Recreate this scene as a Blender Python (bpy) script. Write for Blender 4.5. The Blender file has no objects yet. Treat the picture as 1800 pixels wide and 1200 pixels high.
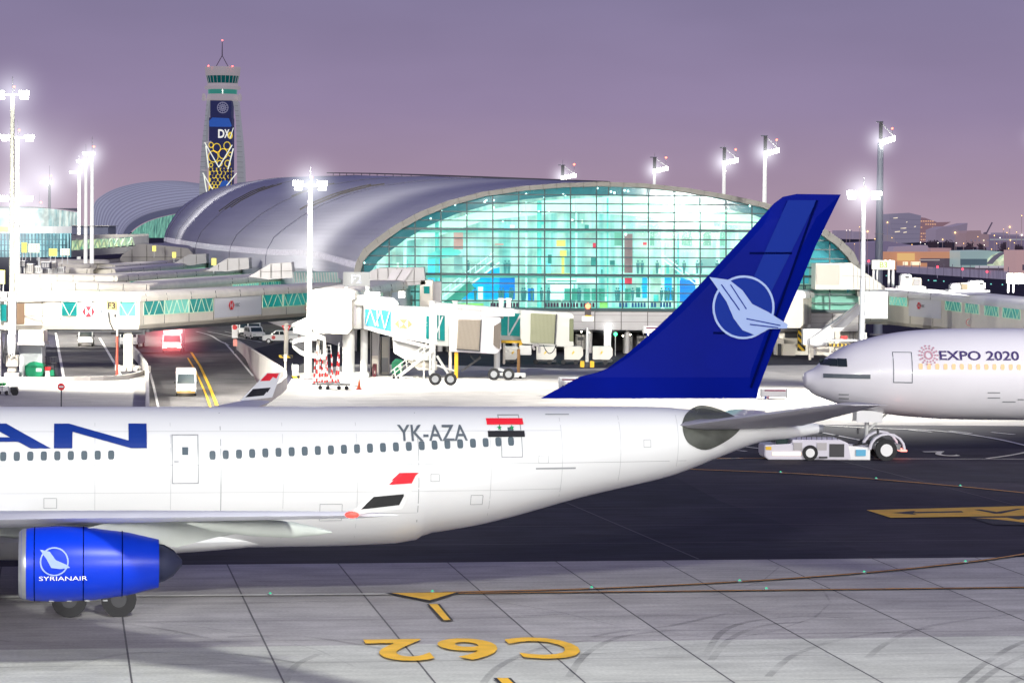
import bpy, bmesh, math, random
from mathutils import Vector, Matrix
from mathutils.geometry import tessellate_polygon
random.seed(7)
PI = math.pi
scn = bpy.context.scene
col = scn.collection
# ---------------------------------------------------------------- camera
FPX, CAMH, ROLL = 4900.0, 15.0, 0.0095
PITCH = math.atan(190 / FPX)
CP = Vector((0, 0, CAMH))
RM = Matrix.Rotation(PI / 2 - PITCH, 3, 'X') @ Matrix.Rotation(ROLL, 3, 'Z')
cd = bpy.data.cameras.new('camera'); cam = bpy.data.objects.new('camera', cd); col.objects.link(cam)
cam.location = CP; cam.rotation_euler = RM.to_euler()
cd.sensor_width = 36; cd.lens = FPX / 1800 * 36; cd.clip_start = 1; cd.clip_end = 20000
scn.camera = cam

def ray(px, py):
    d = RM @ Vector(((px - 900) / FPX, -(py - 600) / FPX, -1)); return d / d.y
def P(px, py, D): return CP + ray(px, py) * D                 # point on a sight line at distance D
def G(px, py, z=0.0):                                          # where a sight line meets height z
    d = ray(px, py); return CP + d * ((z - CAMH) / d.z)
def proj(p):
    q = RM.transposed() @ (Vector(p) - CP); return (900 + FPX * q.x / -q.z, 600 - FPX * q.y / -q.z)
def PV(px, py, A, B):                                          # where a sight line meets the vertical plane through A, B
    d = ray(px, py); n = Vector((B[1] - A[1], A[0] - B[0], 0))
    return CP + d * (n.dot(Vector((A[0], A[1], 0)) - Vector((0, 0, 0))) / n.dot(d))

# ---------------------------------------------------------------- materials
MATS = {}
def mat(name, c, rough=.5, metal=0., emit=None, es=0., var=.0, vs=1., haze=0., hc=(.30, .25, .38), spec=.5, coat=0, bump=0., stretch=None):
    if name in MATS: return MATS[name]
    m = bpy.data.materials.new(name); m.use_nodes = True; MATS[name] = m
    nt = m.node_tree; N = nt.nodes; L = nt.links
    b = N['Principled BSDF']; b.inputs['Roughness'].default_value = rough; b.inputs['Metallic'].default_value = metal
    b.inputs['Specular IOR Level'].default_value = spec
    if coat: b.inputs['Coat Weight'].default_value = coat
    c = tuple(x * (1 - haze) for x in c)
    b.inputs['Base Color'].default_value = (*c, 1)
    if var or bump:
        tc = N.new('ShaderNodeTexCoord'); mp = N.new('ShaderNodeMapping'); L.new(tc.outputs['Object'], mp.inputs[0])
        if stretch: mp.inputs['Scale'].default_value = stretch
        nz = N.new('ShaderNodeTexNoise'); nz.inputs['Scale'].default_value = vs; nz.inputs['Detail'].default_value = 5
        L.new(mp.outputs[0], nz.inputs[0])
        if var:
            mr = N.new('ShaderNodeMapRange'); mr.inputs[1].default_value = .3; mr.inputs[2].default_value = .7
            mr.inputs[3].default_value = 1 - var; mr.inputs[4].default_value = 1 + var * .5
            L.new(nz.outputs['Fac'], mr.inputs[0])
            vm = N.new('ShaderNodeVectorMath'); vm.operation = 'SCALE'; vm.inputs[0].default_value = c
            L.new(mr.outputs[0], vm.inputs['Scale']); L.new(vm.outputs[0], b.inputs['Base Color'])
        if bump:
            bp = N.new('ShaderNodeBump'); bp.inputs['Strength'].default_value = bump; L.new(nz.outputs['Fac'], bp.inputs['Height'])
            L.new(bp.outputs[0], b.inputs['Normal'])
    if emit is not None:
        b.inputs['Emission Color'].default_value = (*emit, 1); b.inputs['Emission Strength'].default_value = es
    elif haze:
        b.inputs['Emission Color'].default_value = (*hc, 1); b.inputs['Emission Strength'].default_value = haze  # haze is painted in: base colour dimmed, haze colour glows
    return m
def nodes(m):
    nt = m.node_tree; return nt.nodes, nt.links, nt.nodes['Principled BSDF']
def emat(name, c, s): return mat(name, (.02, .02, .02), emit=c, es=s)
def glass(name, tint, gloss=.12, rough=.05):
    m = bpy.data.materials.new(name); m.use_nodes = True; N = m.node_tree.nodes; L = m.node_tree.links
    for n in list(N): N.remove(n)
    o = N.new('ShaderNodeOutputMaterial'); t = N.new('ShaderNodeBsdfTransparent'); t.inputs[0].default_value = (*tint, 1)
    g = N.new('ShaderNodeBsdfGlossy'); g.inputs['Roughness'].default_value = rough; mx = N.new('ShaderNodeMixShader')
    mx.inputs[0].default_value = gloss; L.new(t.outputs[0], mx.inputs[1]); L.new(g.outputs[0], mx.inputs[2]); L.new(mx.outputs[0], o.inputs[0])
    MATS[name] = m; return m

# ---------------------------------------------------------------- objects
def mw(o):
    m = Matrix.Identity(4)
    while o is not None:
        m = (Matrix.Translation(o.location) @ o.rotation_euler.to_matrix().to_4x4()) @ m; o = o.parent
    return m
def thing(name, label, cat, loc=(0, 0, 0), rz=0, group=None):
    o = bpy.data.objects.new(name, None); col.objects.link(o); o.location = loc; o.rotation_euler = (0, 0, rz)
    o.empty_display_size = .1; return tag(o, label, cat, group)
def tag(o, label=None, cat=None, group=None, kind=None):
    if label: o['label'] = label
    if cat: o['category'] = cat
    if group: o['group'] = group
    if kind: o['kind'] = kind
    return o
KIDS = {}
class MB:
    def __init__(s): s.v = []; s.f = []; s.m = []; s.k = 0
    def add(s, vs, fs):
        b = len(s.v); s.v += [Vector(x) for x in vs]
        for f in fs: s.f.append([b + i for i in f]); s.m.append(s.k)
        return s
    def quad(s, a, b, c, d): return s.add([a, b, c, d], [(0, 1, 2, 3)])
    def poly(s, pts): return s.add(pts, [tuple(range(len(pts)))])
    def box(s, x0, x1, y0, y1, z0, z1):
        return s.add([(x, y, z) for z in (z0, z1) for x, y in ((x0, y0), (x1, y0), (x1, y1), (x0, y1))],
                     [(3, 2, 1, 0), (4, 5, 6, 7), (0, 1, 5, 4), (1, 2, 6, 5), (2, 3, 7, 6), (3, 0, 4, 7)])
    def cbox(s, c, sx, sy, sz, rz=0, ry=0):
        M = Matrix.Rotation(rz, 3, 'Z') @ Matrix.Rotation(ry, 3, 'Y'); b = len(s.v)
        s.box(-sx / 2, sx / 2, -sy / 2, sy / 2, -sz / 2, sz / 2)
        for i in range(b, len(s.v)): s.v[i] = M @ s.v[i] + Vector(c)
        return s
    def bar(s, a, b, w, h=None, up=(0, 0, 1)):
        h = h or w; a = Vector(a); b = Vector(b); d = (b - a).normalized(); u = Vector(up)
        if abs(d.dot(u)) > .98: u = Vector((1, 0, 0))
        x = d.cross(u).normalized() * w / 2; y = x.cross(d).normalized() * h / 2
        pts = [a - x - y, a + x - y, a + x + y, a - x + y, b - x - y, b + x - y, b + x + y, b - x + y]
        return s.add(pts, [(0, 1, 2, 3), (7, 6, 5, 4), (0, 4, 5, 1), (1, 5, 6, 2), (2, 6, 7, 3), (3, 7, 4, 0)])
    def tube(s, a, b, r0, r1=None, n=10, caps=True):
        r1 = r0 if r1 is None else r1; a = Vector(a); b = Vector(b); d = (b - a).normalized()
        u = Vector((0, 0, 1)) if abs(d.z) < .9 else Vector((1, 0, 0)); x = d.cross(u).normalized(); y = d.cross(x)
        R = [[p + (x * math.cos(2 * PI * i / n) + y * math.sin(2 * PI * i / n)) * r for i in range(n)] for p, r in ((a, r0), (b, r1))]
        return s.loft(R, caps=caps)
    def path(s, pts, r, n=8):
        for a, b in zip(pts, pts[1:]): s.tube(a, b, r, n=n)
        return s
    def loft(s, R, close=True, caps=True):
        n = len(R[0]); vs = [p for r in R for p in r]; fs = []
        for i in range(len(R) - 1):
            for j in range(n if close else n - 1):
                k = (j + 1) % n; fs.append((i * n + j, i * n + k, (i + 1) * n + k, (i + 1) * n + j))
        if caps: fs += [tuple(range(n - 1, -1, -1)), tuple((len(R) - 1) * n + j for j in range(n))]
        return s.add(vs, fs)
    def prism(s, pts, ext):
        ext = Vector(ext); n = len(pts); vs = [Vector(p) for p in pts] + [Vector(p) + ext for p in pts]
        return s.add(vs, [tuple(range(n - 1, -1, -1)), tuple(range(n, 2 * n))] + [(i, (i + 1) % n, n + (i + 1) % n, n + i) for i in range(n)])
    def sphere(s, c, r, nu=12, nv=8, sc=(1, 1, 1)):
        c = Vector(c); R = []
        for i in range(nv + 1):
            t = PI * i / nv; R.append([c + Vector((math.sin(t) * math.cos(2 * PI * j / nu) * r * sc[0], math.sin(t) * math.sin(2 * PI * j / nu) * r * sc[1], math.cos(t) * r * sc[2])) for j in range(nu)])
        return s.loft(R, caps=False)
    def text(s, txt, o, xd, yd, size, bold=0., align='LEFT', width=None, strip=0, fn=None):
        cu = bpy.data.curves.new('t', 'FONT'); cu.body = txt; cu.size = 1; cu.offset = bold; cu.align_x = align; cu.resolution_u = 4
        ob = bpy.data.objects.new('t', cu); me = bpy.data.meshes.new_from_object(ob)
        bm = bmesh.new(); bm.from_mesh(me); bmesh.ops.triangulate(bm, faces=bm.faces[:])
        xs = [v.co.x for v in bm.verts]; ys = [v.co.y for v in bm.verts]
        x0, x1, y0, y1 = min(xs), max(xs), min(ys), max(ys)
        k = size / (y1 - y0); kx = k if width is None else width / (x1 - x0)
        for v in bm.verts: v.co = Vector(((v.co.x - (x0 if align == 'LEFT' else (x1 if align == 'RIGHT' else (x0 + x1) / 2))) * kx, (v.co.y - y0) * k, 0))
        if strip:
            q = strip
            while q < size:
                bmesh.ops.bisect_plane(bm, geom=bm.verts[:] + bm.edges[:] + bm.faces[:], plane_co=(0, q, 0), plane_no=(0, 1, 0)); q += strip
        bm.verts.ensure_lookup_table()
        xd = Vector(xd); yd = Vector(yd); o = Vector(o)
        vs = [fn(v.co.x, v.co.y) if fn else o + xd * v.co.x + yd * v.co.y for v in bm.verts]
        s.add(vs, [tuple(v.index for v in f.verts) for f in bm.faces]); bm.free()
        bpy.data.objects.remove(ob); bpy.data.curves.remove(cu); bpy.data.meshes.remove(me); return s
    def build(s, name, m, parent=None, smooth=False, sharp=40, bevel=0):
        me = bpy.data.meshes.new(name); M = mw(parent).inverted() if parent else None
        me.from_pydata([tuple(M @ v) if M else tuple(v) for v in s.v], [], s.f)
        ms = m if isinstance(m, (list, tuple)) else [m]
        for x in ms: me.materials.append(x)
        me.polygons.foreach_set('material_index', s.m)
        bm = bmesh.new(); bm.from_mesh(me); bmesh.ops.remove_doubles(bm, verts=bm.verts[:], dist=1e-4)
        bmesh.ops.recalc_face_normals(bm, faces=bm.faces[:])
        if bevel:
            es = [e for e in bm.edges if len(e.link_faces) == 2 and e.calc_face_angle(0) > math.radians(25)]
            bmesh.ops.bevel(bm, geom=es, offset=bevel, segments=2, affect='EDGES', clamp_overlap=True)
        if smooth:
            for f in bm.faces: f.smooth = True
            for e in bm.edges:
                if len(e.link_faces) == 2 and e.calc_face_angle(0) > math.radians(sharp): e.smooth = False
        bm.to_mesh(me); bm.free()
        o = bpy.data.objects.new(name, me); col.objects.link(o)
        if parent: o.parent = parent; KIDS.setdefault(parent.name, []).append(o)
        return o
def copy_tree(o, loc=None, rz=None, label=None, parent=None):
    c = o.copy(); col.objects.link(c)
    if parent: c.parent = parent; KIDS.setdefault(parent.name, []).append(c)
    if loc is not None: c.location = loc
    if rz is not None: c.rotation_euler = (0, 0, rz)
    if label: c['label'] = label
    for ch in list(KIDS.get(o.name, [])): copy_tree(ch, parent=c)
    return c
def sheet(name, outer, holes, z, m, kind='structure'):
    loops = [[Vector((p[0], p[1], 0)) for p in outer]] + [[Vector((p[0], p[1], 0)) for p in h] for h in holes]
    tris = tessellate_polygon(loops); flat = [p for l in loops for p in l]
    mb = MB().add([(p.x, p.y, z) for p in flat], tris); o = mb.build(name, m)
    for p in o.data.polygons:
        pass
    bm = bmesh.new(); bm.from_mesh(o.data)
    for f in bm.faces:
        if f.normal.z < 0: f.normal_flip()
    bm.to_mesh(o.data); bm.free()
    return tag(o, kind=kind)
def stripe(mb, pts, w, z):
    pts = [Vector((p[0], p[1], z)) for p in pts]; Lp, Rp = [], []
    for i, p in enumerate(pts):
        d = (pts[min(i + 1, len(pts) - 1)] - pts[max(i - 1, 0)]).normalized(); n = Vector((-d.y, d.x, 0)) * w / 2
        Lp.append(p + n); Rp.append(p - n)
    for i in range(len(pts) - 1): mb.quad(Rp[i], Rp[i + 1], Lp[i + 1], Lp[i])
    return mb
def spline(pts, n=8):
    out = []
    for i in range(len(pts) - 1):
        p0 = pts[max(i - 1, 0)]; p1 = pts[i]; p2 = pts[i + 1]; p3 = pts[min(i + 2, len(pts) - 1)]
        for k in range(n):
            t = k / n
            out.append(tuple(.5 * ((2 * b) + (-a + c) * t + (2 * a - 5 * b + 4 * c - d) * t * t + (-a + 3 * b - 3 * c + d) * t ** 3) for a, b, c, d in zip(p0, p1, p2, p3)))
    out.append(tuple(pts[-1])); return out
def lerp(a, b, t): return a + (b - a) * t
def interp(tab, x):
    if x <= tab[0][0]: return tab[0][1:]
    for a, b in zip(tab, tab[1:]):
        if x <= b[0]:
            t = (x - a[0]) / (b[0] - a[0]); return tuple(lerp(p, q, t) for p, q in zip(a[1:], b[1:]))
    return tab[-1][1:]

# ---------------------------------------------------------------- common materials
WHITE = mat('white_paint', (.80, .80, .78), .35, var=.05, vs=.6)
CREAM = mat('cream_panel', (.74, .68, .58), .45, var=.10, vs=.35)
CREAM2 = mat('cream_roof', (.78, .73, .64), .4, var=.12, vs=.5)
GREYP = mat('grey_panel', (.42, .40, .40), .45, var=.08, vs=.5)
SEAM = mat('seam', (.10, .09, .08), .7)
DARK = mat('dark_metal', (.035, .035, .04), .5)
STEEL = mat('steel', (.36, .37, .38), .35, .6, var=.1, vs=2)
GALV = mat('galvanised', (.52, .53, .52), .45, .2, var=.12, vs=.8)
RUBBER = mat('rubber', (.018, .018, .02), .8)
YELLOW = mat('yellow_paint', (.75, .45, .02), .5)
RED = mat('red_paint', (.62, .02, .02), .45)
LRED = mat('logo_red', (.75, .015, .03), .5)
BLACK = mat('black_paint', (.012, .012, .014), .5)
GREEN = mat('green_plastic', (.0, .16, .07), .45, var=.1, vs=1.5)
BLUEPANE = mat('teal_pane', (.01, .12, .12), .12, emit=(.0, .30, .27), es=.55, var=.4, vs=.7)
LTEAL = mat('lit_teal_pane', (.05, .2, .18), .12, emit=(.25, .75, .60), es=.6, var=.4, vs=.9)
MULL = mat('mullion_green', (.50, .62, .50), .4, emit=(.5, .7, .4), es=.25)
# ---------------------------------------------------------------- world: dusk sky
w = bpy.data.worlds.new('World'); scn.world = w; w.use_nodes = True
N = w.node_tree.nodes; L = w.node_tree.links; bg = N['Background']
sky = N.new('ShaderNodeTexSky'); sky.sky_type = 'NISHITA'; sky.sun_disc = False
sky.sun_elevation = math.radians(-2); sky.sun_rotation = math.radians(250); sky.dust_density = 4
tc = N.new('ShaderNodeTexCoord'); sp = N.new('ShaderNodeSeparateXYZ'); L.new(tc.outputs['Generated'], sp.inputs[0])
cr = N.new('ShaderNodeValToRGB'); L.new(sp.outputs['Z'], cr.inputs[0])
e = cr.color_ramp.elements
e[0].position = 0.0; e[0].color = (.45, .33, .41, 1); e[1].position = .095; e[1].color = (.222, .195, .335, 1)
for p, c in ((.018, (.385, .283, .39, 1)), (.045, (.30, .235, .38, 1)), (.6, (.13, .13, .30, 1))):
    x = e.new(p); x.color = c
mxs = N.new('ShaderNodeMix'); mxs.data_type = 'RGBA'; mxs.inputs[0].default_value = .03
nz = N.new('ShaderNodeTexNoise'); nz.inputs['Scale'].default_value = 9; nz.inputs['Detail'].default_value = 3
mpn = N.new('ShaderNodeMapping'); mpn.inputs['Scale'].default_value = (1, 1, 3.5); L.new(tc.outputs['Generated'], mpn.inputs[0]); L.new(mpn.outputs[0], nz.inputs[0])
mr = N.new('ShaderNodeMapRange'); mr.inputs[1].default_value = .3; mr.inputs[2].default_value = .7; mr.inputs[3].default_value = .95; mr.inputs[4].default_value = 1.05
L.new(nz.outputs['Fac'], mr.inputs[0])
vm = N.new('ShaderNodeVectorMath'); vm.operation = 'SCALE'; L.new(cr.outputs[0], vm.inputs[0]); L.new(mr.outputs[0], vm.inputs['Scale'])
L.new(vm.outputs[0], mxs.inputs[6]); L.new(sky.outputs[0], mxs.inputs[7]); L.new(mxs.outputs[2], bg.inputs[0]); bg.inputs[1].default_value = 1.0

# ---------------------------------------------------------------- ground
TH = math.radians(9.1)
def UV(u, v, z=0): return Vector((u * math.cos(TH) - v * math.sin(TH), u * math.sin(TH) + v * math.cos(TH), z))
def toUV(p): return (p[0] * math.cos(TH) + p[1] * math.sin(TH), -p[0] * math.sin(TH) + p[1] * math.cos(TH))
def ground_mat(name, c1, c2, slab=None, stain=.25, rough=.75, streak=True, sc=.05):
    m = bpy.data.materials.new(name); m.use_nodes = True; N, L, b = nodes(m); b.inputs['Roughness'].default_value = rough; b.inputs['Specular IOR Level'].default_value = .08
    tc = N.new('ShaderNodeTexCoord'); mp = N.new('ShaderNodeMapping'); mp.inputs['Rotation'].default_value = (0, 0, -TH); L.new(tc.outputs['Object'], mp.inputs[0])
    if slab:
        br = N.new('ShaderNodeTexBrick'); br.offset = 0; br.inputs['Scale'].default_value = 1; br.inputs['Brick Width'].default_value = slab[0]; br.inputs['Row Height'].default_value = slab[1]
        br.inputs['Mortar Size'].default_value = 0; br.inputs['Color1'].default_value = (*c1, 1); br.inputs['Color2'].default_value = (*c2, 1)
        m2 = N.new('ShaderNodeMapping'); m2.inputs['Location'].default_value = (-2.2, -slab[2], 0); L.new(mp.outputs[0], m2.inputs[0]); L.new(m2.outputs[0], br.inputs[0]); base = br.outputs[0]
    else:
        n0 = N.new('ShaderNodeTexNoise'); n0.inputs['Scale'].default_value = sc; n0.inputs['Detail'].default_value = 4; L.new(mp.outputs[0], n0.inputs[0])
        r0 = N.new('ShaderNodeValToRGB'); r0.color_ramp.elements[0].position = .38; r0.color_ramp.elements[1].position = .62
        r0.color_ramp.elements[0].color = (*c1, 1); r0.color_ramp.elements[1].color = (*c2, 1); L.new(n0.outputs['Fac'], r0.inputs[0]); base = r0.outputs[0]
    for scl, vsc, lo, hi in (((.25, 1.6, 1), 1.0, 1 - stain, 1.08), ((1, 1, 1), .35, 1 - stain * .8, 1.1), ((6, 6, 6), 1.2, .90, 1.08)):
        mm = N.new('ShaderNodeMapping'); mm.inputs['Scale'].default_value = scl; L.new(mp.outputs[0], mm.inputs[0])
        n = N.new('ShaderNodeTexNoise'); n.inputs['Scale'].default_value = vsc; n.inputs['Detail'].default_value = 6; L.new(mm.outputs[0], n.inputs[0])
        r = N.new('ShaderNodeMapRange'); r.inputs[1].default_value = .33; r.inputs[2].default_value = .66; r.inputs[3].default_value = lo; r.inputs[4].default_value = hi; L.new(n.outputs['Fac'], r.inputs[0])
        v = N.new('ShaderNodeVectorMath'); v.operation = 'SCALE'; L.new(base, v.inputs[0]); L.new(r.outputs[0], v.inputs['Scale']); base = v.outputs[0]
    L.new(base, b.inputs['Base Color']); bp = N.new('ShaderNodeBump'); bp.inputs['Strength'].default_value = .15; bp.inputs['Distance'].default_value = .02
    L.new(n.outputs['Fac'], bp.inputs['Height']); L.new(bp.outputs[0], b.inputs['Normal']); MATS[name] = m; return m
ASPH = ground_mat('asphalt', (.036, .035, .052), (.050, .046, .066), stain=.28, sc=.03)
ASPH2 = ground_mat('asphalt_patch', (.057, .051, .070), (.047, .043, .061), stain=.2)
CONC = ground_mat('concrete', (.45, .43, .42), (.39, .37, .37), slab=(5.0, 5.35, 1.0), stain=.14)
APRON = ground_mat('apron_concrete', (.52, .50, .46), (.44, .42, .39), slab=(7.5, 7.5, 0), stain=.12)
ROADM = ground_mat('road_asphalt', (.13, .125, .125), (.17, .16, .155), stain=.3, sc=.08)

wl = [G(228, 603, 1.2), G(245, 620, 1.2), G(258, 640, 1.2), G(259, 672, 1.2), G(260, 760, 1.2)]      # wall tops beside the ramp
wr = [G(418, 598, 1.2), G(440, 611, 1.2), G(470, 630, 1.2), G(492, 644, 1.2), G(501, 652, 1.2), G(502, 661, 1.2), G(492, 670, 1.2), G(470, 684, 1.2), G(440, 704, 1.2), G(400, 735, 1.2)]
hole = [wl[0], wl[1], wl[2], wl[3], wl[4], wr[9], wr[8], wr[7], wr[6], wr[5], wr[4], wr[3], wr[2], wr[1], wr[0]]
sheet('ground', [(-9000, -300), (9000, -300), (9000, 16000), (-9000, 16000)], [hole], 0, ASPH)
# pale concrete apron behind the taxiway, with the ramp cut out of it
far_l = [G(x, y) for x, y in ((262, 650), (250, 658), (235, 663), (200, 668), (100, 670), (-60, 670), (-400, 668))]
ap = [G(2300, 752), G(-500, 760), far_l[-1], far_l[-2], far_l[-3], far_l[-4], far_l[-5], far_l[-6]]
hole_l = [p for p in (wl[2], wl[3], wl[4])]
apl = [G(-500, 760), *list(reversed(far_l)), wl[2], wl[3], wl[4]]
sheet('apron', apl, [], .004, APRON)
apr = [wr[9], wr[8], wr[7], wr[6], wr[5], G(520, 655), G(620, 640), G(760, 641), G(1000, 648), G(1350, 642), G(1600, 640), G(2300, 650), G(2300, 752), G(1300, 745)]
sheet('apron', apr, [], .004, APRON)
# near concrete taxi lane
e0, e1 = toUV(G(0, 996)), toUV(G(1800, 978))
VE = (e0[1] + e1[1]) / 2
sheet('taxi_lane', [UV(-120, 20), UV(200, 20), UV(200, VE), UV(-120, VE)], [], .004, CONC)
a, b_ = toUV(G(1265, 880)), toUV(G(1512, 968))
sheet('asphalt_patch', [G(1180, 850), G(1265, 880), G(1512, 968), UV(a[0] + 3, VE + .3), UV(160, VE + .3), UV(160, VE + 55), G(1180, 815)], [], .004, ASPH2) if False else \
    sheet('asphalt_patch', [G(1265, 880), G(1512, 968), G(2300, 958), G(2300, 870), G(1500, 838), G(1180, 835)], [], .004, ASPH2)
CONC2 = ground_mat('concrete_pale', (.57, .57, .52), (.51, .51, .47), slab=(5.0, 5.35, 1.0), stain=.12)
vp = toUV(G(1150, 1126))[1]; sheet('taxi_lane', [UV(-120, 20), UV(200, 20), UV(200, vp), UV(-120, vp)], [], .0075, CONC2)
# joints between slabs
JOINT = mat('joint', (.11, .105, .11), .8); mb = MB()
for k in range(-14, 20):
    u = 7.2 + 5 * k; stripe(mb, [UV(u, 30), UV(u, VE - .02)], .07, .0115)
tag(mb.build('slab_joints', JOINT), kind='structure')
JOINT2 = mat('joint_faint', (.20, .19, .20), .8); mb = MB()
v = VE - 2.2
while v > 60: stripe(mb, [UV(-100, v), UV(160, v)], .045, .013); v -= 5.35
tag(mb.build('slab_joints', JOINT2), kind='structure')
# tyre scuffs
def scuff_mat():
    m = bpy.data.materials.new('tyre_scuff'); m.use_nodes = True; N = m.node_tree.nodes; L = m.node_tree.links; b = N['Principled BSDF']
    b.inputs['Base Color'].default_value = (.05, .05, .06, 1); b.inputs['Roughness'].default_value = .8
    t = N.new('ShaderNodeBsdfTransparent'); mx = N.new('ShaderNodeMixShader'); tc = N.new('ShaderNodeTexCoord'); nz = N.new('ShaderNodeTexNoise')
    nz.inputs['Scale'].default_value = .22; nz.inputs['Detail'].default_value = 6; L.new(tc.outputs['Object'], nz.inputs[0])
    r = N.new('ShaderNodeMapRange'); r.inputs[1].default_value = .36; r.inputs[2].default_value = .7; r.inputs[3].default_value = 0; r.inputs[4].default_value = .3
    L.new(nz.outputs['Fac'], r.inputs[0]); L.new(r.outputs[0], mx.inputs[0]); L.new(t.outputs[0], mx.inputs[1]); L.new(b.outputs[0], mx.inputs[2])
    L.new(mx.outputs[0], N['Material Output'].inputs[0]); return m
mb = MB(); zz = .017
for pts in ([(1240, 1150), (1270, 1110), (1320, 1092), (1400, 1084), (1500, 1086)], [(1250, 1160), (1285, 1122), (1340, 1100), (1420, 1092)], [(1690, 1200), (1740, 1160), (1800, 1128), (1900, 1100)],
            [(1720, 1200), (1760, 1172), (1820, 1145), (1900, 1125)], [(1780, 1200), (1830, 1170)], [(400, 1120), (520, 1118), (640, 1135), (760, 1160)], [(0, 1085), (140, 1090), (280, 1105), (400, 1130)],
            [(1040, 1120), (1090, 1110), (1180, 1100), (1300, 1075), (1420, 1066)], [(1000, 1190), (1030, 1150), (1090, 1120), (1180, 1108)], [(560, 1150), (520, 1170), (500, 1200)], [(850, 1200), (880, 1170), (950, 1140), (1040, 1125)],
            [(100, 1180), (220, 1150), (400, 1150), (520, 1165)], [(1500, 1180), (1560, 1130), (1640, 1100), (1780, 1080)], [(1350, 1190), (1400, 1150), (1500, 1120), (1640, 1105)]):
    stripe(mb, spline([tuple(G(*q)) for q in pts], 8), .28, zz); zz += .0015
for k in range(22):
    u = random.uniform(-14, 30); v = random.uniform(95, 124); c = UV(u, v); ln = random.uniform(10, 26); a0 = TH + random.uniform(-.1, .18); cv = random.uniform(-.04, .04)
    pts = [(c.x + math.cos(a0 + cv * t) * t, c.y + math.sin(a0 + cv * t) * t, 0) for t in [ln * i / 6 for i in range(7)]]
    stripe(mb, pts, random.uniform(.05, .12), zz); zz += .0008
o = mb.build('tyre_marks', scuff_mat()); tag(o, kind='structure')

# tar seams and rubber streaks on the dark taxiway
mb = MB(); TAR = mat('tar_seam', (.075, .07, .085), .7)
for v_ in (7, 15, 24, 38, 52): stripe(mb, [UV(-80, VE + v_), UV(140, VE + v_ + .3)], .10, .012)
for u_ in (4, 29, 54, 71): stripe(mb, [UV(u_, VE + .3), UV(u_ - 3, VE + 60)], .10, .016)
tag(mb.build('tar_seams', TAR), kind='structure')
mb = MB(); z_ = .024
for k in range(26):
    u = random.uniform(0, 45); v = VE + random.uniform(3, 60); stripe(mb, [UV(u, v), UV(u + random.uniform(12, 40), v + random.uniform(-1.5, 1.5))], random.uniform(.2, .7), z_); z_ += .001
tag(mb.build('rubber_streaks', mat('rubber_streak', (.012, .012, .018), .8)), kind='structure') if False else None
# painted markings
YEL = mat('yellow_marking', (.95, .53, .02), .6, var=.18, vs=1.2); ORA = mat('taxi_line_paint', (.85, .40, .08), .6, var=.2, vs=1.0)
WHM = mat('white_marking', (.72, .70, .66), .6, var=.2, vs=.8); BLM = mat('black_marking', (.02, .02, .025), .7)
def line(name, pts, w, m, z=.05, sm=8, edge=None):
    q = spline([tuple(G(*p)) for p in pts], sm) if len(pts) > 2 else [G(*p) for p in pts]
    if edge: tag(stripe(MB(), q, edge, z - .008).build('line_border', BLM), kind='structure')
    tag(stripe(MB(), q, w, z).build(name, m), kind='structure')
line('taxi_line', [(-200, 1053), (200, 1049), (690, 1045)], .38, WHM, .052)
line('taxi_line', [(690, 1045), (1300, 1039), (2000, 1031)], .15, ORA, .054, edge=.45)
line('taxi_line', [(780, 1042.5), (1040, 1036), (1300, 1023.5), (1520, 1008), (1700, 989.5), (1800, 975), (1950, 950)], .15, ORA, .062, edge=.4)
line('taxi_line', [(300, 963), (500, 951), (620, 945)], .15, ORA, .05)
line('taxi_line', [(1180, 824), (1400, 833), (1540, 843), (1690, 856), (1860, 873)], .2, ORA, .05, edge=.4)
line('taxi_line', [(900, 808), (1350, 806)], .22, ORA, .05); line('taxi_line', [(1350, 806), (1550, 807), (2000, 808)], .22, WHM, .05)
line('lane_curve', [(1380, 745), (1540, 753), (1650, 758), (1740, 770), (1800, 783), (1850, 797)], .35, WHM)
line('lane_curve', [(1735, 806.5), (1775, 801), (1810, 794), (1850, 785)], .3, WHM)
line('lane_curve', [(1385, 749), (1520, 776)], .3, WHM, .056); line('lane_curve', [(1280, 783), (1345, 790)], .3, WHM, .056); line('lane_curve', [(1275, 790), (1312, 794)], .3, WHM, .056)
for x in (1620, 1690, 1765): line('lane_dash', [(x - 22, 756 + (x - 1620) * .03), (x + 18, 760 + (x - 1620) * .03)], .3, WHM, .05)
mb = MB(); o_ = toUV(G(1655, 803)); oo = UV(o_[0], o_[1], .05); xd = UV(-1, 0); yd = UV(0, -1)
mb.text('2', UV(toUV(G(1640, 794))[0], toUV(G(1640, 794))[1], .05), xd, yd, 4.2, width=1.6, align='CENTER', bold=.01); tag(mb.build('painted_number', WHM), kind='structure')
# triangle and bar with black rims
def upoly(mb, pts, z): mb.poly([(G(*p).x, G(*p).y, z) for p in pts]); return mb
tag(upoly(MB(), [(676, 1044), (812, 1042.5), (756, 1060)], .07).build('marking_border', BLM), kind='structure')
tag(upoly(MB(), [(688, 1044.6), (802, 1043.5), (755, 1057.5)], .078).build('holding_triangle', YEL), kind='structure')
tag(upoly(MB(), [(750, 1063.5), (773, 1063.5), (797, 1093), (776, 1093)], .07).build('marking_border', BLM), kind='structure')
tag(upoly(MB(), [(754, 1064.2), (769, 1064.2), (792, 1092.4), (780, 1092.4)], .078).build('centre_bar', YEL), kind='structure')
tag(upoly(MB(), [(867, 1194), (898, 1194), (925, 1222), (897, 1222)], .07).build('marking_border', BLM), kind='structure')
tag(upoly(MB(), [(873, 1194.6), (893, 1194.6), (920, 1221), (902, 1221)], .078).build('centre_bar', YEL), kind='structure')
far = toUV(G(1020, 1122)); near = toUV(G(1020, 1160)); hgt = far[1] - near[1]
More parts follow.
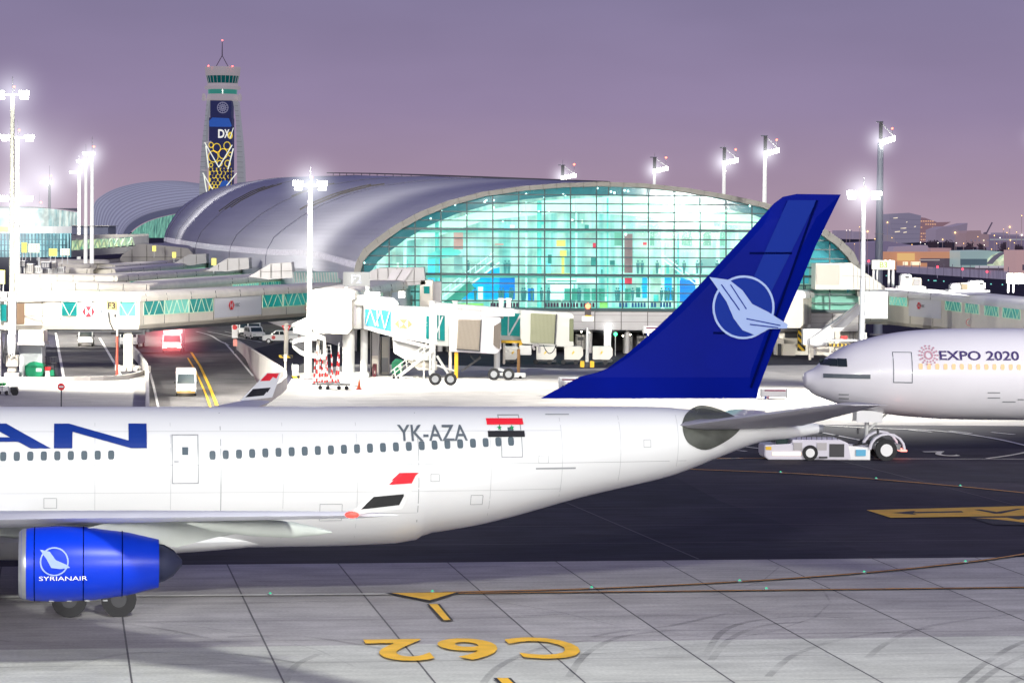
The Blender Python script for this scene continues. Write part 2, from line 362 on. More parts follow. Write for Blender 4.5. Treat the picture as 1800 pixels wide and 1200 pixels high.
for ch, x0, x1 in (('C', 1018, 900), ('6', 877, 772), ('2', 752, 647)):
    fa = toUV(G(x0 - 12, 1123)); w_ = abs(toUV(G(x0, 1141))[0] - toUV(G(x1, 1141))[0])
    mid = toUV(G((x0 + x1) / 2, 1141))[0]
    mb = MB().text(ch, UV(mid, far[1], .085), UV(-1, 0), UV(0, -1), hgt, bold=.022, align='CENTER', width=w_ * .98); tag(mb.build('stand_number', YEL), kind='structure')
# painted direction signs far right
s0 = toUV(G(1700, 892)); s1 = toUV(G(1700, 909)); 
tag(upoly(MB(), [(1523, 897.5), (1860, 888.5), (1860, 906.5), (1566, 911)], .05).build('painted_sign', YEL), kind='structure')
mb = MB(); upoly(mb, [(1568, 902.5), (1610, 898.8), (1606, 901), (1690, 899.3), (1694, 901.7), (1604, 903.4), (1612, 906)], .058)
upoly(mb, [(1712, 897), (1722, 896.4), (1752, 901), (1790, 895), (1800, 895), (1760, 903.8), (1748, 903.8)], .058); tag(mb.build('painted_arrow', BLM), kind='structure')
tag(upoly(MB(), [(1703, 909.5), (1860, 906.9), (1860, 925), (1745, 923)], .05).build('painted_sign', BLM), kind='structure')
mb = MB(); upoly(mb, [(1715, 911.5), (1770, 911), (1790, 914.5), (1840, 908.5), (1860, 908.5), (1800, 917.5), (1860, 921), (1820, 922), (1780, 917), (1750, 914)], .058); tag(mb.build('painted_letter', YEL), kind='structure')

# ramp down to the underpass and the service road
ramp = []
def rz_(D): return -max(0, (345 - D)) * .035 - (0 if D > 345 else 0)
mb = MB(); n = 24; rows = []
for i in range(n + 1):
    D = lerp(348, 195, i / n); xl = lerp(wl[0].x - 1.5, wl[4].x - 3, i / n); xr = lerp(wr[0].x + .8, wr[4].x + 9, i / n)
    rows.append([Vector((xl, D, rz_(D) - .005 if D < 345 else .012)), Vector((xr, D, rz_(D) - .005 if D < 345 else .012))])
for a, b in zip(rows, rows[1:]): mb.quad(b[0], b[1], a[1], a[0])
tag(mb.build('ramp_road', ROADM), kind='structure')
sheet('service_road', [G(110, 668), G(228, 668), G(228, 640), (wl[0].x - 1, wl[0].y), (wr[0].x + 1, 347), G(560, 588), G(600, 572), G(-50, 560), G(100, 590)], [], .008, ROADM)
def GR(px, py, dz=.03):                                         # where a sight line meets the ramp surface
    d = ray(px, py)
    for i in range(4000):
        D = 190 + i * .1; p = CP + d * D
        if p.z <= (rz_(D) if D < 345 else 0): break
    return Vector((p.x, p.y, (rz_(D) if D < 345 else .0) + dz))
def rline(name, pts, w, m, dz=.05):
    q = [GR(lerp(a[0], b[0], i / 6), lerp(a[1], b[1], i / 6)) for a, b in zip(pts, pts[1:]) for i in range(7)]
    mb = MB()
    for a, b in zip(q, q[1:]):
        if (b - a).length < .05: continue
        d = (b - a).normalized(); nrm = Vector((-d.y, d.x, 0)).normalized() * w / 2; up = Vector((0, 0, dz)); mb.quad(a - nrm + up, b - nrm + up, b + nrm + up, a + nrm + up)
    tag(mb.build(name, m), kind='structure')
rline('lane_line', [(336, 620), (352, 645), (368, 680), (378, 705), (388, 730)], .3, YEL)
rline('lane_line', [(330, 630), (345, 655), (358, 685), (366, 705), (374, 730)], .2, YEL)
rline('lane_line', [(395, 603), (420, 632), (445, 662)], .25, WHM); rline('lane_line', [(262, 650), (270, 680), (279, 720)], .25, WHM)
line('lane_line', [(98, 585), (104, 620), (112, 664)], .3, WHM, .05); line('lane_line', [(175, 594), (203, 642), (212, 660)], .3, WHM, .05)
line('lane_line', [(345, 583), (370, 590), (385, 599), (402, 607)], .3, WHM, .05); line('lane_line', [(365, 583), (400, 590), (460, 602)], .3, WHM, .05)
line('lane_line', [(395, 583), (440, 592), (470, 598)], .3, WHM, .05)
# white walls along both sides of the ramp
WALLM = mat('wall_concrete', (.62, .58, .53), .7, var=.16, vs=.25)
def wallrun(name, tops, drop, label, thick=.3):
    mb = MB()
    for a, b in zip(tops, tops[1:]):
        d = (b - a).normalized(); n_ = Vector((-d.y, d.x, 0)) * thick / 2
        R = [[p - n_ - Vector((0, 0, drop)), p + n_ - Vector((0, 0, drop)), p + n_, p - n_] for p in (a, b)]; mb.loft(R)
    return tag(mb.build(name, WALLM), label, 'wall')
wallrun('parapet_wall', wl, 7.5, 'white concrete parapet on the left side of the sunken ramp')
wallrun('parapet_wall', wr, 7.5, 'curved white concrete parapet on the right side of the sunken ramp')
kw = [Vector((p[0], p[1], .45)) for p in spline([tuple(q) for q in far_l], 4)]
wallrun('kerb_wall', kw[:-4], .6, 'low curved white kerb wall between service road and bright apron', .35)
# green taxiway centreline lamps
GL = emat('green_lamp', (.05, .8, .4), 1.0); first = None
spots = [(475, 1047), (760, 1043), (1040, 1036), (1300, 1024), (1347, 1038), (1519, 1008.5), (1697, 990), (1372, 832), (1540, 843), (1688, 856)]
lab = ['taxiway lamp on the white line near the blue engine', 'taxiway lamp on top of the yellow triangle', 'taxiway lamp where the two yellow lines split', 'taxiway lamp on the curved yellow line, second from the left',
       'taxiway lamp on the straight yellow line right of the triangle', 'taxiway lamp on the curved yellow line, second from the right', 'taxiway lamp on the curved yellow line, nearest the right edge',
       'taxiway lamp on the far orange line, nearest the tail', 'taxiway lamp on the far orange line, middle one', 'taxiway lamp on the far orange line, nearest the right edge']
for i, q in enumerate(spots):
    g = G(*q[:2])
    if first is None:
        first = thing('taxiway_lamp', 'small green ' + lab[i], 'ground lamp', (g.x, g.y, 0), group='green taxiway centreline lamps')
        MB().tube((g.x, g.y, .06), (g.x, g.y, .10), .13, .11, n=10).build('lamp_base', STEEL, first); MB().sphere((g.x, g.y, .11), .055, 8, 6).build('lamp_lens', GL, first)
    else: copy_tree(first, (g.x, g.y, 0), label='small green ' + lab[i])
# ---------------------------------------------------------------- aircraft
PA = math.radians(8.9)
tail = G(0, 1050); tdir = Vector((math.cos(PA), math.sin(PA), 0))
# the tail cone ends on the sight line x = 1452
def on_line(px, o, d):
    r = ray(px, 720); k = r.x; t = (k * o.y - o.x) / (d.x - k * d.y); return o + d * t
T = on_line(1446, tail, tdir); O1 = T - tdir * 63.6
jet = thing('airliner', 'white four engine airliner with deep blue tail fin taxiing past in front', 'aeroplane', (O1.x, O1.y, 0), PA)
M1 = mw(jet)
def W(s, y, z): return M1 @ Vector((s, y, z))
def onplane(px, py, y=0.):                                      # sight line meets the aircraft's own vertical plane
    q = PV(px, py, W(0, y, 0), W(10, y, 0)); return M1.inverted() @ q
FW = mat('fuselage_white', (.74, .745, .74), .3, coat=.35, spec=.5, var=.06, vs=.5, stretch=(.12, 1, 1.6))
TB = mat('tail_blue', (.0, .005, .175), .5, spec=.05, var=.22, vs=.2)
ABL = mat('engine_blue', (.0, .03, .50), .35, spec=.3)
GREYW = mat('wing_grey', (.58, .58, .64), .35, var=.08, vs=.4)
# stations: s, top z, bottom z, half width
for x, yy in ((600, 700), (1000, 697), (1300, 693)): pass
top = onplane(600, 702).z - .0
ZT, ZB = 7.78, 2.02
ST = [(0, 4.35, 4.15, .1), (.5, 5.2, 3.5, .85), (1.5, 6.05, 2.95, 1.55), (3, 6.85, 2.5, 2.15), (5, 7.45, 2.15, 2.6), (7.5, ZT, 2.02, 2.82), (20, ZT, ZB, 2.82), (43, ZT, ZB, 2.82)]
tailpts = [(757, 929), (867, 909), (1020, 867), (1150, 837), (1202, 821), (1267, 795), (1333, 771)]
for q in tailpts:
    p = onplane(*q); ST.append((p.x, 0, p.z - .15, 0))
ST = [s for s in ST if s[0] <= 43] + [s for s in sorted(ST) if s[0] > 43.5]
out = []
for s, zt, zb, hw in ST:
    if s > 43:
        k = (s - 43) / 20.6; zt = ZT - .95 * max(0, (k - .62) / .38) ** 1.5; hw = 2.82 * (1 - max(0, k) ** 1.7 * .86)
    out.append((s, zt, zb, hw))
out.append((62.3, 7.16, 6.44, .48)); out.append((63.4, 7.04, 6.62, .26))
out = sorted(out); out = [o for i, o in enumerate(out) if i == 0 or o[0] - out[i - 1][0] > .15]
FST = spline(out, 4)
def fring(s, zt, zb, hw, n=48):
    zc = (zt + zb) / 2; r = (zt - zb) / 2
    return [Vector((s, -math.cos(2 * PI * i / n - PI / 2) * hw * 1.0, zc + math.sin(2 * PI * i / n - PI / 2) * r)) for i in range(n)]
def L1(mb):                                                     # jet-local geometry into world coordinates
    mb.v = [M1 @ v for v in mb.v]; return mb
mb = MB().loft([fring(*s) for s in FST]); L1(mb).build('fuselage', FW, jet, smooth=True)
def fsurf(s, h, off=.03):                                       # point on the camera side of the fuselage at height z
    zt, zb, hw = interp(FST, s); zc = (zt + zb) / 2; r = (zt - zb) / 2; t = max(-1, min(1, (h - zc) / r))
    return W(s, -math.sqrt(max(0, 1 - t * t)) * hw - off, h + t * off * .5)
def fpx(px, py):                                                # sight line meets the near flank
    p = onplane(px, py, -2.5); q = Vector((p.x, 0, p.z))
    for _ in range(4):
        zt, zb, hw = interp(FST, q.x); t = max(-1, min(1, (q.z - (zt + zb) / 2) / ((zt - zb) / 2))); yy = -math.sqrt(max(0, 1 - t * t)) * hw; q = onplane(px, py, yy)
    return q.x, q.z
def fpatch(mb, s0, s1, z0, z1, off=.03, shear=0., n=4):
    g = [[fsurf(lerp(s0, s1, i / n) + shear * (j / n), lerp(z0, z1, j / n), off) for i in range(n + 1)] for j in range(n + 1)]
    for j in range(n):
        for i in range(n): mb.quad(g[j][i], g[j][i + 1], g[j + 1][i + 1], g[j + 1][i])
    return mb
NAVY = mat('title_blue', (.004, .03, .22), .4); WIN = mat('cabin_window', (.10, .13, .15), .15); LINEG = mat('panel_line', (.30, .31, .32), .5); TXT = mat('registration_grey', (.10, .12, .14), .5)
def rwin(s0, zc, w, h, m, par, off=.02, f=None):
    f = f or fsurf; MB().poly([f(s0 + w / 2 + math.copysign(abs(math.cos(t)) ** .55, math.cos(t)) * w / 2, zc + math.copysign(abs(math.sin(t)) ** .55, math.sin(t)) * h / 2, off) for t in [2 * PI * i / 14 for i in range(14)]]).build('cabin_window', m, par)
# titles
sA, zA = fpx(-3, 794); sN, zN = fpx(262, 744); s1_, z1_ = fpx(262, 788)
hh = zN - z1_; wid = None
sE = fpx(258, 770)[0]; sL = fpx(-20, 770)[0]; per = (sE - sL) / 2
full = per * 6 * .96
mb = MB().text('SYRIAN', (0, 0, 0), (1, 0, 0), (0, 1, 0), hh, width=full, align='RIGHT', strip=.2, bold=.02, fn=lambda x, y: fsurf(sE + x, z1_ + y, .05)); mb.build('title_lettering', NAVY, jet)
# cabin windows
for a, b, step in (((0, 802), (225, 799), .53), ((368, 800), (935, 774), .53)):
    p = fpx(*a); q = fpx(*b); nn = int((q[0] - p[0]) / step)
    for i in range(nn):
        s = p[0] + i * step; z = lerp(p[1], q[1], i / nn); rwin(s, z, .25, .36, WIN, jet)
p = fpx(0, 802)
for i in range(40): s = p[0] - .53 * (i + 1); (rwin(s, p[1], .25, .36, WIN, jet) if s > 6 and i < 12 else None)
# doors
def adoor(px, py0, py1, wd):
    s, zt = fpx(px, py0); _, zb = fpx(px, py1); mb = MB()
    for a, b, c, d in ((s - wd / 2, s + wd / 2, zt, zt + .04), (s - wd / 2, s + wd / 2, zb - .04, zb), (s - wd / 2, s - wd / 2 + .04, zb, zt), (s + wd / 2 - .04, s + wd / 2, zb, zt)): fpatch(mb, a, b, c, d, .02)
    d_ = mb.build('door', LINEG, jet); w_ = MB(); fpatch(w_, s - .12, s + .12, zt - .75, zt - .45, .025); w_.build('door_window', WIN, d_)
    h_ = MB(); fpatch(h_, s - .45, s - .25, zb + .8, zb + .87, .03); h_.build('door_handle', LINEG, d_)
adoor(325, 765, 848, 1.07); adoor(893, 730, 802, .9)
mb = MB(); a = fpx(975, 822); fpatch(mb, a[0] - .8, a[0] + .9, a[1] - .05, a[1] + .02, .02); a = fpx(975, 728); fpatch(mb, a[0] - .4, a[0] + .6, a[1] - .02, a[1] + .02, .02)
fpatch(mb, 20, 60, 5.6, 5.615, .012, n=30); fpatch(mb, 46, 46.03, 3.2, 7.6, .012, n=8); fpatch(mb, 38, 38.03, 3.2, 7.6, .012, n=8); mb.build('skin_joint', LINEG, jet)
SKN = mat('skin_joint_faint', (.52, .53, .53), .4); mb = MB()
for q in (12, 15.5, 22, 25.5, 29, 33, 36, 40.5, 43.5, 49, 52, 54.5, 57): 
    zt_, zb_, _w = interp(FST, q); fpatch(mb, q, q + .025, zb_ + .5, zt_ - .05, .011, n=10)
for z in (3.6, 4.5, 6.9): fpatch(mb, 12, 52 if z > 4 else 46, z, z + .02, .0115, n=40)
mb.build('skin_joint', SKN, jet)
for q, z, w_, h_ in ((31, 3.9, .5, .4), (42, 3.3, .9, .7), (46.5, 4.9, .35, .3), (51, 5.6, .4, .3), (55.5, 6.2, .3, .3), (34.5, 3.2, .6, .35), (48.2, 3.9, .5, .4)):
    mb = MB()
    for a_, b_2, c_2, d_ in ((q, q + w_, z, z + .02), (q, q + w_, z + h_, z + h_ + .02), (q, q + .02, z, z + h_), (q + w_, q + w_ + .02, z, z + h_)): fpatch(mb, a_, b_2, c_2, d_, .014, n=2)
    mb.build('access_hatch', LINEG, jet)
# registration and flag
a = fpx(700, 775); b = fpx(822, 769)
MB().text('YK-AZA', (0, 0, 0), (1, 0, 0), (0, 1, 0), .62, width=(b[0] - a[0]), strip=.15, bold=.01, fn=lambda x, y: fsurf(a[0] + x, a[1] + y, .04)).build('registration_lettering', TXT, jet)
FGR = mat('flag_green', (.0, .25, .08), .5)
def flag_on(s0, s1, z0, z1, par, shear=0.):
    h = (z1 - z0) / 3
    fpatch(MB(), s0 + shear * 2 / 3, s1 + shear * 2 / 3, z1 - h, z1, .045, shear / 3).build('flag_stripe', LRED, par); fpatch(MB(), s0, s1, z0, z0 + h, .045, shear / 3).build('flag_stripe', BLACK, par)
    mb = MB()
    for k in (.33, .67):
        c = lerp(s0, s1, k) + shear * .5; st = []
        for i in range(10): r = (.11 if i % 2 == 0 else .045); t = PI / 2 + i * PI / 5; st.append(fsurf(c + math.cos(t) * r, (z0 + z1) / 2 + math.sin(t) * r, .05))
        mb.poly(st)
    mb.build('flag_star', FGR, par)
a = fpx(858, 768); b = fpx(918, 735); flag_on(a[0], b[0], a[1], b[1], jet)
# fin
FINP = [(950, 700), (990, 690), (1020, 678), (1060, 653), (1100, 624), (1150, 580), (1193, 539), (1247, 482), (1320, 403), (1360, 358), (1376, 346), (1400, 341), (1478, 342), (1457, 385), (1434, 432), (1405, 502), (1383, 552), (1358, 617), (1334, 681), (1330, 700)]
def foil_slab(mb, loop, thick, f):                             # a thin symmetric slab, thinner towards its rim
    n = len(loop); c = sum(loop, Vector()) / n; L_ = [f(p, 0) for p in loop]; A = [f(lerp(p, c, .22), -thick) for p in loop]; B = [f(lerp(p, c, .22), thick) for p in loop]
    b = len(mb.v); mb.v += L_ + A + B
    for i in range(n):
        j = (i + 1) % n; mb.f.append([b + i, b + j, b + n + j, b + n + i]); mb.f.append([b + j, b + i, b + 2 * n + i, b + 2 * n + j]); mb.m += [mb.k, mb.k]
    mb.f.append([b + n + i for i in range(n)]); mb.f.append([b + 2 * n + i for i in range(n - 1, -1, -1)]); mb.m += [mb.k, mb.k]; return mb
FL = [onplane(*q) for q in FINP]; FL = [Vector((p.x, 0, max(p.z, 7.2))) for p in FL]
fin = foil_slab(MB(), FL, .20, lambda p, y: W(p.x, y, p.z)).build('tail_fin', TB, jet)
def finq(px, py, off=.25): q = onplane(px, py, -off); return W(q.x, -off, q.z)
RUD = mat('rudder_blue', (.001, .016, .20), .5, spec=.08); GHOST = mat('emblem_blue', (.002, .018, .20), .5, spec=.08); PALE = mat('emblem_white', (.27, .35, .58), .5, spec=.1)
MB().poly([finq(*q) for q in [(1385, 352), (1436, 352), (1352, 520), (1310, 520)]]).build('fin_panel', RUD, fin)
mb = MB()
for a, b in (((1436, 352), (1320, 681)), ((1318, 445), (1392, 445)), ((1290, 520), (1355, 520)), ((1254, 585), (1334, 585))): mb.bar(finq(*a, .24), finq(*b, .24), .09, .02, up=W(0, -1, 0) - W(0, 0, 0))
mb.build('rudder_joint', mat('joint_blue', (.001, .003, .05), .6, spec=0), fin)
cxy = onplane(1307, 540, -.27); R_ = 55 / 41.0
mb = MB(); n = 48
for r0, r1 in ((R_, R_ * .93),):
    for i in range(n):
        a0, a1 = 2 * PI * i / n, 2 * PI * (i + 1) / n
        mb.quad(*[W(cxy.x + math.cos(t) * r, -.27, cxy.z + math.sin(t) * r) for t, r in ((a0, r0), (a1, r0), (a1, r1), (a0, r1))])
mb.build('emblem_ring', PALE, fin)
n = 40; mb = MB().poly([W(cxy.x + math.cos(2 * PI * i / n) * R_ * .93, -.262, cxy.z + math.sin(2 * PI * i / n) * R_ * .93) for i in range(n)]); mb.build('emblem_disc', GHOST, fin)
# stylised bird: raised wing, body and long tail feathers to the right
bird = [(1247, 487), (1282, 492), (1305, 510), (1322, 534), (1350, 548), (1385, 570), (1384, 577), (1352, 578), (1330, 590), (1305, 580), (1290, 560), (1277, 530)]
def bp_(q, off=.285): p = onplane(q[0], q[1], -off); return W(p.x, -off, p.z)
MB().poly([bp_(q) for q in bird]).build('emblem_bird', PALE, fin)
mb = MB()
for a, b in (((1268, 500), (1300, 545)), ((1284, 500), (1312, 543)), ((1312, 560), (1372, 572)), ((1318, 570), (1368, 576))): mb.bar(bp_(a, .295), bp_(b, .295), .05, .004, up=W(0, -1, 0) - W(0, 0, 0))
mb.build('emblem_feather', GHOST, fin)
# tailplanes, wings
def wing(mb, spec):                                            # spec: (y, s_le, s_te, z, thick)
    R = []
    for y, a, b, z, t in spec:
        c = b - a; prof = [(0, 0), (.05, .55), (.2, .95), (.45, 1), (.75, .55), (1, .04), (1, -.04), (.75, -.3), (.45, -.6), (.2, -.7), (.05, -.45)]
        R.append([W(a + x * c, y, z + k * t) for x, k in prof])
    return mb.loft(R)
pr = onplane(1205, 745, -1.6); pt = onplane(1560, 713, -9.2)
rt_s = pr.x; tp = G(0, 0) if False else None
tipD = onplane(1560, 712, -9.7); ztip = tipD.z; stip = tipD.x; zr = onplane(1200, 748, -1.3).z
HS = mat('tailplane_grey', (.34, .33, .36), .4, var=.1, vs=.4)
tp = wing(MB(), [(-.5, rt_s - .6, rt_s + 5.0, zr, .26), (-1.6, rt_s, rt_s + 5.0, zr + .03, .25), (-9.4, stip - 1.9, stip - .1, ztip, .10), (-9.7, stip - 1.5, stip, ztip, .03)]); tp.build('tailplane', HS, jet, smooth=True)
wing(MB(), [(.5, rt_s - .6, rt_s + 4.2, zr - .5, .22), (1.6, rt_s, rt_s + 4.2, zr - .45, .2), (9.4, stip - 1.9, stip - .1, zr - .1, .10), (9.7, stip - 1.5, stip, zr - .1, .03)]).build('tailplane', FW, jet, smooth=True)
# dark tailplane slot in the flank
slot = spline([(1199, 742), (1206, 727), (1226, 714), (1252, 716), (1285, 729), (1302, 742), (1298, 757), (1274, 776), (1240, 790), (1212, 780), (1201, 762), (1199, 742)], 4)[:-1]
SL = mat('slot_olive', (.075, .08, .07), .5, var=.3, vs=1.5)
mb = MB(); pp = [fpx(*q) for q in slot]; c_ = (sum(p[0] for p in pp) / len(pp), sum(p[1] for p in pp) / len(pp)); NK = 7
for a, b in zip(pp, pp[1:] + pp[:1]):
    for k in range(NK):
        L_q = lambda t, r: (lerp(c_[0], t[0], r / NK), lerp(c_[1], t[1], r / NK)); q = [L_q(a, k), L_q(b, k), L_q(b, k + 1), L_q(a, k + 1)]
        mb.poly([fsurf(*x, .05) for x in (q if k else [q[0], q[2], q[3]])])
mb.build('tailplane_slot', SL, jet)
MB().tube(W(63.3, 0, 6.83), W(63.62, 0, 6.83), .2, .16, n=16).build('exhaust_pipe', STEEL, jet)
# wings: tip on the sight line (602..700, 905)
wt = onplane(612, 905, -29.0); wt2 = onplane(700, 896, -29.0)
def wspec(sg): return [(sg * 1.5, 17.5, 30.5, 3.15, .75), (sg * 2.9, 18.6, 30.3, 3.35, .68), (sg * 9.5, 23.1, 31.9, 4.05, .45), (sg * 19.3, lerp(23.1, wt.x, .5), lerp(31.9, wt2.x, .5) + .5, 5.2, .26), (sg * 28.6, wt.x - .1, wt2.x - .1, wt.z - .05, .12), (sg * 29.0, wt.x + .2, wt2.x, wt.z, .06)]
for sg in (-1, 1): wing(MB(), wspec(sg)).build('wing', GREYW, jet, smooth=True)
# winglets in flag colours
wb = [onplane(612, 905, -29.05), onplane(707, 894, -29.05)]; wu = [onplane(700, 829, -29.9), onplane(742, 829, -29.9)]
for sg in (-1, 1):
    def wl_(k, t, th): 
        s = lerp(lerp(wb[0].x, wb[1].x, k), lerp(wu[0].x, wu[1].x, k), t); z = lerp(lerp(wb[0].z, wb[1].z, k), lerp(wu[0].z, wu[1].z, k), t); return W(s, sg * (29.05 + .85 * t + th), z)
    wg = MB(); R = [[wl_(0, t, 0), wl_(.3, t, .05), wl_(1, t, 0), wl_(.3, t, -.05)] for t in (0, .5, 1)]; wgo = wg.loft(R).build('winglet', FW, jet)
    for t0, t1, m in ((.12, .42, BLACK), (.70, .98, LRED)):
        mb = MB(); mb.loft([[wl_(.02, t, 0), wl_(.3, t, .062), wl_(.98, t, 0), wl_(.3, t, -.062)] for t in (t0, t1)]); mb.build('flag_stripe', m, wgo)
MB().sphere(W(wt.x + .1, -29.15, wt.z + .03), .10, 10, 8, (2.2, 1, 1)).build('wingtip_lamp', emat('nav_red', (1, .03, .02), 4), jet)
# belly fairing and flap fairings
mb = MB(); R = []
for s, hw, zt, zb in ((17, .4, 2.5, 2.2), (19, 2.4, 3.3, 1.75), (22, 3.1, 3.6, 1.6), (30, 3.15, 3.6, 1.6), (34, 2.75, 3.3, 1.68), (37.5, 2.2, 3.0, 1.88), (41, .6, 2.5, 2.12)):
    R.append([W(s, -math.cos(2 * PI * i / 20) * hw, (zt + zb) / 2 + math.sin(2 * PI * i / 20) * (zt - zb) / 2) for i in range(20)])
mb.loft(R).build('belly_fairing', FW, jet, smooth=True)
FT = mat('fairing_grey', (.45, .48, .45), .4, var=.1, vs=.6)
for sg in (-1, 1):
    for yy in (6.5, 12.5, 17, 22.5):
        a = interp([(abs(q[0]), q[2], q[3]) for q in wspec(1)], yy); R = []
        for k, r in ((-3.2, .02), (-2.4, .2), (-1, .3), (.3, .27), (1.2, .12), (1.6, .02)):
            R.append([W(a[0] + k, sg * yy + math.cos(t) * r * .7, a[1] - .42 - k * .07 + math.sin(t) * r) for t in [2 * PI * i / 12 for i in range(12)]])
        MB().loft(R).build('flap_fairing', FT, jet, smooth=True)
# engines
NOZ = mat('nozzle_dark', (.03, .035, .08), .5, .3)
def engine(y, s0, zc, near):
    R = []
    for s, r in ((0, 1.02), (-.05, 1.10), (.0, 1.17), (.35, 1.24), (1.2, 1.28), (2.4, 1.24), (3.6, 1.08), (4.6, .84)): R.append([W(s0 + s, y + math.cos(t) * r, zc + math.sin(t) * r) for t in [2 * PI * i / 32 for i in range(32)]])
    e_ = MB().loft(R, caps=False).build('engine', ABL, jet, smooth=True)
    MB().loft([[W(s0 + s, y + math.cos(t) * r, zc + math.sin(t) * r) for t in [2 * PI * i / 24 for i in range(24)]] for s, r in ((.0, 1.02), (.9, .95), (.95, .2), (.5, .02))], caps=False).build('fan', STEEL, e_, smooth=True)
    MB().loft([[W(s0 + s, y + math.cos(t) * r, zc + math.sin(t) * r) for t in [2 * PI * i / 24 for i in range(24)]] for s, r in ((4.3, .78), (4.8, .62), (5.1, .45), (5.4, .1))]).build('exhaust_cone', NOZ, e_, smooth=True)
    MB().loft([[W(s0 + s, y + math.cos(t) * r, zc + math.sin(t) * r) for t in [2 * PI * i / 32 for i in range(32)]] for s, r in ((-.07, 1.03), (-.09, 1.09), (.02, 1.185), (.16, 1.215))], caps=False).build('intake_lip', STEEL, e_, smooth=True)
    wz = interp([(abs(q[0]), q[3]) for q in wspec(1)], abs(y))[0]
    MB().prism([W(s0 + 1.6, y - .16, zc + 1.1), W(s0 + 4.0, y - .16, wz + .1), W(s0 + 9.0, y - .16, wz - .05), W(s0 + 7.2, y - .16, wz - .5), W(s0 + 5.2, y - .16, zc + .55), W(s0 + 3.6, y - .16, zc + .9)], W(0, .32, 0) - W(0, 0, 0)).build('pylon', FT, e_)
    for ss, rr in ((.42, 1.247), (2.05, 1.262), (3.35, 1.135)): MB().loft([[W(s0 + q, y + math.cos(t) * (rr + .012), zc + math.sin(t) * (rr + .012)) for t in [2 * PI * i / 32 for i in range(32)]] for q in (ss, ss + .03)], caps=False).build('cowl_seam', MATS['joint_blue'], e_)
    if near:
        for k_ in range(4): MB().cbox(W(s0 + 1.0 + k_ * .6, y - .35, zc - 1.215), .16, .05, .05, PA).build('cowl_latch', STEEL, e_)
        def eS(s, h, off=.025): r = interp([(0, 1.17), (.35, 1.24), (1.2, 1.28), (2.4, 1.24), (3.6, 1.08)], s)[0]; h = max(-r * .98, min(r * .98, h)); return W(s0 + s, y - math.sqrt(r * r - h * h) - off, zc + h)
        mb = MB()
        for i in range(32):
            a0, a1 = 2 * PI * i / 32, 2 * PI * (i + 1) / 32; mb.quad(*[eS(1.1 + math.cos(t) * q, .22 + math.sin(t) * q) for t, q in ((a0, .48), (a1, .48), (a1, .43), (a0, .43))])
        mb.build('emblem_ring', PALE, e_)
        mb = MB().poly([eS(x, z) for x, z in ((.62, .62), (.95, .55), (1.15, .28), (1.55, .1), (1.62, .02), (1.3, -.02), (1.0, .02), (.85, .3))]); mb.build('emblem_bird', PALE, e_)
        mb = MB(); mb.text('SYRIANAIR', (0, 0, 0), (1, 0, 0), (0, 1, 0), .15, width=1.6, strip=.05, fn=lambda x, z: eS(.6 + x, -.42 + z)); mb.build('cowl_lettering', WHITE, e_)
    return e_
ec = onplane(150, 990, -19.3); e0_ = onplane(38, 990, -19.3)
engine(-19.3, e0_.x, ec.z, True); engine(19.3, e0_.x, ec.z, False)
engine(-9.4, e0_.x - 7.2, ec.z - .6, False); engine(9.4, e0_.x - 7.2, ec.z - .6, False)
# landing gear
def bogie(mb_par, s, y, r, axles, half, wd=.45):
    for a in axles:
        for q in (-half, half):
            w_ = MB().tube(W(s + a, y + q - wd / 2, r), W(s + a, y + q + wd / 2, r), r, n=24).build('tyre', RUBBER, mb_par); MB().tube(W(s + a, y + q - wd / 2 - .02, r), W(s + a, y + q + wd / 2 + .02, r), r * .45, n=16).build('rim', DARK, w_)
gs = onplane(165, 1070, -5.3).x
for y in (-5.3, 5.3):
    g_ = MB().tube(W(gs, y, .9), W(gs - .3, y * .98, 3.3), .2, .26).tube(W(gs - .9, y, .7), W(gs + .9, y, .7), .16).bar(W(gs, y, 1.8), W(gs - 1.6, y * .7, 3), .14).build('main_gear', GALV, jet); bogie(g_, gs, y, .68, (-.95, .95), .62)
g_ = MB().tube(W(gs - 1, 0, .7), W(gs - 1, 0, 2.4), .18).build('centre_gear', GALV, jet); bogie(g_, gs - 1, 0, .6, (0,), .45)
g_ = MB().tube(W(6.7, 0, .5), W(6.7, 0, 2.6), .14).build('nose_gear', GALV, jet); bogie(g_, 6.7, 0, .52, (0,), .35, .35)
# cockpit glass, antennas
mb = MB()
for i in range(3): fpatch(mb, 2.1 + i * .72, 2.68 + i * .72, 5.75, 6.25 + i * .05, .03)
mb.build('cockpit_window', WIN, jet)
for s in (14,): MB().prism([W(s, -.02, ZT - .05), W(s + .5, -.02, ZT - .05), W(s + .45, -.02, ZT + .4), W(s + .25, -.02, ZT + .4)], W(0, .04, 0) - W(0, 0, 0)).build('antenna', FW, jet)

# ---- second aircraft on the right, towed tail-first by a tug
PB = math.radians(4.0); gB = G(1655, 800); nd = Vector((math.cos(PB), math.sin(PB), 0)); nB = on_line(1410, gB, nd)
jb = thing('airliner', 'white wide body airliner under tow at the right edge, nose pointing left', 'aeroplane', (nB.x, nB.y, 0), PB); MBm = mw(jb); MBi = MBm.inverted()
def WB(s, y, z): return MBm @ Vector((s, y, z))
def onB(px, py, y=0.): return MBi @ PV(px, py, WB(0, y, 0), WB(10, y, 0))
tp_ = [(1410.5, 664), (1413, 655), (1430, 647), (1453, 627), (1482, 609), (1526, 594), (1569, 584.5), (1612, 579.5), (1656, 577.5), (1720, 576.5)]
bt_ = [(1410.5, 667), (1414, 679), (1430, 693), (1468, 708), (1540, 725), (1598, 732), (1656, 736), (1720, 737.5)]
TT = sorted([(onB(*q).x, onB(*q).z) for q in tp_]); BT = sorted([(onB(*q).x, onB(*q).z) for q in bt_]); S2 = []
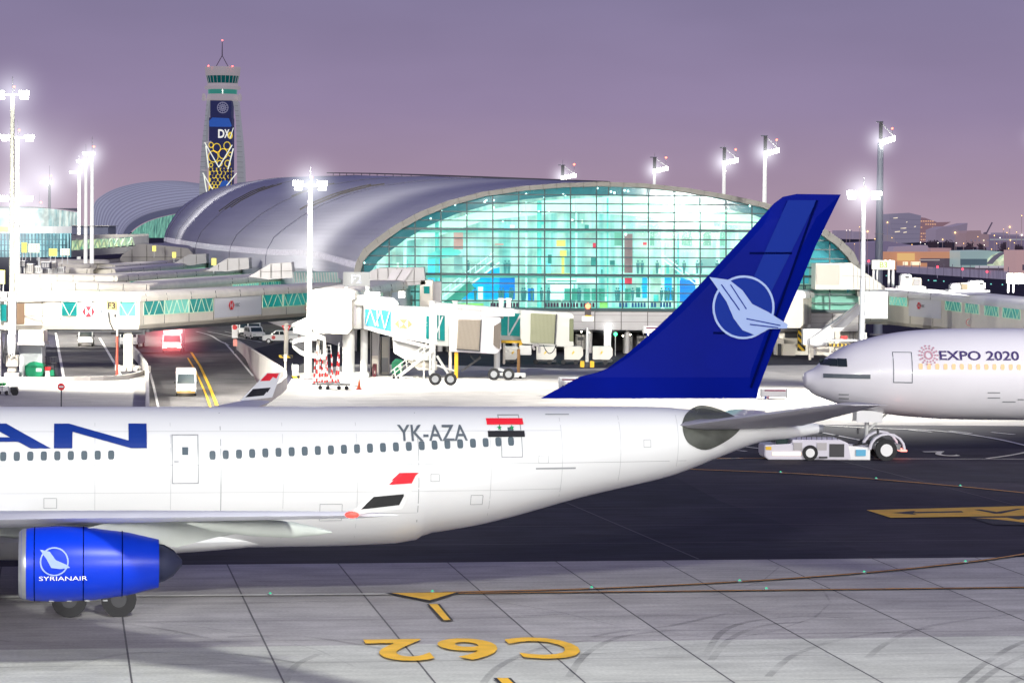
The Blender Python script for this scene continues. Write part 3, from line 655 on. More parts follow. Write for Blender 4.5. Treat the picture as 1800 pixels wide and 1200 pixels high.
for s in (0.02, .15, .4, .8, 1.4, 2.1, 3, 4.2, 5.6, 7.2, 9, 11, 14, 18): 
    zt = interp(TT, s)[0]; zb = interp(BT, s)[0]; S2.append((s, zt, zb, min(3.1, (zt - zb) / 2 * (1.0 + .0 * s))))
zt, zb = S2[-1][1:3]; S2 += [(45, zt, zb, 3.1), (52, zt, zb + .8, 2.9), (60, zt - .2, zb + 2.6, 2.1), (68, zt - .6, zb + 4.6, 1.0), (72, zt - .9, zb + 5, .3)]
FS2 = spline(S2, 3); mb = MB().loft([[MBm @ v for v in fring(*s, n=40)] for s in FS2])
mb.build('fuselage', mat('aircraft_lilac_white', (.80, .79, .82), .3, coat=.3, var=.04, vs=.3), jb, smooth=True)
def bsurf(s, h, off=.04):
    zt, zb, hw = interp(FS2, s); zc = (zt + zb) / 2; r = (zt - zb) / 2; t = max(-.999, min(.999, (h - zc) / r)); return WB(s, -math.sqrt(1 - t * t) * hw - off, h)
def bpx(px, py):
    q = onB(px, py, -3)
    for _ in range(4):
        zt, zb, hw = interp(FS2, q.x); t = max(-1, min(1, (q.z - (zt + zb) / 2) / ((zt - zb) / 2))); q = onB(px, py, -math.sqrt(max(0, 1 - t * t)) * hw)
    return q.x, q.z
def bpatch(mb, s0, s1, z0, z1, off=.04, n=3):
    g = [[bsurf(lerp(s0, s1, i / n), lerp(z0, z1, j / n), off) for i in range(n + 1)] for j in range(n + 1)]
    for j in range(n):
        for i in range(n): mb.quad(g[j][i], g[j][i + 1], g[j + 1][i + 1], g[j + 1][i])
    return mb
for x0, x1, ya, yb in ((1442, 1456, 631, 641), (1458, 1471, 630, 643), (1473, 1488, 630, 644)):
    a = bpx(x0, yb); b = bpx(x1, ya); bpatch(MB(), a[0], b[0], a[1], b[1]).build('cockpit_window', mat('cockpit_glass', (.02, .03, .035), .1), jb)
a = bpx(1447, 662); b = bpx(1530, 659.5); bpatch(MB(), a[0], b[0], a[1] - .06, b[1] + .05, n=5).build('pitot_stripe', TXT, jb)
PURP = mat('title_purple', (.05, .03, .14), .5)
a = bpx(1652, 632.5); b = bpx(1790, 617); MB().text('EXPO 2020', (0, 0, 0), (1, 0, 0), (0, 1, 0), .62, width=b[0] - a[0], strip=.15, bold=.015, fn=lambda x, y: bsurf(a[0] + x, a[1] + y, .05)).build('title_lettering', PURP, jb)
a = bpx(1632, 624); mb = MB()
for k in range(14):
    t = k / 14 * 2 * PI
    for r in (.25, .45, .62): mb.poly([bsurf(a[0] + math.cos(t) * r + math.cos(q) * .07, a[1] + math.sin(t) * r + math.sin(q) * .07, .05) for q in [i * PI / 3 for i in range(6)]])
mb.build('round_emblem', mat('emblem_pink', (.55, .30, .36), .5), jb)
mb = MB(); a = bpx(1615, 650); b = bpx(1795, 641); k = 0; s = a[0]
CABL = emat('lit_cabin', (1, .62, .32), 1.1)
while s < b[0] + 14: rwin(s, a[1] + .24, .27, .40, CABL, jb, .03, bsurf); s += .56
mb = MB(); a = bpx(1568, 618); b = bpx(1604, 673)
for q in ((a[0], b[0], b[1], b[1] + .06), (a[0], b[0], a[1] - .04, a[1]), (a[0], a[0] + .05, b[1], a[1]), (b[0] - .05, b[0], b[1], a[1])): bpatch(mb, *q, .03)
mb.build('door', TXT, jb)
mb = MB()
for x0, x1, y in ((1736, 1758, 690), (1736, 1758, 699), (1762, 1785, 706), (1789, 1800, 702), (1474, 1492, 693), (1474, 1492, 700)): a = bpx(x0, y); b = bpx(x1, y); bpatch(mb, a[0], b[0], a[1] - .04, a[1] + .04, .03)
mb.build('belly_vents', LINEG, jb)
gs2 = onB(1522, 760).x; MBx = MB().tube(WB(gs2, 0, .5), WB(gs2 + .1, 0, 3.4), .15).bar(WB(gs2, 0, 1.6), WB(gs2 + 1.6, 0, 3), .12)
ng = MBx.build('nose_gear', GALV, jb)
for y in (-.36, .36): w_ = MB().tube(WB(gs2, y - .18, .55), WB(gs2, y + .18, .55), .55, n=20).build('tyre', RUBBER, ng); MB().tube(WB(gs2, y - .2, .55), WB(gs2, y + .2, .55), .25, n=12).build('rim', WHITE, w_)
for y in (-1, 1): MB().prism([WB(gs2 - .8, y * .75, 2.3), WB(gs2 + 1.0, y * .75, 2.3), WB(gs2 + 1.0, y * .75, 3.1), WB(gs2 - .8, y * .75, 3.1)], (0, .05, 0)).build('gear_door', FW, jb)

# ---- tug under the nose
TA = math.radians(4); gt = G(1470, 806.5); tug = thing('aircraft_tug', 'low white pushback tug with large wheels under the towed airliner nose', 'tug', (gt.x, gt.y, 0), TA); Mt = mw(tug)
sc_ = 1.0
def tx(px): return (Mt.inverted() @ PV(px, 780, Mt @ Vector((0, -1.3, 0)), Mt @ Vector((9, -1.3, 0)))).x
def tz(py): return 15 - (py - proj((gt.x, 1e6, 15))[1]) * (gt.y - 1.3) / FPX
def TL(mb): mb.v = [Mt @ v for v in mb.v]; return mb
def tbox(px0, px1, py0, py1, y0=-1.3, y1=1.3): return MB().box(tx(px0), tx(px1), y0, y1, tz(py1), tz(py0))
HLW = emat('tug_lamp', (1, .95, .8), 8); TW = mat('tug_white', (.62, .60, .66), .35)
mb = MB(); mb.prism([Vector((tx(a), -1.3, tz(b))) for a, b in ((1344, 797), (1344, 778), (1392, 775), (1392, 768), (1478, 768), (1492, 774), (1498, 803), (1350, 803))], (0, 2.6, 0)); TL(mb).build('body', TW, tug, bevel=.06)
TL(MB().prism([Vector((tx(a), -1.25, tz(b))) for a, b in ((1492, 778), (1530, 782), (1530, 803), (1492, 803))], (0, 2.5, 0))).build('link_frame', WHITE, tug)
for y0 in (-1.35, .95):
    mb = MB()
    for i in range(8):
        a0, a1 = PI * i / 8, PI * (i + 1) / 8; c = tx(1560); r0, r1 = 1.25, 1.1
        mb.prism([Vector((c - math.cos(t) * q, y0, .75 + math.sin(t) * q * .9)) for t, q in ((a0, r0), (a1, r0), (a1, r1), (a0, r1))], (0, .4, 0))
    TL(mb).build('mudguard', TW, tug)
TL(tbox(1365, 1386, 757, 778, -1.1, 1.1)).build('cab', mat('cab_glass', (.03, .05, .05), .1), tug, bevel=.05); TL(tbox(1362, 1389, 754, 758, -1.15, 1.15)).build('cab_roof', DARK, tug)
TL(tbox(1458, 1484, 775, 798, -1.34, -1.30)).build('side_grille', DARK, tug); TL(tbox(1505, 1522, 785, 796, -1.34, -1.26)).build('side_decal', mat('decal_blue', (.1, .4, .6), .5), tug)
TL(tbox(1358, 1408, 790, 795, -1.36, -1.28)).build('light_strip', emat('warm_strip', (1, .75, .5), 2.2), tug); TL(tbox(1586, 1597, 786, 789, -.9, .9)).build('tail_lamp', emat('tail_red', (1, .25, .2), 3), tug)
TL(tbox(1540, 1585, 776, 786, -1.0, 1.0)).build('cradle', STEEL, tug)
for px, r in ((1424, .52), (1558, .72)):
    for y in (-1.42, 1.0):
        w_ = TL(MB().tube((tx(px), y, r), (tx(px), y + .42, r), r, n=22)).build('wheel', RUBBER, tug); TL(MB().tube((tx(px), y - .02, r), (tx(px), y + .44, r), r * .58, n=16)).build('rim', WHITE, w_)
for px in (1385, 1510, 1545): TL(MB().tube((tx(px), -.9, tz(758)), (tx(px), -.9, tz(748)), .09)).build('beacon', DARK, tug)
SB2 = lambda nm, x0, x1, ya, yb, m, y0=-1.36, y1=-1.31: TL(tbox(x0, x1, ya, yb, y0, y1)).build(nm, m, tug)
for x0, x1 in ((1395, 1410), (1436, 1453)): SB2('access_panel', x0, x1, 773, 786, GREYP)
for x in range(1400, 1480, 9): TL(MB().tube((tx(x), -1.2, tz(768)), (tx(x), -1.2, tz(760)), .025, n=6)).build('rail_post', DARK, tug)
TL(MB().bar((tx(1398), -1.2, tz(760)), (tx(1475), -1.2, tz(760)), .05)).build('rail', DARK, tug)
SB2('step', 1440, 1454, 797, 800, DARK, -1.5, -1.3); SB2('hazard_strip', 1346, 1356, 780, 786, YELLOW, -1.33, -1.305)
TL(MB().tube((tx(1500), -1.1, tz(778)), (tx(1540), -1.0, tz(772)), .06, n=8)).build('hydraulic_hose', RUBBER, tug); TL(MB().cbox((tx(1348), -.8, tz(782)), .06, .3, .18)).build('headlight', HLW, tug)
# ---------------------------------------------------------------- main concourse: glass end wall and long vaulted roof
FD = 350.0
def F(px, py, off=0.): d = ray(px, py); return CP + d * (FD - off)           # point on the glass end wall
ARCH = [(628, 520), (628, 498), (629, 476), (633, 460), (645, 443), (668, 424), (700, 401), (740, 379), (790, 359), (850, 343), (920, 333), (990, 327.5), (1060, 325.5), (1130, 328), (1200, 335.5),
        (1270, 347), (1340, 362), (1395, 384), (1445, 409), (1472, 428), (1492, 448), (1505, 470), (1509, 498), (1510, 520)]
FC, FHW = F(1069, 500).x, (F(1510, 500).x - F(628, 500).x) / 2
ZB0, ZT0 = F(628, 498).z, F(1060, 325.5).z
APR = [((F(*q).x - FC) / FHW, (F(*q).z - ZB0) / (ZT0 - ZB0)) for q in ARCH]
hall = thing('concourse_building', 'long airport concourse with silver vaulted roof and teal glass end wall', 'terminal', (FC, FD, 0))
ROOF = mat('roof_metal', (.56, .56, .61), .8, .0, spec=.12, var=.07, vs=.5, stretch=(.02, .02, 1.6)); N_, L_, b_ = nodes(ROOF)
# fine standing seams across the vault
tcx = N_.new('ShaderNodeTexCoord'); wv = N_.new('ShaderNodeTexWave'); wv.bands_direction = 'Z'; wv.inputs['Scale'].default_value = .55; wv.inputs['Distortion'].default_value = .6; wv.inputs['Detail'].default_value = 2
L_.new(tcx.outputs['Object'], wv.inputs[0]); bpx_ = N_.new('ShaderNodeBump'); bpx_.inputs['Strength'].default_value = .15; bpx_.inputs['Distance'].default_value = .08; L_.new(wv.outputs['Fac'], bpx_.inputs['Height']); L_.new(bpx_.outputs[0], b_.inputs['Normal'])
# stations: depth, centre px, half width, base height, top height
STN = [(350, None, FHW, ZB0, ZT0), (400, 968, 34.3, 9.6, 22.3), (450, 884, 36.3, 9.0, 23.4), (520, 780, 38.0, 8.6, 25.0), (600, 682, 38.3, 8.2, 26.7), (700, 585, 36.5, 8, 28.6), (800, 508, 33, 8, 29.8), (900, 447, 28, 8, 29.9), (1000, 398, 22, 8, 28.6), (1090, 362, 15, 8, 25.8), (1150, 340, 9, 8, 21), (1180, 330, 4, 8, 14)]
SS = []
for D, cpx, hw, z0, z1 in STN:
    cx = FC if cpx is None else P(cpx, 400, D).x; SS.append((D, cx, hw, z0, z1))
SS = spline(SS, 4)
def nrm_at(i):
    a = SS[max(i - 1, 0)]; b = SS[min(i + 1, len(SS) - 1)]; d = Vector((b[1] - a[1], b[0] - a[0], 0)).normalized(); return Vector((d.y, -d.x, 0))
def rp(i, k, out=0.):
    D, cx, hw, z0, z1 = SS[i]; a = APR[k]; n = Vector((1, 0, 0)) if i == 0 else nrm_at(i).lerp(Vector((1, 0, 0)), max(0, 1 - i / 5)).normalized()
    return Vector((cx, D, 0)) + n * a[0] * (hw + out) + Vector((0, 0, z0 + a[1] * (z1 - z0) + (out if a[1] > .3 else 0)))
KR = range(1, len(APR) - 1)
mb = MB().loft([[rp(i, k, .35) for k in KR] for i in range(len(SS))], close=False, caps=False); roofo = mb.build('roof', ROOF, hall, smooth=True)
# vertical skirt and teal strip glazing below the eaves
mb = MB().loft([[rp(i, 1) , Vector((rp(i, 1).x, rp(i, 1).y, 6.6))] for i in range(len(SS))], close=False, caps=False); mb.build('eaves_panel', mat('eaves_grey', (.40, .41, .46), .4, .2, var=.2, vs=1.2, stretch=(.6, .6, .1)), hall)
mb = MB().loft([[Vector((rp(i, 1).x, rp(i, 1).y, 6.6)), Vector((rp(i, 1).x, rp(i, 1).y, 4.0))] for i in range(len(SS))], close=False, caps=False); mb.build('side_glazing', LTEAL, hall)
mb = MB().loft([[Vector((rp(i, 1).x, rp(i, 1).y, 4.0)), Vector((rp(i, 1).x, rp(i, 1).y, 0))] for i in range(len(SS))], close=False, caps=False); mb.build('base_wall', GREYP, hall)
mb = MB().loft([[Vector((rp(i, len(APR) - 2).x, rp(i, len(APR) - 2).y, ZB0)), Vector((rp(i, len(APR) - 2).x, rp(i, len(APR) - 2).y, 0))] for i in range(len(SS))], close=False, caps=False); mb.build('side_wall', GREYP, hall)
# painted highlight along the low roof edge, with a little glow
EAVES_HL = mat('eaves_highlight', (.80, .80, .80), .25, .3, emit=(.8, .8, .85), es=.22, var=.4, vs=2)
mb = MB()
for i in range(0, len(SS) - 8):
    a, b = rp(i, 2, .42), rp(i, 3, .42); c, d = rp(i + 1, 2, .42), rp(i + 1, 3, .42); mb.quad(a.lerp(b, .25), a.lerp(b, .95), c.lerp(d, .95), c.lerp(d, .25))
mb.build('highlight_strip', EAVES_HL, hall)
# ribs across the roof, skylight slots, ridge rail
RIBM = mat('roof_rib', (.12, .12, .17), .5)
for i in (9, 13, 18, 23, 28, 33):
    mb = MB()
    for k in KR[:-1]:
        if k < 14: mb.bar(rp(i, k, .42), rp(i, k + 1, .42), .3, .12)
    mb.build('roof_rib', RIBM, roofo)
mb = MB()
for i0, i1, ks in ((8, 10, (8.6,)), (16, 18, (8.2,))): pass
def rq(i, k, out=.45): i0 = int(i); k0 = int(k); a = rp(i0, k0, out).lerp(rp(i0, k0 + 1, out), k - k0); b = rp(min(i0 + 1, len(SS) - 1), k0, out).lerp(rp(min(i0 + 1, len(SS) - 1), k0 + 1, out), k - k0); return a.lerp(b, i - i0)
for i, ka, kb in ((9.6, 6.6, 9.4), (10.1, 6.5, 9.2), (17.6, 6.4, 9), (18.0, 6.2, 8.8), (18.4, 6.0, 8.6), (13.2, 7.6, 9.2)):
    m2 = MB()
    for t in range(8): m2.bar(rq(i, lerp(ka, kb, t / 8)), rq(i, lerp(ka, kb, (t + 1) / 8)), .7, .25)
    m2.build('roof_slot', SEAM, roofo)
m2 = MB(); cr_ = [rq(i * .5, 11.6, 1.3) for i in range(0, 24)]
rl = [PV(x, y, (SS[0][1], SS[0][0]), (SS[12][1], SS[12][0])) for x, y in ((1070, 320.5), (960, 316), (850, 311.5), (740, 307.5), (650, 305), (575, 304))]
rl = [Vector((q.x, q.y, q.z)) for q in rl]
for a, b in zip(rl, rl[1:]):
    m2.bar(a, b, .28, .28)
    for t in range(6): p = a.lerp(b, t / 6); m2.bar(p, p - Vector((0, 0, 1.6)), .16)
m2.build('ridge_rail', DARK, roofo)
# fascia around the glass arch
mb = MB(); FO = [Vector((q.x, FD - 2.2, q.z)) for q in [rp(0, k, .38) for k in range(len(APR))]]; FI = [Vector((F(*q).x, FD - 2.2, F(*q).z)) for q in ARCH]
FI = [Vector((FC + (q.x - FC) * .985, q.y, q.z - .18 if q.z > 12 else q.z)) for q in FI]
for k in range(len(APR) - 1):
    mb.quad(FI[k], FI[k + 1], FO[k + 1], FO[k]); mb.quad(FO[k], FO[k + 1], FO[k + 1] + Vector((0, 2.8, 0)), FO[k] + Vector((0, 2.8, 0))); mb.quad(FI[k], FI[k + 1], FI[k + 1] + Vector((0, 2.8, 0)), FI[k] + Vector((0, 2.8, 0)))
AC = spline([tuple(q) for q in FO], 6); mb.k = 1; acc = 0
for a, b in zip(AC, AC[1:]):
    acc += (Vector(b) - Vector(a)).length
    if acc > 1.55: acc = 0; c = Vector(b); mb.bar(c + Vector((0, -.03, .0)), c + Vector((0, -.03, -.6)) + (Vector((FC, c.y, 8)) - c).normalized() * .25, .09, .05)
mb.build('arch_fascia', [mat('fascia_sand', (.19, .18, .16), .5, var=.1, vs=1), SEAM], hall)
# arch shape lookups
def arch_y(px):
    for a, b in zip(ARCH[2:], ARCH[3:-2]):
        if a[0] <= px <= b[0]: return lerp(a[1], b[1], (px - a[0]) / (b[0] - a[0]))
    return 478
def arch_x(py):
    l = r = None
    for a, b in zip(ARCH, ARCH[1:]):
        if a[0] != b[0] or True:
            if (a[1] - py) * (b[1] - py) <= 0 and a[1] != b[1]:
                x = lerp(a[0], b[0], (py - a[1]) / (b[1] - a[1])); l = x if l is None else min(l, x); r = x if r is None else max(r, x)
    return (l or 628) + 3, (r or 1510) - 3
BY = 545
GL_ = glass('facade_glass', (.60, .91, .88), .05, .08)
gp = [F(*q) for q in ARCH[1:-1]] + [F(1510, 548), F(628, 541)]
MB().poly(gp).build('glass_wall', GL_, hall)
mb = MB()
hy = [342, 357.5, 373, 388]; 
for j, y in enumerate([342, 357.5, 372.5, 388, 403, 419, 435, 451, 466.5, 482.5, 498, 513.5, 529]):
    x0, x1 = arch_x(y); w_ = .30 if y in (403, 482.5) else .15; mb.bar(F(x0, y + (x0 - 900) * .007, .12), F(x1, y + (x1 - 900) * .007, .12), .12, w_)
mb.bar(F(628, 541, .12), F(1510, 547, .12), .25, .35); mb.build('transom', mat('mullion_teal', (.003, .04, .05), .4), hall)
mb = MB()
for i in range(19):
    x = 638.5 + 45.55 * i; mb.bar(F(x, max(arch_y(x), 330), .2), F(x, 545, .2), .27, .16)
mb.build('mullion', MATS['mullion_teal'], hall)
for y0, y1 in ((545.5, 551), (551.5, 562.5), (563, 577)):
    n_ = 19; mb = MB()
    for i in range(n_): mb.quad(F(628 + i * 46.4 + .7, y1 + i * .3, .3), F(628 + (i + 1) * 46.4 - .7, y1 + i * .3, .3), F(628 + (i + 1) * 46.4 - .7, y0 + i * .3, .3), F(628 + i * 46.4 + .7, y0 + i * .3, .3))
    mb.build('spandrel_panel', GREYP, hall)
MB().quad(F(628, 578, .2), F(1512, 582, .2), F(1512, 548, .2), F(628, 542, .2)).build('spandrel_backing', SEAM, hall)
DL_ = emat('ceiling_strip', (1, 1, .92), 3)
# ---- interior behind the glass
ID = 14.0
def I(px, py, off=0.): d = ray(px, py); return CP + d * (FD + off)
def lit(name, c, e, s, var=.0, vs=1., stretch=None): return mat(name, c, .6, emit=e, es=s, var=var, vs=vs, stretch=stretch)  # interior light painted in: surfaces glow a little to look lit
def streaks(name, c1, c2, s, sx=.5, sz=.06):                      # glow painted in uneven streaks, standing in for lit shop fronts and columns
    m = bpy.data.materials.new(name); m.use_nodes = True; N, L, b = nodes(m); tc = N.new('ShaderNodeTexCoord')
    mp = N.new('ShaderNodeMapping'); mp.inputs['Scale'].default_value = (sx, 1, sz); L.new(tc.outputs['Object'], mp.inputs[0]); n1 = N.new('ShaderNodeTexNoise'); n1.inputs['Scale'].default_value = 1; n1.inputs['Detail'].default_value = 3; L.new(mp.outputs[0], n1.inputs[0])
    r = N.new('ShaderNodeValToRGB'); r.color_ramp.elements[0].position = .35; r.color_ramp.elements[1].position = .6; r.color_ramp.elements[0].color = (*c1, 1); r.color_ramp.elements[1].color = (*c2, 1); L.new(n1.outputs['Fac'], r.inputs[0])
    n2 = N.new('ShaderNodeTexNoise'); n2.inputs['Scale'].default_value = .35; n2.inputs['Detail'].default_value = 5; L.new(tc.outputs['Object'], n2.inputs[0])
    mr = N.new('ShaderNodeMapRange'); mr.inputs[1].default_value = .35; mr.inputs[2].default_value = .65; mr.inputs[3].default_value = .55 * s; mr.inputs[4].default_value = 1.25 * s; L.new(n2.outputs['Fac'], mr.inputs[0])
    L.new(r.outputs[0], b.inputs['Emission Color']); L.new(mr.outputs[0], b.inputs['Emission Strength']); b.inputs['Base Color'].default_value = (.2, .25, .25, 1); MATS[name] = m; return m
BW1 = streaks('lit_back_wall_teal', (.22, .66, .64), (.95, 1.05, .92), .95, 1.1, .05); BW2 = streaks('lit_back_wall_cream', (.42, .82, .66), (1.05, 1.08, .88), 1.1, .8, .08)
def inner(k): a = APR[k]; return Vector((FC + a[0] * FHW * .975, FD + ID, ZB0 + a[1] * (ZT0 - ZB0) * .975 if a[1] > 0 else 3.6))
H_ = len(APR) // 2 + 1
MB().poly([inner(k) for k in range(1, H_ + 1)] + [Vector((inner(H_).x, FD + ID, 3.6))]).build('interior_wall', BW1, hall)
MB().poly([Vector((inner(H_).x, FD + ID, 3.6))] + [inner(k) for k in range(H_, len(APR) - 1)]).build('interior_wall', BW2, hall)
# dark soffit following the vault, so the glass reads deep teal along the arch
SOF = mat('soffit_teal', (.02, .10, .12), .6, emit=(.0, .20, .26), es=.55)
fr = [I(x, y, .9) for x, y in ARCH[1:-1]]
bk = [I(lerp(x, 1069, .045), y + 17, 1.1) for x, y in ARCH[1:-1]]
mb = MB()
for a, b, c, d in zip(fr, fr[1:], bk[1:], bk): mb.quad(a, b, c, d)
mb.build('soffit', SOF, hall)
CEI = lit('ceiling_white', (.7, .8, .75), (.92, 1, .86), .95, .15, .4)
mb = MB().poly([I(x, y, 6) for x, y in ((705, 425), (760, 395), (850, 370), (960, 352), (1090, 345), (1200, 352), (1290, 372), (1360, 395), (1330, 400), (1180, 384), (1000, 372), (850, 388), (770, 415))]); mb.build('ceiling', CEI, hall)
SLAB = lit('floor_edge', (.3, .5, .45), (.15, .55, .45), .8)
for y in (404, 483.5):
    mb = MB(); a, b = I(706 if y < 450 else 645, y, 3), I(1415 if y < 450 else 1490, y, 3); mb.add([a, b, b + Vector((0, 9, 0)), a + Vector((0, 9, 0)), a - Vector((0, 0, .35)), b - Vector((0, 0, .35))], [(0, 1, 2, 3), (4, 5, 1, 0)]); mb.build('floor_slab', SLAB, hall)
MB().quad(I(628, 542, 1), I(1512, 547, 1), I(1512, 547, 1) + Vector((0, 13, 0)), I(628, 542, 1) + Vector((0, 13, 0))).build('floor_slab', lit('floor_green', (.2, .5, .4), (.2, .6, .5), .6), hall)
COLT = lit('column_teal', (.25, .6, .55), (.12, .52, .50), .75); COLW = lit('column_white', (.8, .9, .85), (.85, 1, .9), .95)
for x, w_, m in ((948, 8, COLT), (768, 7, COLT), (925, 3.5, COLW), (1013, 3.5, COLW), (1140, 5, COLW), (1165, 6, COLW), (1226, 7, COLW), (1262, 7, COLW), (1192, 4, COLT), (1068, 3, COLT), (1295, 6, COLW), (664, 5, COLW), (712, 6, COLW)):
    y0 = max(arch_y(x) + 22, 402 if x > 1100 and x != 1165 else 0); MB().tube(I(x, y0, 5), I(x, 546, 5), w_ / 14 / 2 * 1.0, n=12).build('column', m, hall)
def panel(nm, x0, x1, y0, y1, m, off=4.): return MB().quad(I(x0, y1, off), I(x1, y1, off), I(x1, y0, off), I(x0, y0, off)).build(nm, m, hall)
BL = lit('wall_blue', (.0, .3, .8), (.0, .40, .95), .9); BL2 = lit('wall_deep_blue', (.0, .15, .6), (.0, .20, .72), .8); PK = lit('banner_pink', (.7, .25, .25), (.75, .28, .25), .8); RD = lit('banner_red', (.8, .02, .05), (.95, .04, .08), .9)
MV = lit('banner_mauve', (.3, .1, .12), (.36, .17, .17), .8); YL = lit('panel_yellow', (.9, .7, .1), (1, .74, .2), .95); GR_ = lit('booth_green', (.1, .3, .25), (.10, .42, .33), .6); LW = lit('panel_white', (.8, .8, .8), (1, 1, .95), 1.15); GY = lit('banner_grey', (.3, .38, .38), (.35, .48, .48), .7)
# escalator and the blue wall below it
MB().poly([I(x, y, 5.5) for x, y in ((797, 526), (865, 473), (878, 470), (878, 526))]).build('stair_wall', BL, hall)
panel('stair_wall', 878, 905, 484, 526, BL2, 5.6); panel('door_panel', 840, 849, 504, 526, LW, 5.3)
for o_, (a, b) in enumerate((((778, 522), (868, 456)), ((792, 526), (878, 461)))): MB().bar(I(*a, 4.2 + o_ * .6), I(*b, 4.2 + o_ * .6), .9 if o_ else .8, .18).build('escalator', LW, hall)
mb = MB()
for i in range(10):
    x = 782 + i * 9; y = 518 - i * 7.0; mb.bar(I(x, y, 4), I(x, y - 12, 4), .06)
mb.bar(I(778, 510, 4), I(868, 444, 4), .1).build('escalator_rail', LW, hall)
MB().bar(I(782, 540, 4), I(830, 500, 4), .4, 1.2).build('escalator', GR_, hall)
panel('banner', 797.5, 814, 407, 438, PK); panel('banner', 798, 813, 452, 474, GY); panel('banner', 1097.5, 1112, 411, 480, MV); panel('banner', 1098, 1111, 486, 500, RD)
MB().poly([I(x, y, 4.4) for x, y in ((752, 448), (775, 437), (798, 433), (812, 444), (800, 451), (770, 455), (752, 456))]).build('hanging_sculpture', COLT, hall)
panel('shop_front', 752, 773, 446, 526, lit('shop_blue', (.1, .5, .8), (.15, .62, .85), .8), 6); panel('sign_stripe', 758, 774, 450, 452, YL, 5); panel('sign_stripe', 753, 772, 486, 488, YL, 5)
panel('shop_front', 888, 902, 510, 525, BL, 5); panel('shop_front', 928, 939, 507, 528, BL2, 5); panel('shop_front', 1129, 1139, 488, 524, BL, 5); panel('shop_front', 1162, 1181, 487, 528, BL, 5); panel('shop_front', 1195, 1225, 492, 530, BL2, 5)
panel('sign_panel', 960, 1052, 486, 497, LW, 5); mb = MB()
mb.bar(I(962, 494, 4.8), I(1013, 494, 4.8), .16); mb.build('sign_panel', GR_, hall); panel('sign_panel', 967, 1008, 500, 526, LW, 5.2)
for x in (992, 1005, 1026, 1040, 1052, 1098): panel('kiosk', x, x + 11, 507, 528, GR_, 4.6)
panel('banner', 978, 994, 422, 433, YL, 5); panel('banner', 984, 996, 440, 450, YL, 5); panel('banner', 987, 992, 450, 482, YL, 5.1); panel('banner', 960, 1003, 480.5, 482.5, YL, 2.8); panel('banner', 1042, 1048, 427, 436, RD, 4.9); panel('banner', 1130, 1137, 426, 431, RD, 4.9); panel('banner', 870, 885, 428, 431, PK, 5)
for x, w_ in ((1080, 14), (1140, 10), (1198, 18), (1236, 14), (1262, 12)): panel('recess', x, x + w_, 407, 432, lit('recess_green', (.1, .25, .2), (.30, .60, .45), .7), 5.6)
panel('recess', 1232, 1262, 455, 472, GY, 5.6)
rs = random.Random(21); pal = [lit('shop_tint_%s' % n, c, c, e) for n, c, e in (('white', (1, 1, .95), 1.1), ('teal', (.12, .50, .48), .8), ('sage', (.45, .70, .58), .85), ('cream', (1, .93, .7), 1.0), ('shade', (.05, .22, .22), .6), ('sky', (.35, .75, .95), .85))]
for i in range(92):
    fl = rs.choice(((424, 481), (486, 530), (486, 530), (424, 481), (375, 402))); x = rs.uniform(670, 1400); w_ = rs.uniform(2.5, 11); h_ = rs.uniform(4, 22 if fl[1] > 410 else 9); yb = fl[1] - (0 if rs.random() < .6 else rs.uniform(4, 24))
    if yb - h_ < arch_y(x) + 16 or (770 < x < 910 and yb > 425): continue
    panel('shop_display', x, x + w_, yb - h_, yb, rs.choice(pal), rs.uniform(6.5, 12.5))
PPL = lit('visitor_dark', (.08, .2, .22), (.08, .24, .26), .7)
for i in range(44):
    y = rs.choice((481, 529, 529)); x = rs.uniform(690, 1400)
    if arch_y(x) + 20 > y: continue
    t_ = rs.uniform(3.5, 5); q = I(x, y, t_); MB().tube(q, q + Vector((0, 0, .85)), .13, .2, n=7).tube(q + Vector((0, 0, .85)), q + Vector((0, 0, 1.38)), .2, .24, n=7).sphere(q + Vector((0, 0, 1.58)), .13, 8, 6).build('visitor', PPL, hall)
for k in range(16):
    x = 700 + k * 44; 
    if arch_y(x) < 392: MB().cbox(I(x, 405.6, 5), 1.5, .3, .06).build('ceiling_lamp', DL_, hall)
    MB().cbox(I(x, 485.4, 5), 1.6, .3, .06).build('ceiling_lamp', DL_, hall)
# second stair on the right
for a, b in (((1160, 452), (1240, 512)), ((1168, 450), (1250, 512))): MB().bar(I(*a, 4.5), I(*b, 4.5), .5, .14).build('staircase', LW, hall)
MB().poly([I(x, y, 5.5) for x, y in ((1196, 486), (1196, 520), (1248, 520), (1220, 498))]).build('stair_wall', BL, hall)
# rows of seats near the glass
SEAT = lit('seat_maroon', (.1, .02, .05), (.06, .01, .04), .6); SEATB = lit('seat_blue', (.02, .08, .2), (.02, .08, .22), .8)
for a, b, m in ((862, 884, SEAT), (886, 912, SEAT), (957, 983, SEAT), (986, 1018, SEAT), (1020, 1046, SEAT), (1088, 1106, SEATB), (1110, 1135, SEATB), (1144, 1158, SEATB), (1160, 1182, SEATB)):
    mb = MB(); n_ = int((b - a) / 5)
    for i in range(n_): mb.quad(I(a + i * 5.2, 540, 1.4), I(a + i * 5.2 + 4.4, 540, 1.4), I(a + i * 5.2 + 4.0, 532, 1.6), I(a + i * 5.2 + .4, 532, 1.6))
    mb.build('seat_row', m, hall)
panel('planter', 775, 850, 533, 540, lit('planter_lime', (.3, .6, .1), (.55, .85, .25), .7), 1.6); panel('planter', 1054, 1068, 530, 541, lit('planter_lime', None, None, 0) if False else MATS['planter_lime'], 1.6)
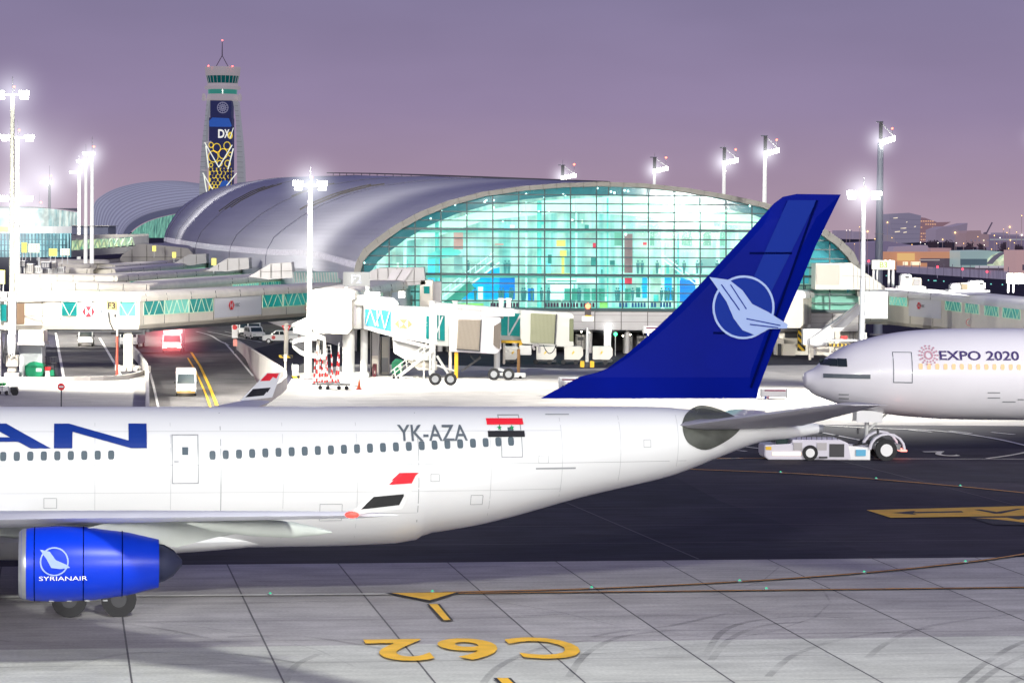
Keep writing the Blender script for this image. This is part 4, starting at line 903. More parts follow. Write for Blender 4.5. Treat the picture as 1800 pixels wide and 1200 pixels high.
# lit yellow mural behind the right end of the arch
for x0, x1, y in ((1418, 1440, 458), (1416, 1438, 463.5), (1476, 1490, 452), (1492, 1500, 455)): panel('mural_stroke', x0, x1, y, y + 3.2, lit('mural_yellow', (.8, .9, .1), (.75, .95, .05), .9), 3)
MB().poly([I(x, y, 2.6) for x, y in ((1380, 395), (1450, 412), (1478, 436), (1512, 480), (1512, 545), (1385, 545))]).build('interior_wall', lit('dim_teal_wall', (.05, .2, .25), (.10, .42, .50), .75, .5, .25), hall)
# sparkling downlights along the vault
mb = MB(); DL = emat('downlight', (.95, 1, .95), 6)
for x, y in [(757, 384), (776, 371), (800, 360), (852, 355), (855, 352), (868, 365), (925, 341), (957, 347), (990, 342), (994, 343), (1050, 331), (1074, 337), (1080, 339), (1098, 335), (1104, 336), (1160, 336), (1166, 337), (1210, 345), (1318, 362), (915, 373), (868, 352), (947, 372), (965, 372), (640, 462), (1006, 387), (820, 378), (884, 389), (1100, 412)]:
    MB().sphere(I(x, y, .7), .09 + .05 * random.random(), 6, 4).build('downlight', DL, hall)
# undercroft below the spandrel: dark, with columns, pipes and lamps
UD = mat('undercroft_dark', (.05, .045, .045), .8, var=.4, vs=.6)
MB().box(F(628, 600).x, F(1512, 600).x, FD + 10, FD + 10.3, 0, 3.3).build('undercroft_wall', UD, hall)
MB().box(F(628, 600).x, F(1512, 600).x, FD + .5, FD + 10, 3.25, 3.5).build('undercroft_ceiling', UD, hall)
for i in range(14):
    x = lerp(F(640, 600).x, F(1500, 600).x, i / 13); MB().tube((x, FD + 2, 0), (x, FD + 2, 3.3), .35, n=14).build('undercroft_column', GREYP, hall)
for k in range(6): y = FD + 1.5 + k * .9; MB().tube((F(700, 600).x, y, 2.95 - .12 * (k % 3)), (F(1480, 600).x, y, 2.95 - .12 * (k % 3)), .12, n=8).build('pipe', STEEL, hall)
UL = emat('undercroft_lamp', (1, .92, .7), 16)
for x, y in ((1022, 583), (1035, 584), (1095, 590), (1108, 588), (1140, 588), (790, 605), (834, 604), (1180, 590)): MB().sphere(I(x, y, -.2), .1, 8, 6).build('undercroft_lamp', UL, hall)

# ---------------------------------------------------------------- second concourse further back on the left
b2 = thing('concourse_building', 'distant vaulted concourse with ribbed silver roof left of the control tower', 'terminal', (P(260, 400, 1250).x, 1250, 0))
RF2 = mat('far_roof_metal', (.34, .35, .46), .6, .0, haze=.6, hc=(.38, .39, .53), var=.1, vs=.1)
outer = [(160, 420, 1150), (161, 385, 1170), (166, 357, 1200), (182, 342, 1240), (205, 331, 1290), (235, 323, 1340), (270, 318.5, 1400), (310, 318, 1450), (352, 323, 1500)]
midc = [(186, 420, 1110), (188, 393, 1130), (197, 372, 1160), (218, 355, 1200), (248, 343, 1250), (280, 336, 1300), (312, 332, 1350), (340, 331, 1400), (368, 333, 1450)]
inner = [(214, 420, 1080), (216, 410, 1090), (226, 395, 1110), (243, 383, 1140), (262, 375, 1180), (285, 369, 1220), (310, 364, 1260), (335, 359, 1300), (370, 354, 1350)]
Q = [spline(outer, 6), spline(midc, 6), spline(inner, 6)]
grid = []
for j in range(len(Q[0])):
    row = spline([Q[0][j], Q[1][j], Q[2][j]], 7); grid.append([P(*q) for q in row])
mb = MB()
for a, b in zip(grid, grid[1:]):
    for k in range(len(a) - 1): mb.quad(a[k], a[k + 1], b[k + 1], b[k])
r2 = mb.build('roof', RF2, b2, smooth=True)
mb = MB()
for k in range(1, len(grid[0])):
    for a, b in zip(grid, grid[1:]): mb.bar(a[k] - Vector((0, 1.5, 0)), b[k] - Vector((0, 1.5, 0)), .5, .5)
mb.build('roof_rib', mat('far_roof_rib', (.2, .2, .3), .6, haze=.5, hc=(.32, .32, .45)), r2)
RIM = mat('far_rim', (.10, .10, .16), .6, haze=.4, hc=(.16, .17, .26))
mb = MB(); il = [P(*q) for q in Q[2]]; il2 = [P(q[0] + 5 + i * .25, q[1] + 9 if q[1] < 410 else q[1], q[2] - 15) for i, q in enumerate(Q[2])]
for a, b, c, d in zip(il, il[1:], il2[1:], il2): mb.quad(a, b, c, d)
mb.build('arch_rim', RIM, b2)
GFAR = streaks('far_lit_glass', (.0, .10, .09), (.25, .62, .45), .9, .12, .12)
mb = MB(); base = P(380, 415, 1150)
for a, b in zip(il2, il2[1:]): mb.quad(a + Vector((0, 5, 0)), b + Vector((0, 5, 0)), P(proj(b)[0], 418, b.y + 5), P(proj(a)[0], 418, a.y + 5))
mb.build('glass_wall', GFAR, b2)
mb = MB(); mb.poly([P(*q) for q in ((302, 319, 1460), (352, 323, 1500), (352, 350, 1400), (338, 338, 1420), (322, 326, 1440))]); mb.build('roof_end', mat('far_roof_end', (.1, .11, .18), .6, haze=.3, hc=(.18, .18, .32)), b2)

# ---------------------------------------------------------------- control tower
TD = 1230.0; tc0 = P(390, 400, TD); ct = thing('control_tower', 'tall control tower with blue and yellow painted shaft, glass cab and antenna', 'tower', (tc0.x, TD, 0))
def Z(py): return P(390, py, TD).z
def X(px): return P(px, 200, TD).x
TWH = mat('tower_white', (.62, .58, .56), .5, haze=.42, hc=(.55, .48, .52)); TDK = mat('tower_glass', (.01, .05, .06), .1, emit=(.0, .10, .10), es=.5)  # haze glow doubles as painted light on the tower white
def ring(mb, prof, n=32, cx=None, squash=.9):
    cx = tc0.x if cx is None else cx
    return mb.loft([[Vector((cx + math.cos(2 * PI * i / n) * r, TD + math.sin(2 * PI * i / n) * r * squash, Z(py))) for i in range(n)] for py, r in prof])
k = TD / FPX; r_ = lambda w: w * k
MB_ = lambda prof: ring(MB(), prof)
MB_([(134, r_(29)), (133, r_(30)), (119, r_(31.5)), (118, r_(30)), (124, r_(20))]).build('roof_parapet', TWH, ct, smooth=True)
cab = MB_([(147, r_(26)), (134, r_(29))]).build('cab_glass', TDK, ct, smooth=True)
for i in range(24):
    t = 2 * PI * i / 24; MB().bar((tc0.x + math.cos(t) * r_(26.2), TD + math.sin(t) * r_(26.2) * .9, Z(147)), (tc0.x + math.cos(t) * r_(29.2), TD + math.sin(t) * r_(29.2) * .9, Z(134)), .14).build('cab_mullion', TWH, cab) if math.sin(t) < .1 else None
MB_([(158, r_(26)), (157, r_(31.5)), (152, r_(31.5)), (151, r_(27)), (147, r_(27))]).build('balcony', TWH, ct, smooth=True)
MB_([(166, r_(25.5)), (158, r_(26))]).build('lower_glass', mat('tower_glass_lit', (.02, .1, .1), .1, emit=(.05, .3, .25), es=.6, var=.5, vs=.2), ct, smooth=True)
MB_([(178, r_(27)), (176, r_(29)), (172, r_(27.5)), (166, r_(26.5))]).build('lower_balcony', TWH, ct, smooth=True)
for sx in (-1, 1):
    bx_ = tc0.x + sx * r_(31.5); MB().cbox((bx_, TD - 3, Z(173)), r_(5), 4, r_(10)).cbox((bx_, TD - 3, Z(167)), r_(3), 3, r_(3)).build('equipment_pod', TWH, ct)
# side walls flaring to the foot
prof = [(178, 17, 27), (210, 19.5, 30), (250, 21, 34.5), (290, 22, 37.5), (330, 22.5, 39), (352, 22.5, 39.5), (420, 23, 40)]
for sx in (-1, 1):
    R = []
    for y, i0, o0 in prof:
        a0 = i0 + (6 if y > 200 else 3); R.append([Vector((tc0.x + sx * r_(a0), TD - 5, Z(y))), Vector((tc0.x + sx * r_(o0), TD - 2, Z(y))), Vector((tc0.x + sx * r_(o0), TD + 8, Z(y))), Vector((tc0.x + sx * r_(a0), TD + 5, Z(y)))])
    wg = MB().loft(R).build('side_wall', mat('tower_shell', (.50, .51, .50), .5, haze=.45, hc=(.42, .43, .47), var=.12, vs=.1), ct)  # shell lightened by painted glow, as no lamp lights it
    mb = MB()
    for y in range(186, 352, 9):
        a0, o0 = interp(prof, y); a0 += 6; mb.bar((tc0.x + sx * r_(a0), TD - 5.1, Z(y)), (tc0.x + sx * r_(o0), TD - 2.1, Z(y)), .2)
    mb.build('wall_joint', mat('tower_joint', (.2, .2, .22), .6, haze=.3, hc=(.4, .4, .45)), wg)
# painted shaft
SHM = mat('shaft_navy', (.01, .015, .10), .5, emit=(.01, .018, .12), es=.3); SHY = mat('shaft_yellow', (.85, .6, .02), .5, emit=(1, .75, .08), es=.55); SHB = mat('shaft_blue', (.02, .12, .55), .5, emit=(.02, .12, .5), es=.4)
def shaft(y0, y1, x0, x1, m, off=6.0): return MB().box(X(x0), X(x1), TD - off, TD - off + .1, Z(y1), Z(y0)).build('shaft_panel', m, ct)
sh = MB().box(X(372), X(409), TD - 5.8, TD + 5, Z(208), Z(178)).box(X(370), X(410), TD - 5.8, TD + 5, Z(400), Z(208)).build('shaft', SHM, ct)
MB().poly([(X(x), TD - 6.05, Z(y)) for x, y in ((371, 224), (370, 214), (376, 208), (405, 209), (410, 222), (408, 224))]).build('shaft_picture', SHB, sh)
def disc(mb, px, py, r, off, r2=0, n=20, sy=1.):
    for i in range(n):
        a, b = 2 * PI * i / n, 2 * PI * (i + 1) / n; q = [(a, r), (b, r), (b, r2), (a, r2)] if r2 else [(a, r), (b, r), (0, 0)]
        mb.poly([(X(px) + math.cos(t) * r_(w_), TD - off, Z(py) + math.sin(t) * r_(w_) * sy) for t, w_ in q])
    return mb
mb = MB(); disc(mb, 394, 190.5, 10, 6.05, 8.5); disc(mb, 394, 190.5, 6, 6.05, 4.8); disc(mb, 394, 190.5, 3, 6.05, 1.2)
for i in range(12): t = i * PI / 6; mb.bar((X(394) + math.cos(t) * r_(3), TD - 6.06, Z(190.5) + math.sin(t) * r_(3)), (X(394) + math.cos(t) * r_(10), TD - 6.06, Z(190.5) + math.sin(t) * r_(10)), .25)
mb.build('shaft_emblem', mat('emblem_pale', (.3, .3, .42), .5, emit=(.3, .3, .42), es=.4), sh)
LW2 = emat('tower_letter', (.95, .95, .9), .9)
MB().text('D', (X(386.2), TD - 6.1, Z(243.5)), (1, 0, 0), (0, 0, 1), r_(15), width=r_(11), bold=.03).text('X', (X(397), TD - 6.1, Z(243.5)), (1, 0, 0), (0, 0, 1), r_(15), width=r_(9), bold=.03).build('shaft_lettering', LW2, sh)
mb = MB(); disc(mb, 407.5, 239, 4.2, 6.15, 1.6, sy=1.5); mb.build('shaft_lettering', SHY, sh)
# yellow bubble pattern: rings high up, closing to dots lower down
mb = MB()
for x, y, r in ((371, 256, 5), (384, 261, 8), (402, 257, 7), (378, 276, 10), (395, 271, 9), (407.5, 272, 4), (389, 288, 5.5), (371, 291, 4), (403, 288, 6)): disc(mb, min(max(x, 373 + 1), 408), y, r * .92, 6.07, r * .92 - 1.4, sy=1.15)
mb.box(X(370), X(410), TD - 6.03, TD - 6.0, Z(352), Z(296)); mb.build('shaft_pattern', SHY, sh)
mb = MB(); random.seed(3)
for j in range(9):
    for i in range(6):
        rr = lerp(3.4, 2.0, j / 9) * random.uniform(.8, 1.25); disc(mb, 373.5 + i * 6.6 + (j % 2) * 2.6 + random.uniform(-.7, .7) if i < 5 else 407, 299 + j * 5.8 + random.uniform(-.8, .8), min(rr, 3), 6.1, n=10, sy=1.15)
mb.build('shaft_dot', SHM, sh)
mb = MB(); disc(mb, 399, 330, 10, 6.14, n=24, sy=1.25); mb.build('shaft_picture', SHB, sh)
mb = MB()
for a, b, w_ in (((364, 252), (389, 295), 3), ((412, 256), (389, 295), 3), ((366, 258), (371, 296), 3.4), ((414, 262), (405, 298), 3.4), ((361, 305), (382, 340), 3), ((420, 305), (402, 328), 3), ((363, 309), (369, 345), 3.4), ((414, 226), (408, 245), 2)):
    MB().bar((X(a[0]), TD - 9, Z(a[1])), (X(b[0]), TD - 9, Z(b[1])), r_(w_), r_(w_) * .5).build('diagonal_strut', mat('strut_white', (.75, .75, .68), .5, emit=(.9, .95, .8), es=.85), ct)  # struts brightened by painted glow
for a, b in (((361, 253), (375, 250)), ((358, 300), (371, 301)), ((412, 302), (421, 300))): MB().bar((X(a[0]), TD - 8, Z(a[1])), (X(b[0]), TD - 8, Z(b[1])), r_(2)).build('cross_strut', TWH, ct)
AN = mat('antenna_dark', (.08, .06, .08), .5)
an = MB().bar((X(379), TD, Z(118)), (X(390), TD, Z(98)), r_(1.1)).bar((X(401), TD, Z(118)), (X(390), TD, Z(98)), r_(1.1)).tube((X(390), TD, Z(99)), (X(390), TD, Z(74)), r_(.9), r_(.5)).bar((X(379), TD, Z(118)), (X(401), TD, Z(118)), r_(1)).build('antenna', AN, ct)
RLAMP = emat('obstruction_red', (1, .06, .05), 14)
for x, y in ((390, 71), (369, 118), (411, 118)): MB().sphere((X(x), TD - 7 if y > 100 else TD, Z(y)), r_(1.1), 8, 6).build('warning_lamp', RLAMP, ct)

# ---------------------------------------------------------------- glass terminal at the far left, linking gallery, blue-grey block
lt = thing('terminal_building', 'round two storey glass terminal glaring white at the far left', 'terminal', (P(60, 400, 780).x, 780, 0))
GA = streaks('pale_lit_glass', (.35, .62, .62), (.95, 1.05, .95), .8, .12, .1); GB = streaks('blue_lit_glass', (.06, .38, .48), (.45, .85, .88), .9, .2, .15)
def curve_wall(mb, pts, y_top, y_bot, D0, n=24, zf=None):
    R = []
    for i in range(n + 1):
        t = i / n; px = lerp(pts[0], pts[1], t); dd = D0 + 26 * (2 * t - 1) ** 4 * (1 if t > .5 else .2); yt = y_top(t) if callable(y_top) else y_top; R.append([P(px, yt, dd), P(px, y_bot, dd)])
    return mb.loft(R, close=False, caps=False)
curve_wall(MB(), (-80, 139), lambda t: 364 + 16 * max(0, t - .55) ** 1.6 * 2.2, 399, 800).build('upper_glazing', GA, lt)
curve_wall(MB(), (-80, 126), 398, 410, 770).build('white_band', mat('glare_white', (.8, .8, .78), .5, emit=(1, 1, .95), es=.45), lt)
curve_wall(MB(), (-80, 125), 410, 452, 775).build('lower_glazing', GB, lt)
mb = MB()
for i in range(28):
    px = -40 + i * 6; mb.bar(P(px, 411, 773), P(px, 452, 773), .35)
for y in (421, 431, 441): mb.bar(P(-60, y, 773), P(118, y, 773), .25)
mb.build('mullion', mat('mullion_grey', (.12, .3, .36), .5), lt)
curve_wall(MB(), (-80, 139), lambda t: 362.5 + 16 * max(0, t - .55) ** 1.6 * 2.2, 366, 796).build('roof_edge', GREYP, lt)
bb = thing('rooftop_block', 'plain blue grey box on the roof left of the far vault', 'building', (P(158, 405, 760).x, 760, 0)); MB().box(P(126, 400, 760).x, P(190, 400, 760).x, 760, 775, P(150, 412, 760).z, P(150, 397, 760).z).build('block', mat('block_bluegrey', (.07, .08, .14), .6, haze=.1, hc=(.2, .2, .3)), bb)
MB().box(P(125, 400, 758).x, P(191, 400, 758).x, 759, 776, P(150, 397, 760).z, P(150, 396, 760).z).build('roof_edge', GREYP, bb)
lg = thing('glazed_gallery', 'brightly lit green glazed gallery bridge below the far vault', 'walkway', (P(180, 430, 720).x, 720, 0)); A_, B_ = P(126, 430, 700), P(262, 425, 760)
def LG(px, py, off=0.): q = PV(px, py, A_, B_); return q + Vector((0, -off, 0))
MB().quad(LG(126, 440), LG(232, 431), LG(232, 418), LG(126, 422)).build('glazing', streaks('gallery_lit', (.05, .45, .30), (1.0, 1.1, .55), .8, .45, .5), lg)
MB().quad(LG(126, 423, .5), LG(262, 414.5, .5), LG(262, 411, .5), LG(126, 413, .5)).build('roof', CREAM2, lg); MB().quad(LG(126, 452, .3), LG(262, 442, .3), LG(262, 431, .3), LG(126, 440, .3)).build('spandrel', GREYP, lg); MB().quad(LG(233, 431, .4), LG(262, 429, .4), LG(262, 414, .4), LG(233, 416, .4)).build('panel', GREYP, lg)
mb = MB()
for i in range(9): a = 128 + i * 12; mb.bar(LG(a, 440 - i * .9, .6), LG(a + 8, 421 - i * .4, .6), .35); mb.bar(LG(a + 8, 421 - i * .4, .6), LG(a + 12, 439 - i, .6), .35)
mb.build('truss', MULL, lg)
# pale stepped walkway roofs between the bridges and the vault
STEPM = mat('pale_stone', (.55, .52, .47), .6, var=.1, vs=.2)
def slabwall(name, label, pts, D, depth, m=STEPM, seams=()):
    t = thing(name, label, 'building', (P(pts[0][0], pts[0][1], D).x, D, 0)); MB().prism([P(x, y, D) for x, y in pts], (0, depth, 0)).build('wall', m, t)
    for a, b in seams: MB().bar(P(*a, D - .1), P(*b, D - .1), .12, .1).build('wall_joint', SEAM, t)
    return t
slabwall('stepped_building', 'broad pale stepped annex in front of the silver vault', [(205, 462), (215, 448), (240, 430), (252, 428), (330, 436), (345, 452), (345, 475), (205, 475)], 640, 40, seams=(((232, 438), (232, 470)), ((258, 430), (258, 470)), ((290, 434), (290, 470)), ((318, 436), (318, 470)), ((215, 452), (345, 452))))
# ---------------------------------------------------------------- boarding bridges
def hexlogo(par, O, X, Zv, h, txt=None, m1=LRED, m2=WHITE, tm=TXT, tw=None, kx=1.):
    """hexagon mark of red triangles on white, h = height; O = centre; X, Z = unit directions"""
    c = lambda x, z: O + X * (x * kx * h / 2) + Zv * (z * h / 2)
    lg_ = MB().poly([c(-1, 1), c(0, 0), c(1, 1)]).poly([c(-1, -1), c(1, -1), c(0, 0)]).poly([c(-2, 0), c(-1, -1), c(-1, 1)]).poly([c(2, 0), c(1, 1), c(1, -1)]).build('logo', m1, par)
    if txt: MB().text(txt, c(2.5, -.42) , X, Zv, h * .42, width=(tw or h * 1.45 * kx), bold=.012).build('logo_lettering', tm, par)
def prof_loft(path, prof):
    R = []
    for i, p in enumerate(path):
        d = (path[min(i + 1, len(path) - 1)] - path[max(i - 1, 0)]); d = Vector((d.x, d.y, 0)).normalized(); n = Vector((-d.y, d.x, 0))
        if n.y < 0: n = -n
        R.append([Vector((p.x, p.y, 0)) + n * a + Vector((0, 0, z)) for a, z in prof])
    return R
def bridge(label, roofpx, z0, z1, wins=(), seams=(), panels=(), loc=None, W_=3.6, winz=(.36, .76), mat_=CREAM, name='boarding_bridge', roofm=CREAM2, diag=True, winm=BLUEPANE, group=None):
    path = [G(x, y, z1) for x, y in roofpx]; t = thing(name, label, 'boarding bridge', (path[0].x, path[0].y, 0), group=group); H = z1 - z0; rh = min(1.0, H * .27)
    MB().loft(prof_loft(path, [(.35, z0), (0, z0 + .45), (0, z1 - rh), (W_, z1 - rh), (W_, z0 + .45), (W_ - .35, z0)])).build('body', mat_, t)
    MB().loft(prof_loft(path, [(-.28, z1 - rh), (-.34, z1 - rh * .6), (-.2, z1 - rh * .2), (.3, z1), (W_ - .3, z1), (W_ + .2, z1 - rh * .2), (W_ + .34, z1 - rh * .6), (W_ + .28, z1 - rh)])).build('roof', roofm, t, smooth=True, sharp=60)
    def face(px, z, off=.03):
        for a, b in zip(path, path[1:]):
            q = PV(px, 500, a, b)
            if min(a.x, b.x) - .05 <= q.x <= max(a.x, b.x) + .05: break
        d = ray(px, proj((q.x, q.y, z))[1]); n = Vector((b.y - a.y, a.x - b.x, 0)); k = n.dot(Vector((a.x, a.y, 0))) / n.dot(d); q = CP + d * k
        nn = Vector((b.y - a.y, a.x - b.x, 0)).normalized(); nn = -nn if nn.y > 0 else nn; return Vector((q.x, q.y, z)) + nn * off
    t['_x'] = 0; del t['_x']
    for px in seams:
        s_ = MB(); s_.bar(face(px, z0 + .45, .02), face(px, z1 - rh, .02), .07, .05); s_.bar(face(px, z1 - rh, .36), face(px, z1 - .2, .25), .09, .06); s_.build('panel_joint', SEAM, t)
    if seams:
        for k in (.62,) if H > 3 else ():
            pass
    for x0, x1, *mm in wins:
        m = mm[0] if mm else winm; a, b, c, d = face(x0, z0 + H * winz[0]), face(x1, z0 + H * winz[0]), face(x1, z0 + H * winz[1]), face(x0, z0 + H * winz[1])
        w_ = MB().quad(a, b, c, d).build('window', m, t); f_ = MB()
        for p, q in ((a, b), (b, c), (c, d), (d, a)): f_.bar(p, q, .10, .08)
        if diag:
            n_ = max(1, round((b - a).length / 2.6))
            for i in range(n_):
                p, q = a.lerp(b, i / n_), a.lerp(b, (i + .5) / n_); r, s = d.lerp(c, i / n_), d.lerp(c, (i + .5) / n_); p2 = a.lerp(b, (i + 1) / n_); r2 = d.lerp(c, (i + 1) / n_)
                if i % 2 == 0: f_.bar(q, r, .12, .05); f_.bar(q, r2, .12, .05)
                else: f_.bar(p, s, .12, .05); f_.bar(p2, s, .12, .05)
        f_.build('window_frame', MULL, w_)
    for x0, x1, ka, kb, logo in panels:
        a, b, c, d = face(x0, z0 + H * ka, .05), face(x1, z0 + H * ka, .05), face(x1, z0 + H * kb, .05), face(x0, z0 + H * kb, .05)
        p_ = MB().quad(a, b, c, d).build('sign_panel', mat('sign_lilac', (.74, .74, .78), .45), t)
        if logo:
            lx, lh, kx, kk = (*logo, 1.)[:4]; O = face(lx, z0 + H * kx, .16); hexlogo(p_, O, (b - a).normalized(), Vector((0, 0, 1)), lh, 'HSBC', tw=None, kx=kk)
    return t, path, face
# F3 bridge across the road
t, path, face = bridge('long cream boarding bridge over the service road with two large red logos', [(-30, 514), (75, 513), (245, 514), (252, 513), (372, 508), (462, 503.5), (620, 497)], 4.4, 8.35,
       wins=((108, 136), (209, 239, LTEAL), (252, 288), (289, 331, LTEAL), (332, 374), (461, 496), (498, 545), (548, 591), (594, 612)), seams=(74, 107, 137, 163, 190, 213, 240, 252, 289, 332, 375, 418, 460, 503, 545, 588),
       panels=((137, 190, .13, .73, (155.5, 1.12, .48, .56)), (376, 459, .16, .74, (405, 1.02, .50))))
mb = MB()
for x0, x1 in ((42, 136), (137, 137.5)): mb.bar(face(x0, 4.4 + 3.95 * .36, .02), face(x1, 4.4 + 3.95 * .36, .02), .06, .06)
mb.build('panel_joint', SEAM, t)
mb = MB()
for a, b in zip(path, path[1:]): mb.bar(Vector((a.x, a.y + 1.5, 4.25)), Vector((b.x, b.y + 1.5, 4.25)), 1.8, .3)
for i in range(30): p = path[1].lerp(path[-1], i / 30); mb.cbox((p.x, p.y + .9, 4.15), .5, .8, .35)
mb.build('underside_beam', DARK, t)
MB().quad(face(27, 5.0, .1), face(42, 5.0, .1), face(42, 7.2, .1), face(27, 7.2, .1)).build('bronze_panel', mat('bronze', (.30, .20, .13), .35, .5), t)
p = PV(537, 545, path[-2], path[-1]); mb = MB(); lgm = mat('round_mark_red', (.7, .15, .15), .5); c = face(537, 5.6, .06); X_ = (path[-1] - path[-2]); X_.z = 0; X_.normalize()
for i in range(20):
    a, b = 2 * PI * i / 20, 2 * PI * (i + 1) / 20; mb.quad(*[c + X_ * math.cos(q) * r + Vector((0, 0, math.sin(q) * r)) for q, r in ((a, .48), (b, .48), (b, .40), (a, .40))])
mb.bar(c - X_ * .3, c + X_ * .3, .05, .03).bar(c - Vector((0, 0, .3)), c + Vector((0, 0, .3)), .05, .03); mb.build('round_mark', lgm, t)
# supports: white pillar, corrugated box, round columns
cg = G(225, 651); MB().tube((cg.x, cg.y, 0), (cg.x, cg.y, 4.3), .52, n=20).build('support_column', mat('pale_column', (.62, .60, .52), .6), t)
mb = MB()
for i in range(10): a = i * 2 * PI / 10; mb.cbox((cg.x + math.cos(a) * 1.1, cg.y + math.sin(a) * 1.1, .2), .5, .5, .4 + .2 * (i % 3))
mb.build('column_foot', WALLM, t); MB().bar((cg.x - 1.8, cg.y, 4.1), (cg.x + 1.8, cg.y, 4.1), .6, .5).build('support_head', DARK, t)
g0 = G(54, 664)
def slabbox(nm, x0, x1, y0, y1, D, dp, m, par, bv=0): a = P(x0, y0, D); b = P(x1, y1, D); return MB().box(a.x, b.x, D, D + dp, b.z, a.z).build(nm, m, par, bevel=bv)
D0 = g0.y
CORR = mat('corrugated', (.48, .50, .50), .5, .2); 
slabbox('cabinet', 32, 76, 580, 604, D0, 2.6, CREAM, t, .05); slabbox('cabinet_cap', 30, 78, 601, 607, D0 - .2, 3, GREYP, t)
mb = MB(); 
for i in range(22): a = P(36 + i * 1.75, 606, D0 + .4); mb.box(a.x, a.x + .07, D0 + .3, D0 + .4, 0, a.z)
a, b = P(34, 606, D0 + .4), P(74, 606, D0 + .4); mb.box(a.x, b.x, D0 + .4, D0 + 2.4, 0, a.z); mb.build('corrugated_shaft', CORR, t)
D1 = G(20, 668).y; slabbox('pillar', 15, 27, 515, 590, D1, .7, WHITE, t, .04)
mb = MB(); a = P(20, 588, D1); mb.tube((a.x, D1 + .3, P(20, 625, D1).z), (a.x, D1 + .3, a.z), .42, n=16); mb.build('pillar', WHITE, t); slabbox('drive_unit', 10, 31, 624, 645, D1 - .2, 1.2, CREAM, t, .08); slabbox('drive_unit', 13, 28, 645, 655, D1, .9, CREAM, t, .08); slabbox('base_plinth', 7, 33, 655, 668, D1 - .3, 1.6, GREYP, t, .05)
def droop(p, q, sag, r=.06, n=10): return MB().path([p.lerp(q, i / n) - Vector((0, 0, sag * 4 * (i / n) * (1 - i / n))) for i in range(n + 1)], r, 6)
for xa, ya, xb, yb, sg in ((1, 578, 11, 582, 2.2), (4, 600, 10, 612, 1.8), (10, 600, 19, 622, .9), (29, 604, 22, 620, 1.0)): droop(P(xa, ya, D1 - .4), P(xb, yb, D1 - .4), sg).build('cable', RUBBER, t)
slabbox('pillar', -12, 0, 520, 668, D1 + 1, .7, WHITE, t); slabbox('cab_window', -6, 11, 535, 564, D1 + 1.2, .1, BLUEPANE, t); slabbox('cab_wall', -30, 14, 528, 580, D1 + 1.4, 2.5, CREAM, t, .05)
slabbox('roof_unit', -5, 12, 514, 523, D1, 1.2, GREYP, t, .05)

# parallel bridges behind, receding
seq = [('first cream bridge behind the long one, teal window strip on its left', [(20, 494), (160, 495), (260, 497), (282, 494), (420, 485), (515, 479)], 6.4 - 2.0, 8.35, ((72, 218), (262, 281), (345, 405), (408, 455, LTEAL), (458, 514)), (72, 91, 133, 175, 219, 260, 281, 312, 345, 377, 405, 433, 470)),
       ('second cream bridge behind the long one, thin teal strip under a tube roof', [(25, 481), (205, 482), (225, 481), (330, 475), (435, 469)], 6.4 - 2.0, 8.35, ((100, 128), (228, 300), (302, 360, LTEAL), (362, 432)), (70, 100, 128, 165, 200, 222, 240, 273, 308, 342, 376, 410)),
       ('third cream bridge behind the long one, reaching a sloping grey ramp housing', [(115, 470), (200, 472), (300, 465), (368, 459)], 4.4, 8.35, ((198, 220), (280, 318), (320, 360, LTEAL)), (125, 155, 198, 228, 250, 279, 320)),
       ('fourth cream bridge, hardly wider than its tube roof, below the pale annex', [(80, 462), (200, 464), (300, 459), (352, 454)], 4.6, 8.35, ((210, 260),), (110, 160, 200, 245, 290)),
       ('fifth and furthest cream bridge roof in front of the lit green gallery', [(70, 455), (190, 456), (250, 451), (300, 448)], 5.0, 8.35, ((165, 230),), (100, 150, 200))]
for i, (lb, rp_, z0, z1, wn, sm) in enumerate(seq): bridge(lb, rp_, z0, z1, wins=wn, seams=sm, winz=(.30, .70), diag=i < 3, group='cream boarding bridges receding on the left', W_=3.4)
# ramp housings on top of the bridge ends
def housing(label, pts, D, depth, seams, m=GREYP):
    t = thing('ramp_housing', label, 'roof housing', (P(*pts[0], D).x, D, 0)); MB().prism([P(x, y, D) for x, y in pts], (0, depth, 0)).build('shell', m, t)
    for a, b in seams: MB().bar(P(*a, D - .06), P(*b, D - .06), .09, .06).build('panel_joint', SEAM, t)
    return t
housing('small sloping grey ramp housing at the end of the third bridge', [(300, 466), (332, 447), (362, 446), (363, 462), (335, 467)], 560, 5, (((322, 454), (322, 465)), ((345, 447), (345, 465))))
housing('sloping grey ramp housing right of the smallest one, yellow lamp beside it', [(362, 476), (400, 454), (437, 453), (438, 472), (400, 477)], 462, 5, (((384, 464), (384, 475)), ((400, 455), (400, 475)), ((420, 454), (420, 474))))
housing('sloping grey ramp housing just left of the tall lamp mast', [(437, 486), (476, 463), (512, 461), (515, 488), (470, 491)], 388, 5, (((458, 474), (458, 488)), ((476, 464), (476, 489)), ((494, 462), (494, 488)), ((460, 478), (514, 476))))
h = housing('large panelled ramp housing with slanted glazed side behind the F2 sign', [(636, 492), (652, 476), (664, 471), (745, 470), (748, 500), (640, 507)], 343, 5, (((664, 473), (664, 503)), ((682, 472), (682, 502)), ((698, 471), (692, 500)), ((728, 471), (728, 500)), ((640, 500), (747, 494))))
MB().poly([P(x, y, 342.6) for x, y in ((690, 474), (724, 474), (708, 498), (676, 500))]).build('slanted_panel', mat('panel_mauve', (.45, .42, .44), .4), h); MB().bar(P(707, 474, 342.5), P(692, 499, 342.5), .1).build('panel_joint', SEAM, h)
